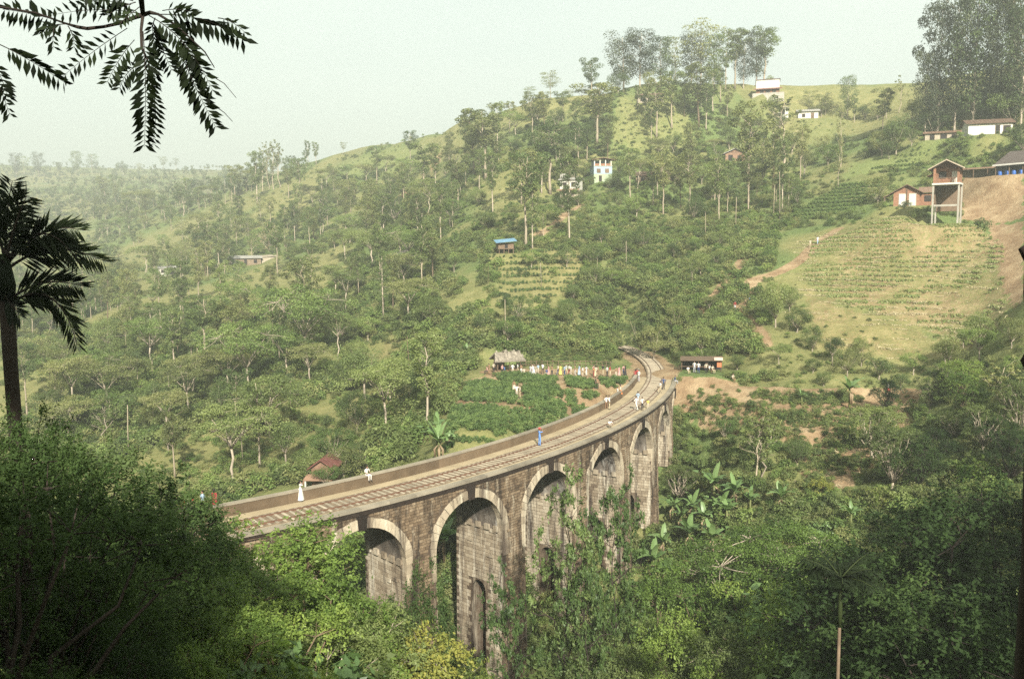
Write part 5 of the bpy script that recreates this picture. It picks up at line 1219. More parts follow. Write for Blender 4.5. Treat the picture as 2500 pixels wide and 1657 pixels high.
def sites():
    site('tower', *C5(1285, 625), 85, 4, 9); site('bungalow', *C5(980, 485), 85, 6, 12, .0); site('shed', *C5(1550, 270), 85, 7, 13); site('edge', *C5(1850, 255), 85, 7, 12)
    site('ridge', *C3(1600, 1310), 85, 7, 13); site('ridgeshed', *C3(1180, 1350), 85, 6, 11); site('crest', *C6(2035, 490), 85, 7, 14); site('plain', *C6(2290, 640), 85, 6, 12); site('plain2', 1912, 286, 85, 3, 7); site('blue', *C6(965, 1040), 85, 5, 10); site('grey', *C6(775, 1150), 85, 5, 9)
    site('long', *C6(1330, 1050), 85, 7, 13); site('hutcrest', *C6(1815, 910), 85, 4, 8); site('bluehut', *C5B(1805, 765), 85, 3, 7); site('teahut', 1238, 902, 85, 5, 9); site('stall', 1712, 905, 85, 5, 9); site('whites', *C8(1440, 715), 85, 7, 13); site('red', 795, 1150, 85, 5, 10, -2.0); site('shrine', *C5B(1110, 380), 85, 3, 7); site('twin', *C6(1280, 540), 85, 6, 11); site('small', *C8(985, 770), 85, 4, 8); site('crowd', 1330, 908, 85, 3, 8)
def buildings():
    P = PITS
    # tower house on concrete legs
    a = P['tower']; rz = face(a) - .12; x, y, z = a; root = empty('tower_house', a, rz); tag(root, 'brick upper room under a gable roof on tall white concrete legs', 'house'); LM['tower house'] = C5(1285, 400)
    w, d, z1, h = 4.3, 4.4, 7.4, 2.9; S = 1.0
    for sx in (-1, 1):
        for sy in (-1, 1):
            c = MB(); c.box(sx * w / 2 - .15, sx * w / 2 + .15, sy * d / 2 - .15, sy * d / 2 + .15, -2.5 if sy < 0 else -.5, z1 - .003); c.obj('leg', m_conc, root)
    b = MB(); b.box(-w / 2 - .2, w / 2 + .2, -d / 2 - .35, d / 2 + .2, z1, z1 + .3); b.obj('floor_slab', m_white, root)
    b = MB(); b.box(-w / 2 + .2, w / 2 - .2, -d / 2 - .14, -d / 2 + .14, 3.4, 3.75); b.obj('tie_beam', m_conc, root)
    b = MB(); b.box(-w / 2 + .1, w / 2 - .1, d / 2 - .35, d / 2 - .1, 2.6, z1 - .01); b.box(-w / 2, -w / 2 + .2, -d / 2 + 1.6, d / 2 - .1, 3.8, z1 - .01); b.obj('under_wall', m_wood, root)  # dark wood tone and side wall added so the underfloor looks shaded
    b = MB(); zf = z1 + .3; yb = -d / 2 + 1.3
    b.box(-w / 2 + .1, w / 2 - .1, yb, yb + .2, zf, zf + h); b.box(-w / 2, -w / 2 + .2, yb + .2, d / 2, zf, zf + h); b.box(w / 2 - .2, w / 2, yb + .2, d / 2, zf, zf + h); b.add([(-w / 2, yb + .1, zf + h), (w / 2, yb + .1, zf + h), (0, yb + .1, zf + h + 1.15)], [(0, 1, 2)]); b.obj('wall', m_brick, root)
    for sx in (-1, 1): c = MB(); c.box(sx * (w / 2 - .15) - .2, sx * (w / 2 - .15) + .2, -d / 2 - .2, -d / 2 + .2, zf, zf + h - .05); c.obj('brick_post', m_brick, root)
    c = MB(); c.box(.75, 1.75, yb - .05, yb - .005, zf, zf + 2.2); c.obj('door', m_white, root); c = MB(); c.box(-1.45, -.2, yb - .04, yb - .005, zf + .9, zf + 2.2); c.obj('window', m_dark, root)
    c = MB(); c.box(-w / 2, w / 2, -d / 2 - .12, -d / 2 - .02, zf + .9, zf + 1.0); c.obj('balcony_rail', m_wood, root)
    for i in range(13):
        if i not in (5, 6, 7): c = MB(); c.box(-w / 2 + .35 + i * .3, -w / 2 + .43 + i * .3, -d / 2 - .1, -d / 2 - .04, zf, zf + .898); c.obj('baluster', m_brick, root)
    r = MB()
    for s in (-1, 1): r.hexa([(s * (w / 2 + .9), -d / 2 - .9, zf + h - .45), (0, -d / 2 - .9, zf + h + 1.2), (0, -d / 2 - .9, zf + h + 1.34), (s * (w / 2 + .9), -d / 2 - .9, zf + h - .31), (s * (w / 2 + .9), d / 2 + .5, zf + h - .45), (0, d / 2 + .5, zf + h + 1.2), (0, d / 2 + .5, zf + h + 1.34), (s * (w / 2 + .9), d / 2 + .5, zf + h - .31)])
    ro = r.obj('roof', m_tile, root)
    for s in (-1, 1): r = MB(); r.hexa([(s * (w / 2 + .95), -d / 2 - .98, zf + h - .50), (0, -d / 2 - .98, zf + h + 1.18), (0, -d / 2 - .98, zf + h + 1.40), (s * (w / 2 + .95), -d / 2 - .98, zf + h - .28), (s * (w / 2 + .95), -d / 2 - .905, zf + h - .5), (0, -d / 2 - .905, zf + h + 1.18), (0, -d / 2 - .905, zf + h + 1.40), (s * (w / 2 + .95), -d / 2 - .905, zf + h - .28)]); r.obj('bargeboard', m_ridge, ro)
    r = MB(); r.hexa([(-w / 2 - 1.2, -d / 2 + .2, zf + 1.3), (-w / 2, -d / 2 + .2, zf + 1.9), (-w / 2, -d / 2 + .2, zf + 2.0), (-w / 2 - 1.2, -d / 2 + .2, zf + 1.4), (-w / 2 - 1.2, d / 2, zf + 1.3), (-w / 2, d / 2, zf + 1.9), (-w / 2, d / 2, zf + 2.0), (-w / 2 - 1.2, d / 2, zf + 1.4)]); r.obj('lean_to_roof', m_tile, root)
    # brick bungalow
    a = P['bungalow']; rz = face(a)
    h_ = house('brick_bungalow', 'low red brick bungalow with two white doors under a tiled gable', 'house', (a[0], a[1], a[2]), rz, 5.0, 5.5, 3.0, m_brick, m_tile, 'x', .55, .7, [(-.75, .1, 1.35, 2.5, m_white, 'door'), (1.15, .1, 1.3, 2.5, m_white, 'door')], lm='brick bungalow')
    c = MB(); c.box(-.12, .12, -2.85, -2.75, 0, 4.1); c.obj('post', m_wood, h_)
    c = MB(); c.box(2.502, 6.2, -1.6, 2.5, -1.2, 2.7); wo_ = c.obj('side_wing', m_brick, h_); c = MB(); c.hexa([(2.3, -2.1, 2.75), (6.6, -2.1, 2.75), (6.6, -2.1, 2.9), (2.3, -2.1, 2.9), (2.3, 2.6, 4.0), (6.6, 2.6, 4.0), (6.6, 2.6, 4.15), (2.3, 2.6, 4.15)]); c.obj('wing_roof', m_tile, wo_); c = MB(); c.box(3.4, 4.7, -1.64, -1.605, .9, 2.2); c.obj('window', m_dark, wo_)
    for sx in (-4.2,): c = MB(); c.box(sx - .1, sx + .1, -2.6, -2.4, -1, 2.0); c.obj('post', m_wood, h_); c = MB(); c.hexa([(-4.6, -2.9, 1.9), (-2.4, -2.9, 2.95), (-2.4, -2.9, 3.07), (-4.6, -2.9, 2.02), (-4.6, 2.9, 1.9), (-2.4, 2.9, 2.95), (-2.4, 2.9, 3.07), (-4.6, 2.9, 2.02)]); c.obj('verandah_roof', m_tile, h_)
    # long open shed and the building cut by the frame
    a = P['shed']; rz = face(a); root = empty('open_shed', a, rz); tag(root, 'long low open shed with a flat rusty roof above the bare earth bank', 'shed'); LM['long open shed'] = C5(1550, 230)
    c = MB(); c.hexa([(-7.2, -1.8, 1.9), (7.2, -1.8, 2.1), (7.2, -1.8, 2.22), (-7.2, -1.8, 2.02), (-7.2, 2.5, 2.4), (7.2, 2.5, 2.6), (7.2, 2.5, 2.72), (-7.2, 2.5, 2.52)]); c.obj('roof', m_rust, root)
    for i in range(6): c = MB(); c.box(-6.9 + i * 2.7, -6.75 + i * 2.7, -1.6, -1.45, -1, 1.9 + .02 * i); c.obj('post', m_wood, root)
    c = MB(); c.box(-7, 7, 2.2, 2.4, -1, 2.2); c.obj('back_wall', m_cream, root)
    a = P['edge']; rz = face(a)
    root = empty('farm_shed', a, rz); tag(root, 'steep-roofed open shed holding blue barrels, cut off by the edge', 'shed')
    c = MB(); c.hexa([(-4.8, -2.4, 2.2), (4.8, -2.4, 2.6), (4.8, -2.4, 2.75), (-4.8, -2.4, 2.35), (-2.0, 3, 5.2), (4.8, 3, 5.4), (4.8, 3, 5.55), (-2.0, 3, 5.35)]); ro = c.obj('roof', simple('black_roof', (.05, .04, .035), .9), root)
    c = MB(); c.hexa([(-5.0, -2.9, 2.0), (4.8, -2.9, 2.4), (4.8, -2.9, 2.55), (-5.0, -2.9, 2.15), (-5.0, -2.45, 2.25), (4.8, -2.45, 2.65), (4.8, -2.45, 2.75), (-5.0, -2.45, 2.35)]); c.obj('eave_sheet', m_tin, ro)
    for i in range(4): c = MB(); c.box(-4.4 + i * 2.4, -4.25 + i * 2.4, -2.3, -2.15, -1, 2.2); c.obj('post', m_wood, root)
    c = MB(); c.box(-4.4, 4.4, 2, 2.2, -1, 3); c.obj('back_wall', m_dark, root)
    for i in range(6):
        o = empty('barrel', (a[0] + math.cos(rz) * (-3.6 + i * 1.25) - math.sin(rz) * -1.2, a[1] + math.sin(rz) * (-3.6 + i * 1.25) + math.cos(rz) * -1.2, a[2])); tag(o, 'blue plastic barrel standing in a row inside the steep-roofed shed', 'barrel', 'blue barrels in the farm shed')
        c = MB(); c.tube([(0, 0, 0), (0, 0, .3), (0, 0, .9), (0, 0, 1.2)], [.36, .42, .42, .36], 10); c.obj('body', m_bluebarrel, o); c = MB(); c.tube([(0, 0, 1.203), (0, 0, 1.26)], [.3, .28], 10); c.obj('lid', m_bluebarrel, o)
    # white house on the ridge, its low shed
    a = P['ridge']; house('ridge_house', 'low white house with grey tiled roof beneath the massive dark trees', 'house', a, face(a) + .25, 9.6, 6, 3.0, m_white, m_tile, 'y', .35, .6, [(1.6, .1, .9, 2.2, m_dark, 'door'), (3.6, .2, 1.5, 2.0, m_dark, 'window')], lm='white ridge house')
    a = P['ridgeshed']; house('ridge_shed', 'long dark-roofed lean-to with grey posts beside the white ridge house', 'shed', a, face(a) + .1, 8.5, 4, 1.9, m_cream, m_rust, 'y', .25, .5, [(-2.6, 0, 1.0, 1.6, m_dark, 'door'), (0, 0, 1.4, 1.5, m_dark, 'door'), (2.4, .4, 1.0, 1.0, m_dark, 'window')])
    a = P['crest']; h_ = house('hilltop_house', 'white flat-topped house with red trim on the crest beside the grove', 'house', a, face(a), 8.0, 6, 5.4, m_white, m_red, 'x', 0, .25, [(-2, .5, 1.2, 1.4, m_dark, 'window'), (0, .5, 1.4, 1.4, m_dark, 'window'), (2.2, .5, 1.2, 1.4, m_dark, 'window')], [(0, 2.0, m_brick), (2.0, 5.4, m_white)], lm='white hilltop house')
    c = MB(); c.box(-5.2, 5.6, -4.2, -3.9, -2.5, .7); c.obj('terrace_wall', m_conc, h_)
    c = MB(); c.hexa([(-5, -3.9, 2.0), (5, -3.9, 2.0), (5, -3.9, 2.1), (-5, -3.9, 2.1), (-4.6, -3.05, 2.4), (4.6, -3.05, 2.4), (4.6, -3.05, 2.5), (-4.6, -3.05, 2.5)]); c.obj('porch_roof', m_red, h_)
    a = P['plain']; house('roadside_house', 'small white house with a pale roof on the skyline ridge', 'house', a, face(a) + .1, 6.6, 5, 2.7, m_white, m_tin, 'y', .3, .6, [(-1.5, .7, .9, 1.1, m_dark, 'window'), (1.4, 0, .9, 2.0, m_wood, 'door')], lm='skyline house')
    a = P['plain2']; house('white_shed', 'tiny white shed on the skyline between the trees', 'shed', a, face(a), 3.4, 3, 2.2, m_white, m_tin, 'x', .2, .3, [(0, 0, .9, 1.8, m_dark, 'door')])
    # three-storey pale blue house
    a = P['blue']; rz = face(a) + .28; h_ = house('pale_blue_house', 'three-storey pale blue house with an open top gallery', 'house', a, rz, 6.8, 5.5, 5.6, m_paleblue, m_conc, 'x', 0, .15, [(-1.6, 3.3, 1.3, 1.3, m_wood, 'window'), (1.5, 3.3, 1.3, 1.3, m_wood, 'window'), (-1.0, .2, 1.0, 2.0, m_dark, 'door')], [(0, 2.8, m_lime), (2.8, 5.6, m_paleblue)], lm='pale blue house')
    h_.scale = (.84, .84, .84)
    for i in range(4): c = MB(); c.box(-3.3 + i * 2.05, -2.95 + i * 2.05, -2.7, -2.4, 5.73, 7.9); c.obj('gallery_post', m_white, h_)
    c = MB(); c.box(-3.3, 3.3, .5, .7, 5.73, 7.9); c.obj('gallery_wall', m_paleblue, h_); c = MB(); c.box(-3.3, 3.3, -2.68, -2.58, 5.73, 6.5); c.obj('gallery_rail', m_brick, h_)
    c = MB(); [c.hexa([(s * 4.2, -3.6, 7.75), (0, -3.6, 8.5), (0, -3.6, 8.62), (s * 4.2, -3.6, 7.87), (s * 4.2, 3.2, 7.75), (0, 3.2, 8.5), (0, 3.2, 8.62), (s * 4.2, 3.2, 7.87)]) for s in (-1, 1)]; c.obj('gallery_roof', m_rust, h_)
    a = P['grey']; h_ = house('grey_house', 'narrow two-storey grey-white house behind a tall bare trunk', 'house', a, face(a) - .3, 5.4, 4.6, 5.6, m_white, m_tin, 'y', .25, .5, [(-1.2, 3.6, 1.0, 1.2, m_dark, 'window'), (1.3, 3.6, 1.0, 1.2, m_dark, 'window'), (1.0, 1.0, .9, 1.0, m_dark, 'window')], [(0, 2.7, m_cream), (2.7, 5.6, m_white)], lm='grey-white house')
    c = MB(); c.hexa([(-3.4, -3.4, 2.5), (3.2, -3.4, 2.5), (3.2, -3.4, 2.6), (-3.4, -3.4, 2.6), (-3.4, -2.32, 2.9), (3.2, -2.32, 2.9), (3.2, -2.32, 3.0), (-3.4, -2.32, 3.0)]); c.obj('porch_roof', m_rust, h_); c = MB(); c.box(-3.0, -1.2, -1.2, 1.0, 6.25, 7.4); c.obj('roof_tank', m_tin, h_)
    a = P['long']; house('long_brown_house', 'long low brown house half hidden among leafy trees', 'house', a, face(a) - .2, 12, 5.5, 2.6, m_mud, m_tile, 'y', .4, .6, [(-4, .8, 1.0, 1.1, m_dark, 'window'), (-1, 0, 1.0, 2.0, m_dark, 'door'), (2, .8, 1.2, 1.1, m_dark, 'window'), (5, .8, 1.0, 1.1, m_dark, 'window')], lm='long brown house')
    a = P['hutcrest']; house('hillside_hut', 'small brown hut with a pale gable roof under the hilltop', 'hut', a, face(a) + .2, 6, 5, 2.6, m_rust, m_tin, 'x', .45, .7, [(-1.4, .2, 1.3, 1.8, m_dark, 'door'), (1.4, .7, 1.2, 1.1, m_dark, 'window')], lm='brown hut')
    # stilted hut with the blue roof
    a = P['bluehut']; rz = face(a) + .2; root = empty('blue_roofed_hut', a, rz); tag(root, 'small wooden hut on short stilts with a blue tin roof', 'hut'); LM['blue-roofed hut'] = C5B(1805, 740)
    for i in range(4):
        for yy in (-1.3, 1.3): c = MB(); c.box(-1.7 + i * 1.1, -1.55 + i * 1.1, yy - .08, yy + .08, -.6, .95); c.obj('stilt', m_wood, root)
    c = MB(); c.box(-1.9, 1.9, -1.5, 1.5, .953, 1.1); c.obj('floor_deck', m_wood, root); c = MB(); c.box(-1.8, 1.8, -1.2, 1.4, 1.103, 2.4); c.obj('wall', m_wood, root); c = MB(); c.box(-.3, .4, -1.24, -1.205, 1.15, 2.3); c.obj('door', m_dark, root)
    c = MB(); c.hexa([(-2.5, -2.1, 2.35), (2.4, -2.1, 2.75), (2.4, -2.1, 2.83), (-2.5, -2.1, 2.43), (-2.3, 1.9, 3.0), (2.6, 1.9, 3.4), (2.6, 1.9, 3.48), (-2.3, 1.9, 3.08)]); c.obj('roof', m_blue, root)
    # thatched tea hut by the crowd
    a = P['teahut']; rz = face(a) + .25; root = empty('thatched_tea_hut', a, rz); root.scale = (.78, .78, .82); tag(root, 'open tea hut with grey thatched roof beside the crowded terrace', 'hut'); LM['thatched tea hut'] = (1238, 880)
    for sx in (-2.4, 0.2, 2.6):
        for sy in (-1.6, 1.6): c = MB(); c.tube([(sx, sy, -.5), (sx, sy, 2.3)], [.09, .08], 6); c.obj('post', m_wood, root)
    c = MB(); c.box(-2.5, -.2, 1.2, 1.35, -.3, 2.2); c.box(-2.5, -2.4, -1.4, 1.2, -.3, 1.1); c.obj('wall', m_wood, root); c = MB(); c.box(-2.2, 2.2, .2, .8, .7, .82); c.box(-2.1, -2.0, .3, .7, -.2, .7); c.box(2.0, 2.1, .3, .7, -.2, .7); c.obj('counter', m_wood, root)
    c = MB(); P_ = []
    for s in (-1, 1): c.hexa([(-3.3, s * 2.6, 1.95), (3.4, s * 2.6, 1.95), (2.6, 0, 3.35), (-2.6, 0, 3.4), (-3.3, s * 2.6, 2.2), (3.4, s * 2.6, 2.2), (2.6, 0, 3.62), (-2.6, 0, 3.68)])
    for i in range(120):
        s = random.choice((-1, 1)); t = random.random(); x = random.uniform(-3.2, 3.2) * (1 - .2 * t); yy = s * 2.6 * (1 - t); zz = 2.2 + 1.45 * t; c.hexa([(x, yy, zz - .05), (x + .35, yy, zz - .05), (x + .3, yy - s * .7, zz + .35), (x + .05, yy - s * .7, zz + .35), (x, yy, zz + .06), (x + .35, yy, zz + .06), (x + .3, yy - s * .7, zz + .43), (x + .05, yy - s * .7, zz + .43)])
    c.obj('thatch', m_thatch, root)
    # stall under the trees on the other side
    a = P['stall']; rz = face(a); root = empty('refreshment_stall', a, rz); root.scale = (.85, .85, .85); tag(root, 'low dark refreshment stall under trees with an orange side sheet', 'stall'); LM['dark stall'] = (1712, 890)
    for sx in (-3.4, -1.1, 1.1, 3.4): c = MB(); c.tube([(sx, -1.3, -.4), (sx, -1.3, 2.1)], [.07, .06], 6); c.obj('post', m_wood, root)
    c = MB(); c.hexa([(-3.7, -1.9, 2.0), (3.7, -1.9, 2.1), (3.7, -1.9, 2.18), (-3.7, -1.9, 2.08), (-3.7, 2, 2.25), (3.7, 2, 2.35), (3.7, 2, 2.43), (-3.7, 2, 2.33)]); c.obj('roof', m_wood, root); c = MB(); c.box(-3.6, 3.6, 1.6, 1.7, -.3, 2.2); c.obj('back_wall', m_dark, root); c = MB(); c.box(-4, 2, -.4, .2, .75, .85); c.box(-3.9, -3.8, -.3, .1, -.3, .75); c.box(1.8, 1.9, -.3, .1, -.3, .75); c.obj('counter', m_wood, root)
    c = MB(); c.box(2.7, 3.5, -1.36, -1.33, .9, 2.05); c.obj('side_sheet', m_orange, root); c = MB(); c.box(2.2, 3.7, -1.9, -1.6, 2.2, 2.7); c.obj('roof_sheet', simple('pinkish_sheet', (.5, .33, .26), .8), root)
    # left-hand houses
    a = P['whites']; h_ = house('white_roofed_house', 'low house with white tin roofs deep in the wooded slope', 'house', a, face(a) + .15, 11, 6, 2.5, m_mud, m_tin, 'y', .25, .6, [(-4.2, .6, 1.4, 1.2, m_white, 'window'), (0, 0, 1, 2, m_dark, 'door'), (3.5, .6, 1.2, 1.2, m_dark, 'window')], lm='white-roofed house'); c = MB(); c.hexa([(5.6, -2.6, 2.6), (13, -2.6, 3.0), (13, -2.6, 3.1), (5.6, -2.6, 2.7), (5.6, 2.6, 3.2), (13, 2.6, 3.6), (13, 2.6, 3.7), (5.6, 2.6, 3.3)]); c.box(6, 12.6, -2.2, 2.2, -1, 2.6); c.obj('annexe', m_cream, h_)
    a = P['red']; h_ = house('red_roofed_house', 'small house with a dull red roof half buried in trees behind the parapet', 'house', a, face(a) - .3, 2.8, 3.4, 3.0, m_rust, m_red, 'x', .7, .5, [(-.7, 1.4, .7, .9, m_dark, 'window'), (.7, .3, .8, 1.8, m_dark, 'door')], lm='red-roofed house'); c = MB(); c.hexa([(-2.2, -3.0, 1.5), (1.8, -3.0, 1.5), (1.8, -3.0, 1.58), (-2.2, -3.0, 1.58), (-2.0, -1.75, 2.0), (1.7, -1.75, 2.0), (1.7, -1.75, 2.08), (-2.0, -1.75, 2.08)]); c.obj('porch_roof', m_rust, h_)
    for sx in (-1.9, 1.5): c = MB(); c.box(sx - .1, sx + .1, -2.9, -2.7, -3, 1.5); c.obj('porch_post', m_white, h_)
    a = P['shrine']; house('reddish_hut', 'tiny reddish hut with a flared roof among dark round trees', 'hut', a, face(a), 3.0, 3.0, 2.6, m_brick, m_tile, 'x', .4, 1.0, [(0, 0, .9, 1.9, m_dark, 'door')], lm='reddish hut')
    a = P['twin']; house('crest_house', 'pale orange-roofed house half seen through layered trees on the crest', 'house', a, face(a) + .1, 9, 6, 2.8, m_cream, m_tile, 'y', .3, .6, [(-3, .8, 1.2, 1.2, m_dark, 'window'), (-.5, 0, 1, 2, m_dark, 'door'), (2.6, .8, 1.2, 1.2, m_dark, 'window')], lm='crest house')
    a = P['small']; house('valley_shed', 'small white-walled shed glimpsed low in the wooded valley', 'shed', a, face(a), 6, 4, 2.4, m_white, m_tin, 'y', .3, .4, [(-1.5, .6, 1.2, 1.2, m_dark, 'window'), (1.5, 0, .9, 1.9, m_dark, 'door')], lm='valley shed')
    # boulder on the slope
    p = hit(*C5B(1085, 860), 85); bm = bmesh.new(); bmesh.ops.create_icosphere(bm, subdivisions=3, radius=1)
    for v in bm.verts: n = 1 + .5 * (float(vnoise(v.co.x * 1.3 + 9, v.co.y * 1.3 + v.co.z * 2.1, .5, 3)) - .5); v.co = Vector((v.co.x * 3.4 * n, v.co.y * 2.4 * n, v.co.z * 3.6 * n))
    me = bpy.data.meshes.new('boulder'); bm.to_mesh(me); bm.free(); me.materials.append(m_stone); me.attributes.new('v', 'FLOAT', 'POINT'); o = link('boulder', me, None, p + np.array([0, 0, .8])); tag(o, 'grey boulder outcrop beside the conical conifer', 'rock')
    A = hits([1270, 1310, 1350, 1390, 1430, 1470, 1500], [896, 895, 894.5, 894.5, 895, 896, 898], 85); root = empty('bamboo_fence', A[0]); tag(root, 'low brown bamboo fence with two rails running behind the crowd', 'fence')
    for k in range(6):
        for q in range(3): p = A[k] + (A[k + 1] - A[k]) * q / 3 - A[0]; c = MB(); c.tube([p + (0, 0, -.3), p + (0, 0, 1.15)], [.05, .04], 5); c.obj('post', m_wood, root)
        for zz in (.45, .95): c = MB(); c.tube([A[k] - A[0] + (0, 0, zz), A[k + 1] - A[0] + (0, 0, zz)], [.045, .045], 5); c.obj('rail', m_wood, root)
    for (x0, y0, x1, y1, k) in ((C5(780, 0)[0], C5(0, 130)[1], 2500, C5(0, 640)[1], 'tower'), (*C6(900, 885), *C6(1075, 1045), 'blue'), (*C6(715, 1000), *C6(840, 1160), 'grey'), (*C5B(1740, 680), *C5B(1870, 770), 'bluehut'), (1195, 860, 1290, 905, 'teahut'), (1650, 865, 1780, 905, 'stall'), (*C6(1945, 390), *C6(2125, 505), 'crest'), (*C6(2200, 570), *C6(2366, 640), 'plain'), (*C3(1400, 1140), *C3(1800, 1320), 'ridge'), (*C3(1050, 1250), *C3(1330, 1350), 'ridgeshed'), (*C6(1770, 810), *C6(1870, 910), 'hutcrest'), (*C8(1400, 675), *C8(1450, 705), 'whites'), (1150, 830, 1560, 1060, 'teahut')):
        KEEP.append((x0, y0, x1, y1, PITS[k][1] - .5 if k != 'tower' else 150))

# ------------------------------------------------------------------ tea, straw, bananas
C4 = cv(1100, 800, 3.38)
def tea():
    protos = [bush(300 + i, .85, 1.4, 11, 46, .15, 'tea')[0] for i in range(3)]; rowp = [bush(310 + i, .8, 1.35, 9, 44, .15, 'tearow')[0] for i in range(3)]
    plots = [([(0, 660), (190, 650), (480, 690), (490, 760), (460, 905), (330, 935), (-20, 925)], 'broad tea plot low beside the parapet, west part'), ([(510, 700), (700, 680), (940, 720), (935, 800), (640, 870), (480, 900), (500, 760)], 'broad tea plot low beside the parapet, next to the trodden lane'),
             ([(40, 600), (130, 470), (300, 440), (550, 480), (560, 600), (540, 640), (240, 610)], 'tea plot in the middle with a couple standing at its corner'), ([(580, 500), (750, 460), (930, 540), (925, 580), (750, 560), (590, 560)], 'narrow tea plot in the middle of the terrace'), ([(580, 600), (760, 580), (950, 660), (940, 710), (700, 680), (580, 650)], 'long tea strip above the widest lane'),
             ([(340, 400), (480, 385), (640, 390), (870, 420), (860, 470), (700, 460), (480, 450)], 'tea strip right under the crowd by the thatched hut'), ([(960, 420), (1030, 430), (1190, 470), (1190, 520), (1100, 530), (950, 500)], 'tea plot beside the sandy lane under the crowd'), ([(950, 530), (1030, 520), (1030, 650), (950, 650)], 'small upright tea block between two sandy lanes'),
             ([(1080, 540), (1240, 560), (1230, 590), (1160, 610), (1080, 600)], 'small tea block close to the parapet'), ([(1240, 430), (1440, 420), (1440, 470), (1300, 500), (1230, 470)], 'tea strip at the track end of the terrace'), ([(1000, 660), (1150, 650), (1140, 700), (1000, 720)], 'last tea patch against the parapet beside the lane'), ([(-60, 945), (200, 950), (430, 925), (260, 1030), (-60, 1070)], 'lowest tea strip below the bare soil bank')]
    for poly, lb in plots:
        w = wpoly([C4(*p) for p in poly], 85); xs = [p[0] for p in w]; ys = [p[1] for p in w]
        gx, gy = np.meshgrid(np.arange(min(xs), max(xs), .60), np.arange(min(ys), max(ys), .92)); gx = gx.ravel() + rng.uniform(-.08, .08, gx.size); gy = gy.ravel() + rng.uniform(-.06, .06, gy.size)
        m = inside(gx, gy, w); gx, gy = gx[m], gy[m]
        m = np.array([not on_deck(a, b, 4.2) for a, b in zip(gx, gy)], bool)
        gx, gy = gx[m], gy[m]; z = H(gx, gy) - .04
        if len(gx) == 0: continue
        scatter('tea_bushes', np.stack([gx, gy, z], -1), rng.uniform(.92, 1.06, len(gx)), rng.uniform(0, 6.28, len(gx)), rng.integers(0, 3, len(gx)), protos, lb)
    for poly, st, lb, y0, sc_ in (([(180, 500), (480, 320), (860, 262), (830, 340), (640, 470), (560, 520), (330, 560), (180, 610)], .95, 'contour rows of tea on the slope below the skyline house', 85, .88), ([(860, 262), (1100, 200), (1180, 160), (1250, 130), (1400, 60), (1000, 60), (880, 150), (700, 200)], 1.4, 'sparse green rows on the grassy slope above the bungalow', 85, .62)):
        w = wpoly([C5(*p) for p in poly], y0); xs = [p[0] for p in w]; ys = [p[1] for p in w]
        gx, gy = np.meshgrid(np.arange(min(xs), max(xs), .62), np.arange(min(ys), max(ys), .5)); gx = gx.ravel(); gy = gy.ravel(); m = inside(gx, gy, w); gx, gy = gx[m], gy[m]; z = H(gx, gy)
        m = ((z + .25 * vnoise(gx, gy, 5, 2)) / st) % 1 < .52
        gx, gy, z = gx[m], gy[m], z[m]
        scatter('tea_rows', np.stack([gx, gy, z - .04], -1), rng.uniform(.85, 1.1, len(gx)) * sc_, rng.uniform(0, 6.28, len(gx)), rng.integers(0, 3, len(gx)), rowp, lb)
    w = POLY['hutbank']; xs = [p[0] for p in w]; ys = [p[1] for p in w]; gx, gy = np.meshgrid(np.arange(min(xs), max(xs), .8), np.arange(min(ys), max(ys), .8)); gx, gy = gx.ravel(), gy.ravel(); m = inside(gx, gy, w); gx, gy = gx[m], gy[m]; z = H(gx, gy); m = ((z + .4 * vnoise(gx, gy, 6, 2)) / 1.3) % 1 < .35; gx, gy, z = gx[m], gy[m], z[m]
    scatter('tea_rows', np.stack([gx, gy, z - .04], -1), rng.uniform(.5, .85, len(gx)), rng.uniform(0, 6.28, len(gx)), rng.integers(0, 3, len(gx)), protos, 'thin tea rows on the dry bank below the blue-roofed hut')
    w = POLY['terr']; xs = [p[0] for p in w]; ys = [p[1] for p in w]; gx, gy = np.meshgrid(np.arange(min(xs), max(xs), .55), np.arange(min(ys), max(ys), .4)); gx, gy = gx.ravel(), gy.ravel(); m = inside(gx, gy, w); gx, gy = gx[m], gy[m]; e = .4; z = H(gx, gy); sl = np.abs(H(gx, gy + e) - z) / e; m = (sl > .55) & (vnoise(gx, gy, 6, 8) > .22); gx, gy, z = gx[m], gy[m], z[m]
    if len(gx): scatter('terrace_hedge', np.stack([gx, gy, z - .04], -1), rng.uniform(.25, .5, len(gx)), rng.uniform(0, 6.28, len(gx)), rng.integers(0, 6, len(gx)), [b[0] for b in PT['bush']], 'green growth along the steps of the red terraces')
    # leafy vegetable bed beyond the crowd
    w = wpoly([(1260, 893), (1280, 868), (1400, 858), (1485, 872), (1490, 895)], 85); xs = [p[0] for p in w]; ys = [p[1] for p in w]; gx, gy = np.meshgrid(np.arange(min(xs), max(xs), .7), np.arange(min(ys), max(ys), .7)); gx, gy = gx.ravel(), gy.ravel(); m = inside(gx, gy, w); gx, gy = gx[m], gy[m]
    if len(gx): scatter('vegetable_bed', np.stack([gx, gy, H(gx, gy) - .04], -1), rng.uniform(.25, .45, len(gx)), rng.uniform(0, 6.28, len(gx)), rng.integers(0, 6, len(gx)), [b[0] for b in PT['bush']], 'bed of bluish green vegetables behind the crowd')
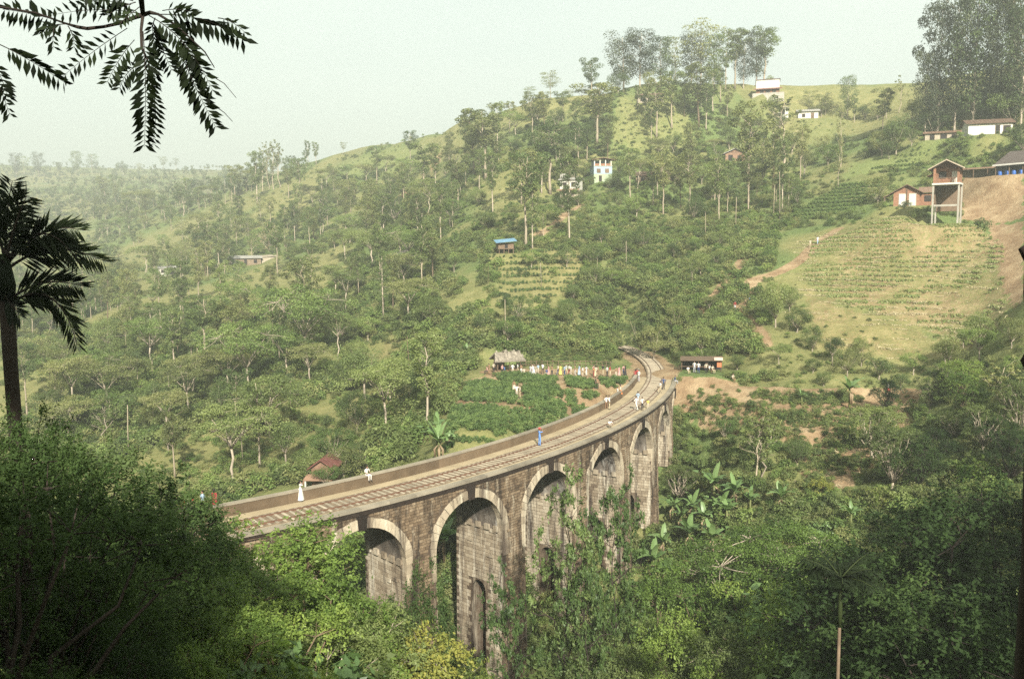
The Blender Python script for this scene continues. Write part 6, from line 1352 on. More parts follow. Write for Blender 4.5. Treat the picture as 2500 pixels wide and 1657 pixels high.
def straw():
    m = simple('pale_straw', (0.34, 0.29, 0.175), 0.9, .25, 2.0); C = []; Nn = []
    R = np.random.default_rng(5)
    for poly, n in ((POLY['field'], 170), (POLY['dryfield'], 16), (POLY['terr'], 10)):
        xs = [p[0] for p in poly]; ys = [p[1] for p in poly]; k = 0
        while k < n:
            x, y = R.uniform(min(xs), max(xs)), R.uniform(min(ys), max(ys))
            if not inside(np.array([x]), np.array([y]), poly)[0]: continue
            k += 1; L = R.uniform(1.5, 6.5); t = 0
            while t < L:
                e = .5; z = hz(x, y); gx = (hz(x + e, y) - z) / e; gy = (hz(x, y + e) - z) / e; g = math.hypot(gx, gy) + 1e-6
                for q in range(4): C.append((x + R.normal() * .14, y + R.normal() * .14, z + R.uniform(0.0, .12))); Nn.append((R.normal() * .6, R.normal() * .6, 1))
                x += -gy / g * .22; y += gx / g * .22; t += .22
    V = leaves_at(np.array(C), np.array(Nn), .5, .12, R); me = quads_mesh('straw_ridges', V, [m], R.random(len(C))); o = link('straw_ridges', me); tag(o, 'pale straw lines lying along the terraced field', None, None, 'stuff')
    # coarse grass on fields and banks
    gm = leafmat('grass_blades', (0.06, 0.095, 0.026), (0.115, 0.16, 0.042), (0.20, 0.21, 0.08), .35); Vs = []; 
    Cg = []; 
    for poly, n in ((POLY['field'], 30000), (POLY['dryfield'], 9000), (POLY['terr'], 9000), (POLY['grass'], 6000), (POLY['hutbank'], 3500)):
        xs = [p[0] for p in poly]; ys = [p[1] for p in poly]; x = R.uniform(min(xs), max(xs), n * 2); y = R.uniform(min(ys), max(ys), n * 2); ok = inside(x, y, poly) & (fbm(x, y * 1.8, 4.5, 77, 2) > .33)
        if poly is POLY['field']: ok &= ((H(x, y) + .5 * vnoise(x, y, 7, 3)) / .85) % 1 < .6; x, y = x[ok][:n], y[ok][:n]; Cg.append(np.stack([x, y, H(x, y) + .1], -1))
    Cg = np.concatenate(Cg); nr = R.normal(size=Cg.shape) * np.array([1, 1, .35]) + np.array([0, -.3, .35]); V = leaves_at(Cg, nr, .42, .5, R); me = quads_mesh('field_grass', V, [gm], R.random(len(Cg))); o = link('field_grass', me); tag(o, 'coarse green and dry grass growing over the fields and banks', None, None, 'stuff')
BAN = []
def banana(x, y, z, ht, label, rz=None, n=8, dead=True, k=3.1):
    if not BAN: BAN.extend([banana_leaf(400, 2.4, .62, .75), banana_leaf(401, 2.2, .58, 1.0), banana_leaf(402, 2.0, .5, .35)])
    R = random; root = empty('banana_plant', (x, y, z), R.uniform(0, 6.28) if rz is None else rz); tag(root, label, 'banana plant', 'banana plants')
    s = ht / k; root.scale = (s, s, s); mb = MB(); mb.tube([(0, 0, -.5), (.03, 0, 1.0), (.05, .02, 2.1)], [.16, .13, .09], 7); mb.obj('stem', LEAF['olive'], root)
    for i in range(n):
        a = i * 2.4 + R.uniform(-.3, .3); v = 2 if i < 2 else R.choice((0, 1)); sc_ = R.uniform(.8, 1.1)
        link('leaf', BAN[v], root, (.05, .02, 2.05 - .03 * i), (R.uniform(-.2, .2), 0.0 if v != 2 else -.15, a), (sc_, sc_, sc_))
    if dead:
        d = MB()
        for i in range(4): a = R.uniform(0, 6.28); d.tube([(0.05, 0, 1.9), (.05 + math.cos(a) * .35, math.sin(a) * .35, 1.5), (.05 + math.cos(a) * .3, math.sin(a) * .3, .5)], [.03, .12, .04], 4)
        d.obj('dead_leaf', LEAF['dry'], root)
    q = proj((x, y, z)); PLACED.append((x, y, 2.0)); return root
def bananas():
    L = [(CR1, 480, 960, 735, 'big banana plant with brown dead leaves, nearer the viaduct of the tall pair'), (CR1, 600, 975, 765, 'big banana plant with hanging brown leaves under the twin-forked pale tree'), (CR1, 890, 1020, 835, 'banana plant with an upright new leaf above the bright bushes'), (CR1, 280, 1130, 960, 'banana plant of the clump beside the last tall pier, next to the stone'), (CR1, 420, 1130, 950, 'banana plant in the middle of the clump beside the last tall pier'), (CR1, 560, 1130, 930, 'banana plant on the outer side of the clump beside the last tall pier'),
         (CR1, 1310, 1120, 940, 'lone banana plant with two arched leaves before the dark tree'), (CR2, 330, 400, 170, 'low banana plant with orange dying leaves below the clump'), (CR2, 170, 420, 230, 'low banana plant leaning towards the pier below the clump'), (CR2, 470, 420, 200, 'low banana plant with broad pale blades below the clump'), (CR2, 110, 560, 330, 'banana plant with upright blades in front of the pier foot'), (CR2, 190, 600, 400, 'second banana plant in front of the pier foot'),
         (CR1, 1305, 365, 190, 'young banana plant standing upright on the red terrace'), (CR1, 1015, 345, 255, 'small banana shoot at the end of the terrace path'), (CR1, 1525, 305, 255, 'small banana shoot beside the walker in white'), (CR1, 1330, 590, 470, 'young banana plant lower down on the terraces'), (CR1, 230, 1060, 900, 'banana plant at the back of the clump beside the last tall pier'), (CR1, 350, 1060, 880, 'banana plant with a torn blade behind the middle of the clump'), (CR1, 700, 1010, 860, 'banana plant between the dead-leaved pair and the bright bushes'), (CR1, 520, 1060, 860, 'tall banana plant below the dead-leaved pair'), (C4, 130, 270, 140, 'pale banana plant beside the thatched tea hut'), (C4, 175, 290, 190, 'short banana plant beside the thatched tea hut')]
    for c, zx, zb, zt, lb in L:
        a = c(zx, zb); b = c(zx, zt); p = hit(a[0], a[1], 60); ht = (a[1] - b[1]) / F_PX * p[1]; banana(p[0], p[1], p[2], max(ht, 1.0), lb, None, 8 if ht > 2.5 else 5, ht > 3)
    for px, py, top, lb in ((1068, 1085, 985, 'banana plant hung with brown dead leaves at the edge of the tea plots'), (1095, 1090, 1040, 'short green banana plant beside the dead-leaved one'), (950, 1000, 950, 'banana plant in the wood short of the tea plots')):
        p = hit(px, py, 85); banana(p[0], p[1], p[2], (py - top) / F_PX * p[1], lb, k=4.8)
    for px, d, lb in ((1078, 92, 'tall banana plant seen through the widest arch'), (1085, 86, 'lower banana plant seen through the widest arch')):
        p = at(px, 1400, d); z = hz(p[0], p[1]); banana(p[0], p[1], z, max(4.5, (at(px, 1395 if d > 90 else 1480, d)[2] - z)), lb)

# ------------------------------------------------------------------ silhouettes round the viewpoint
def bez(p0, p1, p2, n): return [np.array(p0) * (1 - t) ** 2 + 2 * np.array(p1) * t * (1 - t) + np.array(p2) * t * t for t in [i / n for i in range(n + 1)]]
def feather(sp, n, ll, lw, R, start=.12, hang=.5, both=True, fwd=.6, taper=.7, flip=(0, -1, 0)):
    V = []; seg = len(sp) - 1
    for i in range(n):
        t = start + (1 - start) * (i + .5) / n; f = t * seg; j = min(int(f), seg - 1); p = sp[j] + (sp[j + 1] - sp[j]) * (f - j); tg = sp[j + 1] - sp[j]; tg = tg / np.linalg.norm(tg)
        side = np.cross(tg, np.array(flip)); side /= np.linalg.norm(side) + 1e-9
        for sd in (-1, 1):
            if not both and sd < 0: continue
            ln = ll * (math.sin(math.pi * min(.97, .25 + taper * t)) ** .6) * R.uniform(.85, 1.1)
            d = side * sd * R.uniform(.6, .9) + tg * fwd + np.array([0, R.uniform(-.35, .35), -hang * R.uniform(.5, 1.2)]); d /= np.linalg.norm(d)
            wv = np.cross(d, np.array([R.normal() * .4, 1, R.normal() * .4])); wv /= np.linalg.norm(wv) + 1e-9; w = lw * ln
            V.append([p, p + d * ln * .5 + wv * w * .5, p + d * ln, p + d * ln * .5 - wv * w * .5])
    return np.array(V)
def near_palm():
    D = 15.0; c = at(10, 655, D); x, y = c[0], c[1]; z = hz(x, y)
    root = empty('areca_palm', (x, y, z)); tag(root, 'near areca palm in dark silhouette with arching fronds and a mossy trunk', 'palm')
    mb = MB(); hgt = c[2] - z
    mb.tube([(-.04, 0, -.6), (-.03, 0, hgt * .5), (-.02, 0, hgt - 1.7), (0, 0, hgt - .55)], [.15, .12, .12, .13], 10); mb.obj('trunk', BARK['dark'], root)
    mb = MB(); mb.tube([(0, 0, hgt - .56), (0, 0, hgt - .3), (0, 0, hgt + .25)], [.135, .17, .09], 10); mb.obj('crownshaft', LEAF['palm_silhouette'], root)
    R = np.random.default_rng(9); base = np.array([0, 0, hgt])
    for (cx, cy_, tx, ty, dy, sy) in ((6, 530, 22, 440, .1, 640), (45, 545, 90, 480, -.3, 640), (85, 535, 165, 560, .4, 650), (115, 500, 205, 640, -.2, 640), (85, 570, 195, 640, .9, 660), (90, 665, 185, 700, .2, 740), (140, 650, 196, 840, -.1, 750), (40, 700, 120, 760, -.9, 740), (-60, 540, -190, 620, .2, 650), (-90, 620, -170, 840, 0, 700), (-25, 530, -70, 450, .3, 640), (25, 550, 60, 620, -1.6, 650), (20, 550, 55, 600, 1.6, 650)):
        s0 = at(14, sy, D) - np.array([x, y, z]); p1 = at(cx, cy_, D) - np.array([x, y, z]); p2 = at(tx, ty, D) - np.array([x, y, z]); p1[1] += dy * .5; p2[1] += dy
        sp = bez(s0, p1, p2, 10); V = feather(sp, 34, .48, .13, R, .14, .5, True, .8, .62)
        fr = quads_mesh('frond', V, [LEAF['palm_silhouette']], R.random(len(V)) * .6); fo = link('frond', fr, root)
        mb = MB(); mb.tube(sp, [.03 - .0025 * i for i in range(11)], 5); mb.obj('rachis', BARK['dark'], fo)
def near_branch():
    D = 3.6; C7 = cv(0, 0, 3.38); org = Vector(at(*C7(1180, 130), D))
    root = empty('overhanging_branch', org); tag(root, 'dark overhanging branch with drooping feathery leaves against the pale sky', 'branch')
    def P(zx, zy, dy=0): return at(*C7(zx, zy), D + dy) - np.array(org)
    mb = MB(); mb.tube([P(540, 195), P(640, 225), P(720, 238), P(860, 222), P(1000, 190), P(1100, 150), P(1180, 125), P(1240, 105), P(1300, 118)], [.004, .007, .007, .006, .007, .008, .009, .008, .005], 6); 
    mb.tube([P(1180, 125), P(1160, -40, -.05), P(1100, -300, -.3), P(900, -800, -1.2), P(500, -1500, -2.5)], [.009, .012, .016, .022, .03], 7)
    mb.tube([P(1180, 130), P(1165, 250), P(1170, 400), P(1210, 480), P(1240, 560)], [.007, .006, .006, .004, .002], 5); mb.tube([P(1300, 118), P(1420, 190), P(1550, 300), P(1690, 430), P(1770, 560)], [.006, .005, .004, .003, .002], 5)
    mb.tube([P(540, 195), P(300, 110), P(0, 60), P(-500, -100), P(-1200, -400, -.5)], [.004, .004, .005, .008, .012], 6)
    mb.tube([P(1750, 630), P(1850, 690), P(1950, 810)], [.002, .0015, .001], 4); mb.tube([P(1780, 880), P(1850, 930), P(1920, 1005)], [.002, .0015, .001], 4)
    mb.obj('twig', BARK['dark'], root)
    R = np.random.default_rng(21); count = 0; dark = leafmat('hanging_leaf', (0.004, 0.007, 0.003), (0.009, 0.014, 0.005), (0.02, 0.03, 0.011), .05, .6, .08)  # near-black leaf colour holds the shade of the silhouette
    rest = MB(); RV = []; RA = []
    # start, bend, tip, pairs of leaflets, leaflet length (in the zoomed picture's px), hang
    for it in [(530, 190, 300, 110, 20, 80, 13, 150, .75), (560, 200, 380, 200, 330, 260, 6, 110, .8), (0, 370, 220, 470, 545, 690, 13, 140, .6), (1180, 260, 1215, 700, 1190, 1215, 22, 150, .15), (1200, 560, 1330, 820, 1260, 1210, 15, 95, .1), (1230, 130, 1560, 300, 1760, 760, 20, 130, .35), (1440, 300, 1560, 640, 1785, 1060, 22, 150, .2), (1310, 120, 1700, 110, 2020, 330, 13, 170, .8), (1800, 150, 1920, 160, 2030, 280, 6, 90, .5), (1050, 235, 760, 420, 520, 630, 11, 120, .1),
               (1110, 330, 980, 470, 880, 690, 11, 120, .2), (1160, 540, 1040, 560, 985, 740, 9, 110, .3), (1170, 430, 1290, 520, 1280, 720, 9, 100, .3), (1250, 200, 1330, 380, 1420, 590, 11, 120, .3), (1280, 150, 1230, 260, 1300, 420, 8, 110, .3), (1080, 40, 860, -20, 620, 50, 11, 110, .5), (1120, 20, 980, 60, 880, 130, 6, 110, .5), (1100, 10, 900, -60, 700, -40, 9, 130, .7), (1150, 60, 1060, 130, 980, 200, 6, 90, .3), (1190, 120, 800, 40, 420, 130, 10, 110, .2), (-60, 600, 20, 760, 85, 960, 8, 120, .3), (-80, 500, 20, 620, 60, 800, 7, 120, .3), (560, 215, 620, 300, 610, 400, 6, 110, .4), (450, 210, 430, 300, 440, 410, 4, 100, .4), (1480, 250, 1600, 420, 1620, 760, 14, 120, .3), (1340, 90, 1480, 60, 1600, 110, 7, 90, .4), (1540, 140, 1580, 200, 1560, 300, 3, 120, .6)]:
        dy = R.uniform(-.12, .12); k = it[7] / 3.38 / F_PX * D
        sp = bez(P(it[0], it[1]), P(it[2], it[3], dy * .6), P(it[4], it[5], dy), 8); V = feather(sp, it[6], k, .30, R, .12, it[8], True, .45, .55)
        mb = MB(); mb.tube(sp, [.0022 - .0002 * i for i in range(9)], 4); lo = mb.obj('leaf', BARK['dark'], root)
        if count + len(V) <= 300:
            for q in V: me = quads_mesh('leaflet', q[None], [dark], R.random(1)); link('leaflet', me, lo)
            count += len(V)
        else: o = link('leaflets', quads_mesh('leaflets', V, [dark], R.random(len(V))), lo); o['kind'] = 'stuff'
def near_trunk():
    d = 2.3; b = at(2532, 1700, d); x, y = b[0], b[1]; z = hz(x, y)
    root = empty('dead_trunk', (x, y, z)); tag(root, 'black broken tree trunk standing at the edge beside the viewpoint', 'trunk')
    pts = [(2620, 2600, .16), (2590, 2000, .12), (2560, 1657, .10), (2545, 1400, .066), (2528, 1200, .045), (2520, 1000, .032), (2516, 850, .026), (2512, 720, .024), (2506, 650, .022), (2502, 612, .017), (2500, 597, .008)]
    mb = MB(); P = [at(px + 17, py, d) - np.array([x, y, z]) + rng.normal(size=3) * .004 for px, py, r in pts]; P[0][2] = -.3
    mb.tube(P, [r for _, _, r in pts], 11); mb.obj('bark', BARK['dark'], root)
    k = MB(); q = at(2511, 608, d) - np.array([x, y, z]); k.tube([q + (0, 0, -.03), q + (-.006, 0, 0), q + (0, 0, .014)], [.01, .02, .006], 8); q = at(2525, 880, d) - np.array([x, y, z]); k.tube([q + (0, 0, -.05), q + (-.012, 0, 0), q + (0, 0, .05)], [.01, .024, .01], 8); k.obj('knot', BARK['dark'], root)

# ------------------------------------------------------------------ people
SK = {}
def cloth(name, col):
    if name not in SK: SK[name] = simple('cloth_' + name, col, .85, .15, 6.0)
    return SK[name]
COLS = {'white': (.50, .49, .45), 'cream': (.38, .33, .25), 'pale blue': (.26, .34, .42), 'blue': (.10, .20, .42), 'navy': (.03, .05, .12), 'red': (.33, .05, .04), 'dark red': (.22, .03, .03), 'orange': (.42, .15, .05), 'pink': (.40, .22, .2), 'yellow': (.45, .38, .09), 'black': (.02, .02, .022), 'grey': (.32, .32, .32), 'brown': (.20, .12, .07), 'green': (.12, .26, .14), 'khaki': (.36, .30, .19), 'purple': (.18, .08, .22)}
def skin_body(joints, bones, rad, name):
    names = list(joints); me = bpy.data.meshes.new('rig'); me.from_pydata([joints[n] for n in names], [(names.index(a), names.index(b)) for a, b, _ in bones], []); o = bpy.data.objects.new('rig', me); COL.objects.link(o)
    md = o.modifiers.new('skin', 'SKIN'); md.branch_smoothing = .6
    for i, n in enumerate(names):
        v = me.skin_vertices[0].data[i]; r = rad[n]; v.radius = (r, r) if not isinstance(r, tuple) else r; v.use_root = n == 'pelvis'
    s = o.modifiers.new('sub', 'SUBSURF'); s.levels = 1
    dg = bpy.context.evaluated_depsgraph_get(); dg.update(); out = bpy.data.meshes.new_from_object(o.evaluated_get(dg)); out.name = name; bpy.data.objects.remove(o)
    segs = [(np.array(joints[a], float), np.array(joints[b], float), t) for a, b, t in bones]; idx = []
    for p in out.polygons:
        c = np.array(p.center); best = (9, 0)
        for a, b, t in segs:
            d = b - a; u = np.clip((c - a) @ d / (d @ d + 1e-9), 0, 1); e = np.linalg.norm(c - a - d * u)
            if e < best[0]: best = (e, t)
        idx.append(best[1])
    out.materials.clear()
    for m in (SK['skin'], cloth('white', COLS['white']), cloth('navy', COLS['navy']), SK['shoe']): out.materials.append(m)
    out.polygons.foreach_set('material_index', np.array(idx, np.int32)); out.polygons.foreach_set('use_smooth', np.ones(len(out.polygons), bool)); out.attributes.new('v', 'FLOAT', 'POINT'); return out
BONES = [('pelvis', 'waist', 1), ('waist', 'chest', 1), ('chest', 'neck', 1), ('neck', 'chin', 0), ('chin', 'head', 0), ('chin', 'nose', 0)] + [b for s in 'lr' for b in (('chest', 'sh' + s, 1), ('sh' + s, 'el' + s, 1), ('el' + s, 'wr' + s, 0), ('wr' + s, 'ha' + s, 0), ('wr' + s, 'th' + s, 0), ('pelvis', 'hip' + s, 2), ('hip' + s, 'kn' + s, 2), ('kn' + s, 'an' + s, 2), ('an' + s, 'to' + s, 3))]
RAD = {'pelvis': (.13, .10), 'waist': (.125, .095), 'chest': (.15, .11), 'neck': .052, 'chin': (.075, .085), 'head': (.07, .08), 'nose': .016}
for s_ in 'lr': RAD.update({'sh' + s_: .062, 'el' + s_: .045, 'wr' + s_: .03, 'ha' + s_: (.035, .02), 'th' + s_: .012, 'hip' + s_: .085, 'kn' + s_: .058, 'an' + s_: .042, 'to' + s_: .038})
def pose(kind):
    J = dict(pelvis=(0, 0, .93), waist=(0, 0, 1.08), chest=(0, 0, 1.30), neck=(0, .0, 1.46), chin=(0, -.02, 1.54), head=(0, -.01, 1.66), nose=(0, -.105, 1.585))
    for s, k in (('l', -1), ('r', 1)):
        J.update({'sh' + s: (k * .18, 0, 1.39), 'el' + s: (k * .23, .03, 1.12), 'wr' + s: (k * .24, -.06, .88), 'ha' + s: (k * .24, -.09, .79), 'th' + s: (k * .21, -.12, .84), 'hip' + s: (k * .09, 0, .88), 'kn' + s: (k * .10, -.01, .49), 'an' + s: (k * .11, .03, .08), 'to' + s: (k * .12, -.13, .04)})
    if kind == 'walk':
        J.update(knl=(-.10, -.16, .52), anl=(-.10, -.22, .09), tol=(-.10, -.38, .05), knr=(.10, .04, .48), anr=(.10, .27, .12), tor=(.10, .16, .04), ell=(-.22, .14, 1.13), wrl=(-.21, .12, .90), hal=(-.21, .10, .81), thl=(-.18, .06, .86), elr=(.22, -.10, 1.13), wrr=(.20, -.24, .95), har=(.19, -.30, .88), thr=(.16, -.31, .93))
    if kind == 'raise':
        for s, k in (('l', -1), ('r', 1)): J.update({'el' + s: (k * .27, -.18, 1.40), 'wr' + s: (k * .10, -.28, 1.57), 'ha' + s: (k * .06, -.29, 1.65), 'th' + s: (k * .05, -.26, 1.58)})
    if kind == 'hip':
        J.update(elr=(.33, .06, 1.18), wrr=(.20, -.02, 1.0), har=(.14, -.05, .96), thr=(.17, -.08, .98), knl=(-.13, -.05, .49))
    if kind in ('sit', 'crouch'):
        dz = .42 if kind == 'sit' else .66; lean = .12 if kind == 'sit' else .26
        for n in list(J):
            if n[:2] in ('kn', 'an', 'to', 'hi') or n == 'pelvis': continue
            x, y, z = J[n]; J[n] = (x, y - lean * (z - .9), z - dz)
        J['pelvis'] = (0, 0, .93 - dz)
        for s, k in (('l', -1), ('r', 1)):
            J.update({'hip' + s: (k * .09, 0, .90 - dz)})
            if kind == 'sit': J.update({'kn' + s: (k * .12, -.42, .50), 'an' + s: (k * .12, -.40, .08), 'to' + s: (k * .13, -.56, .04), 'el' + s: (k * .25, -.08, .76), 'wr' + s: (k * .16, -.28, .62), 'ha' + s: (k * .13, -.36, .60), 'th' + s: (k * .10, -.33, .65)})
            else: J.update({'kn' + s: (k * .16, -.36, .44), 'an' + s: (k * .13, -.06, .09), 'to' + s: (k * .14, -.22, .04), 'el' + s: (k * .25, -.28, .58), 'wr' + s: (k * .14, -.42, .42), 'ha' + s: (k * .10, -.48, .36), 'th' + s: (k * .07, -.43, .41)})
    return J
BODY = {}; EXTRA = {}
def people_stock():
    SK['skin'] = simple('skin', (.20, .115, .075), .6, .15, 4.0); SK['shoe'] = simple('shoe', (.05, .04, .035), .7); SK['hair'] = simple('black_hair', (.015, .012, .01), .6)
    for k in ('stand', 'walk', 'raise', 'hip', 'sit', 'crouch'): BODY[k] = (skin_body(pose(k), BONES, RAD, 'person_' + k), pose(k))
    def cap(col_name, lo, long):
        bm = bmesh.new(); bmesh.ops.create_uvsphere(bm, u_segments=10, v_segments=7, radius=1)
        for v in bm.verts:
            c = v.co; y = c.y * .105 + .012; z = c.z * .10
            if c.z < -.1 and c.y < .2: z = -.012; y = max(y, -.02)
            elif c.z < -.1 and long: z -= .22 * min(1, -c.z)
            v.co = Vector((c.x * .092, y, z))
        me = bpy.data.meshes.new('hair'); bm.to_mesh(me); bm.free(); me.materials.append(SK['hair']); me.attributes.new('v', 'FLOAT', 'POINT'); return me
    EXTRA['hair'] = cap('hair', 0, False); EXTRA['longhair'] = cap('hair', 0, True)
    def lathe(prof, name):
        V = []; F = []; m = 12
        for z, rx, ry in prof: V += [(rx * math.cos(6.2832 * i / m) * (1 + .05 * math.cos(i * 4.2)), ry * math.sin(6.2832 * i / m) * (1 + .05 * math.cos(i * 4.2)), z) for i in range(m)]
        for j in range(len(prof) - 1): F += [(j * m + i, j * m + (i + 1) % m, (j + 1) * m + (i + 1) % m, (j + 1) * m + i) for i in range(m)]
        me = bpy.data.meshes.new(name); me.from_pydata(V, [], F); me.attributes.new('v', 'FLOAT', 'POINT'); me.materials.append(SK['skin']); return me
    EXTRA['dress'] = lathe([(1.10, .14, .115), (.95, .18, .15), (.7, .21, .19), (.4, .25, .23), (.14, .29, .27), (.13, .27, .25)], 'dress'); EXTRA['skirt'] = lathe([(1.10, .14, .115), (.95, .18, .15), (.75, .23, .20), (.55, .27, .24), (.54, .25, .22)], 'skirt')
    bm = bmesh.new(); bmesh.ops.create_uvsphere(bm, u_segments=10, v_segments=6, radius=1)
    for v in bm.verts:
        c = v.co; k = 1.0 if c.z > -.05 else 1.0; b = 1.7 if abs(c.z) < .3 else 1; v.co = Vector((c.x * .105 * b, c.y * .12 * b, max(c.z, -.1) * .12 + .03))
    me = bpy.data.meshes.new('hat'); bm.to_mesh(me); bm.free(); me.attributes.new('v', 'FLOAT', 'POINT'); me.materials.append(SK['skin']); EXTRA['hat'] = me
def person(x, y, z, rz, kind, top, bottom, label, gown=None, hat=None, long=False, group=None, s=None):
    me, J = BODY[kind]; s = s or random.uniform(.94, 1.05); root = empty('person', (x, y, z), rz); root.scale = (s, s, s); tag(root, label, 'person', group)
    b = link('body', me, root)
    for i, c in ((1, top), (2, bottom)): b.material_slots[i].link = 'OBJECT'; b.material_slots[i].material = cloth(c, COLS[c])
    h = J['head']; hd = (h[0], h[1] + .012, h[2] - .015)
    hh = link('hair', EXTRA['longhair' if long else 'hair'], root, hd)
    if gown: g = link(gown, EXTRA[gown], root); g.material_slots[0].link = 'OBJECT'; g.material_slots[0].material = cloth(top if gown == 'dress' else bottom, COLS[top if gown == 'dress' else bottom])
    if hat: g = link('hat', EXTRA['hat'], root, (h[0], h[1], h[2] + .02)); g.material_slots[0].link = 'OBJECT'; g.material_slots[0].material = cloth(hat, COLS[hat])
    return root
def deck_pt(px, py, n=None):
    """the place on the deck seen there (z about -0.1); with n given, slid to that distance from the track"""
    d = ray(px, py); t = (-.11 - EYE) / d[2]; p = _EYE + d * t
    if n is not None:
        a = math.atan2(p[1] - BCY, p[0] - BCX); p = np.array([BCX + (BR + n) * math.cos(a), BCY + (BR + n) * math.sin(a), -.11])
    return p
def crowd():
    K = 1.0566; U = random.uniform
    def D(x, y): return x * K, y * K
    def on(px, py, *a, n=None, dz=0, **k): p = deck_pt(px, py, n); return person(p[0], p[1], p[2] + dz, *a, **k)
    on(*D(695, 1158), 1.9, 'raise', 'white', 'white', 'woman in a long white dress shading her face beside the parapet', 'dress', None, True)
    p = deck_pt(*D(836, 1118), N_IN - .2); person(p[0], p[1], .87 - .50, .9, 'sit', 'white', 'white', 'person in white sitting on top of the parapet', None, None, True)
    on(*D(1247, 1030), 2.2, 'raise', 'blue', 'blue', 'person in a blue shirt and jeans with a red cap, arms raised', None, 'red')
    on(*D(1408, 988), .4, 'crouch', 'white', 'cream', 'person in white crouching at the outer edge of the deck')
    for i, (dx, dy, kd, t, b, lb, gw) in enumerate([(1401, 945, 'stand', 'white', 'brown', 'person in white shirt and brown trousers beside the parapet, left of a pair', None), (1408, 946, 'hip', 'white', 'khaki', 'person in white shirt and khaki trousers beside the parapet, right of a pair', None), (1427, 922, 'stand', 'white', 'brown', 'person in white top and brown trousers by the parapet beside one in orange', None), (1434, 920, 'stand', 'cream', 'orange', 'person in an orange skirt walking beside the parapet', 'skirt'), (1468, 880, 'stand', 'dark red', 'dark red', 'person in a long dark red dress on the inner side of the track', 'dress'), (1472, 878, 'walk', 'red', 'red', 'person in a bright red dress on the inner side of the track', 'dress'), (1476, 882, 'stand', 'white', 'grey', 'person in white standing beside the red dresses', None), (1470, 948, 'walk', 'white', 'white', 'tallest person in white walking in the middle of the group of three on the rails', None), (1474, 934, 'stand', 'pale blue', 'grey', 'person in pale blue shirt standing between the rails behind two in white', None), (1484, 948, 'hip', 'white', 'black', 'person in white shirt and black trousers on the outer rail', None), (1525, 908, 'walk', 'white', 'khaki', 'person in white shirt and khaki trousers near the outer coping', None), (1533, 900, 'stand', 'navy', 'black', 'person in navy clothes standing behind the outer rail', None), (1497, 944, 'stand', 'yellow', 'cream', 'small person in pale yellow at the outer edge of the deck', None)]):
        on(*D(dx, dy), U(0, 6.2), kd, t, b, lb, gown=gw, long=gw is not None, s=.7 if 'small' in lb else None)
    p = deck_pt(*D(1558, 884), N_OUT - .1); person(p[0], p[1], .17 - .50, 1.6, 'sit', 'navy', 'grey', 'person in navy sitting on the outer coping at the far end')
    # the near end, half hidden by leaves
    e = [('white', 'orange', 'skirt', 'white top and orange skirt'), ('red', 'red', 'dress', 'red dress'), ('dark red', 'black', None, 'dark red shirt and black trousers'), ('white', 'grey', None, 'white shirt and grey trousers'), ('orange', 'orange', 'dress', 'orange dress'), ('white', 'navy', None, 'white shirt and navy trousers'), ('red', 'khaki', None, 'red shirt and khaki trousers'), ('pale blue', 'white', None, 'pale blue shirt'), ('dark red', 'dark red', 'dress', 'dark red sari')]
    for i, (dx, (t, b, g, ds)) in enumerate(zip((388, 396, 405, 412, 422, 434, 446, 470, 497), e)):
        p = deck_pt(dx * K, (1202 - (dx - 388) * .22) * K); person(p[0], p[1], -.12, U(0, 6.2), random.choice(('stand', 'hip', 'walk')), t, b, 'person in ' + ds + ' among leaves where the track enters the wood', g, None, g is not None, 'people at the near end of the track')
    # the crowd on the terrace
    tops = ['pink', 'brown', 'cream', 'white', 'pink', 'white', 'white', 'brown', 'cream', 'white', 'white', 'pale blue', 'cream', 'white', 'navy', 'pink', 'brown', 'yellow', 'pale blue', 'grey', 'white', 'white', 'brown', 'white', 'grey', 'pink', 'orange', 'brown', 'cream', 'black', 'white', 'dark red', 'brown', 'pink', 'black', 'pink', 'khaki', 'cream', 'grey', 'pale blue']
    xs = [322, 338, 360, 425, 448, 532, 560, 600, 622, 660, 684, 702, 728, 752, 776, 812, 838, 885, 925, 952, 974, 1004, 1044, 1092, 1132, 1160, 1182, 1204, 1224, 1256, 1292, 1332, 1388, 1404, 1425, 1442, 1210, 900, 640, 1060]; feet = {425: 352, 1092: 402, 1292: 408, 1182: 410}
    order = sorted(range(len(xs)), key=lambda i: xs[i]); bots = ['grey', 'navy', 'khaki', 'white', 'brown', 'black', 'blue', 'cream', 'dark red']
    ordn = ['first', 'second', 'third', 'fourth', 'fifth', 'sixth', 'seventh', 'eighth', 'ninth', 'tenth']
    cnt = {}
    for i in order:
        x0 = xs[i]; y = feet.get(x0, 378 + (x0 - 330) * .022 + random.choice((U(-8, -3), U(0, 6), U(6, 14)))); x = x0 + (random.choice((U(-24, -10), U(-5, 5), U(8, 22))) if x0 not in feet else 0); t = tops[i]; cnt[t] = cnt.get(t, 0) + 1; px, py = C4(x, y); p = hit(px, py, 85); kd = random.choices(('stand', 'walk', 'hip', 'sit', 'raise'), (5, 3, 2, 1.6, .6))[0]; g = random.random() < .13
        person(p[0], p[1], p[2], U(0, 6.28), kd if not g else 'stand', t, t if g else random.choice(bots), '%s in %s among the crowd, %s so dressed from the thatched hut' % ('person', t, ordn[cnt[t] - 1]), 'dress' if g else None, None, g, 'people crowding the terrace by the tea plots')
    def ground(px, py, *a, **k): p = hit(px, py, 85); PLACED.append((p[0], p[1], 2)); return person(p[0], p[1], p[2], *a, **k)
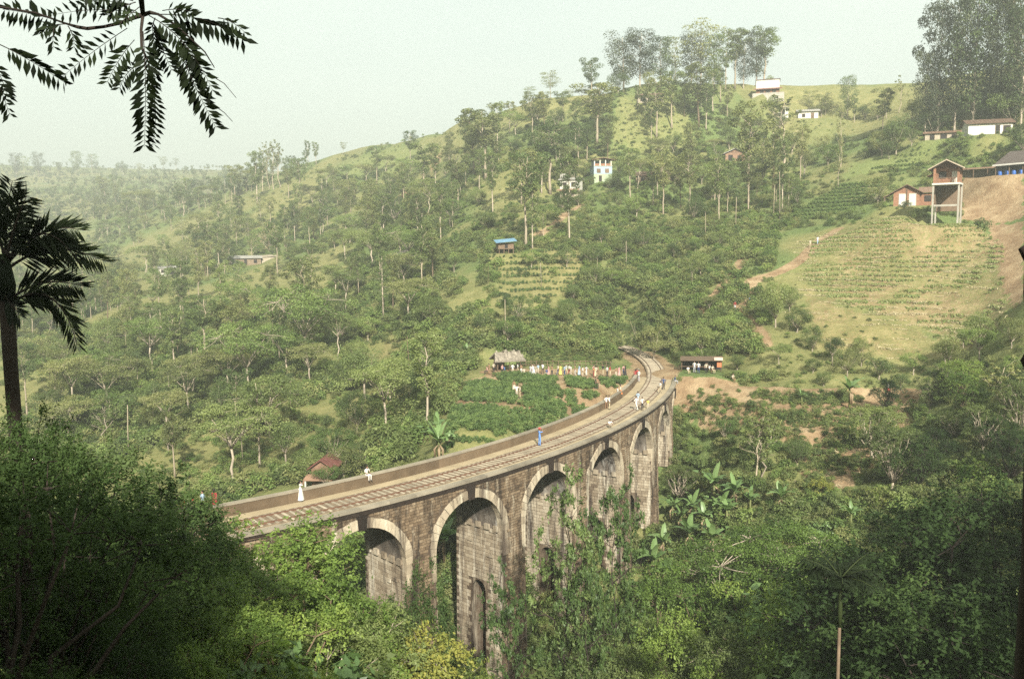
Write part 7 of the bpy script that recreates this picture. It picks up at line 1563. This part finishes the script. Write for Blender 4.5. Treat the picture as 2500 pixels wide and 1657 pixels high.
    for (zx, zy, kd, t, b, lb, g) in ((525, 540, 'stand', 'brown', 'cream', 'person with dark hair in brown among the middle tea plots', 'skirt'), (548, 575, 'hip', 'white', 'cream', 'person in white among the middle tea plots, in front of one in brown', None), (572, 582, 'stand', 'cream', 'khaki', 'person in cream beside one in white in the tea plots', None), (1197, 515, 'stand', 'black', 'black', 'person all in black standing in the tea by the track', None), (1212, 520, 'hip', 'brown', 'black', 'person in brown beside one all in black in the tea', None)): ground(*C4(zx, zy), U(0, 6.2), kd, t, b, label=lb, gown=g)
    for (zx, zy, kd, t, b, lb) in ((2012, 372, 'stand', 'white', 'grey', 'person in white shirt before the dark stall, nearer the track'), (2046, 378, 'stand', 'white', 'navy', 'person in white shirt and navy trousers before the dark stall'), (2108, 380, 'hip', 'cream', 'black', 'person in cream before the dark stall counter'), (2135, 372, 'sit', 'white', 'brown', 'person in white seated beside the stall counter'), (2160, 376, 'sit', 'cream', 'khaki', 'person in cream seated under the orange sheet'), (1958, 380, 'sit', 'white', 'khaki', 'small figure in white sitting on the bare ground by the stall'), (2328, 445, 'sit', 'cream', 'brown', 'person in cream resting beside the path past the stall')): ground(*C4(zx, zy), U(-.8, .8), kd, t, b, label=lb)
    ground(*D(2052, 908), 1.4, 'walk', 'white', 'dark red', label='walker in a white shirt and dark red sarong on the terrace path', gown='skirt')
    ground(*D(1733, 706), .5, 'stand', 'pale blue', 'white', label='walker in pale blue and white on the zigzag trail'); ground(*D(1698, 718), .5, 'walk', 'dark red', 'grey', label='walker in dark red on the zigzag trail'); ground(*D(1889, 565), 0, 'walk', 'white', 'pale blue', label='walker in white high on the trail below the tea rows'); ground(*D(1872, 572), 0, 'stand', 'cream', 'khaki', label='walker in cream high on the trail, behind one in white')

# ------------------------------------------------------------------ air and labels
def haze():
    b = MB(); zmin = min(-40.0, float(GZ.min()) - 8); b.box(-966, 966, -296, 1566, zmin, 205.0); m, t, out = newmat('haze'); v = N(t, 'ShaderNodeVolumePrincipled'); v.inputs['Color'].default_value = (.93, .97, .90, 1); v.inputs['Density'].default_value = HAZE; v.inputs['Anisotropy'].default_value = 0.36
    t.links.new(v.outputs[0], out.inputs['Volume']); o = b.obj('haze', m); tag(o, 'thin pale morning haze filling the valley', None, None, 'stuff')
ORD = ['nearest', 'second', 'third', 'fourth', 'fifth', 'sixth', 'seventh', 'eighth', 'ninth', 'tenth', 'eleventh', 'twelfth', 'thirteenth', 'fourteenth', 'fifteenth', 'sixteenth', 'seventeenth', 'eighteenth', 'nineteenth', 'twentieth']
def label_plants():
    """say of each plant which one it is, counting out from something one can find in the picture"""
    LM.update({'palm silhouette': (60, 800), 'near abutment': (560, 1270), 'first open arch': (880, 1330), 'widest arch': (1140, 1300), 'tall middle arches': (1450, 1200), 'far abutment': (1650, 930), 'zigzag trail': (1820, 720), 'red terraces': (2060, 1000), 'terraced field': (2200, 680), 'grassy hilltop': (1580, 300), 'broken black trunk': (2490, 1300), 'far ridge': (250, 420), 'conical conifer': C5B(960, 1240), 'pinkish bare tree': C5B(165, 770), 'tea plots': (1240, 990), 'skyline saddle': (700, 400), 'feathery areca palm': (2052, 1500), 'banana clump': CR1(430, 1100)})
    g = {}
    for r in RECS:
        o, d, cat, px, py, lb, grp, kind, size = r
        if lb: continue
        k = min(LM, key=lambda n: math.hypot(LM[n][0] - px, (LM[n][1] - py) * 1.3)); dx, dy = px - LM[k][0], py - LM[k][1]
        side = 'above' if dy < -abs(dx) * .7 else 'below' if dy > abs(dx) * .7 else ('towards the palm side of' if dx < 0 else 'towards the black trunk side of')
        g.setdefault((d, k, side), []).append((math.hypot(dx, dy), r))
    for (d, k, side), L in g.items():
        L.sort(key=lambda q: q[0])
        for i, (_, r) in enumerate(L):
            o = r[0]; n = ORD[min(i, len(ORD) - 1)]
            if side in ('above', 'below'): t = '%s, %s one %s the %s' % (d, n if i else 'first', side, k)
            else: t = '%s, %s from the %s on its %s side' % (d, n if i else 'first', k, 'palm' if 'palm' in side else 'trunk')
            o['label'] = t
    for r in RECS:
        o = r[0]
        if r[6] is None and r[5] is None:
            o['group'] = {'tree': 'trees on the hillsides', 'palm': 'palms in the valley', 'bush': 'bushes on the slopes'}[r[2]]

bm_mats(); people_stock(); stock(); sites(); refresh()
PATHW.update({k: (wpoly(p), wd) for k, (p, wd) in PATHS.items()})
build_ground(); build_viaduct(); build_track(); buildings(); tea(); straw(); bananas(); crowd(); plant_all(); shade_trees(); near_palm(); near_branch(); near_trunk(); label_plants(); haze()
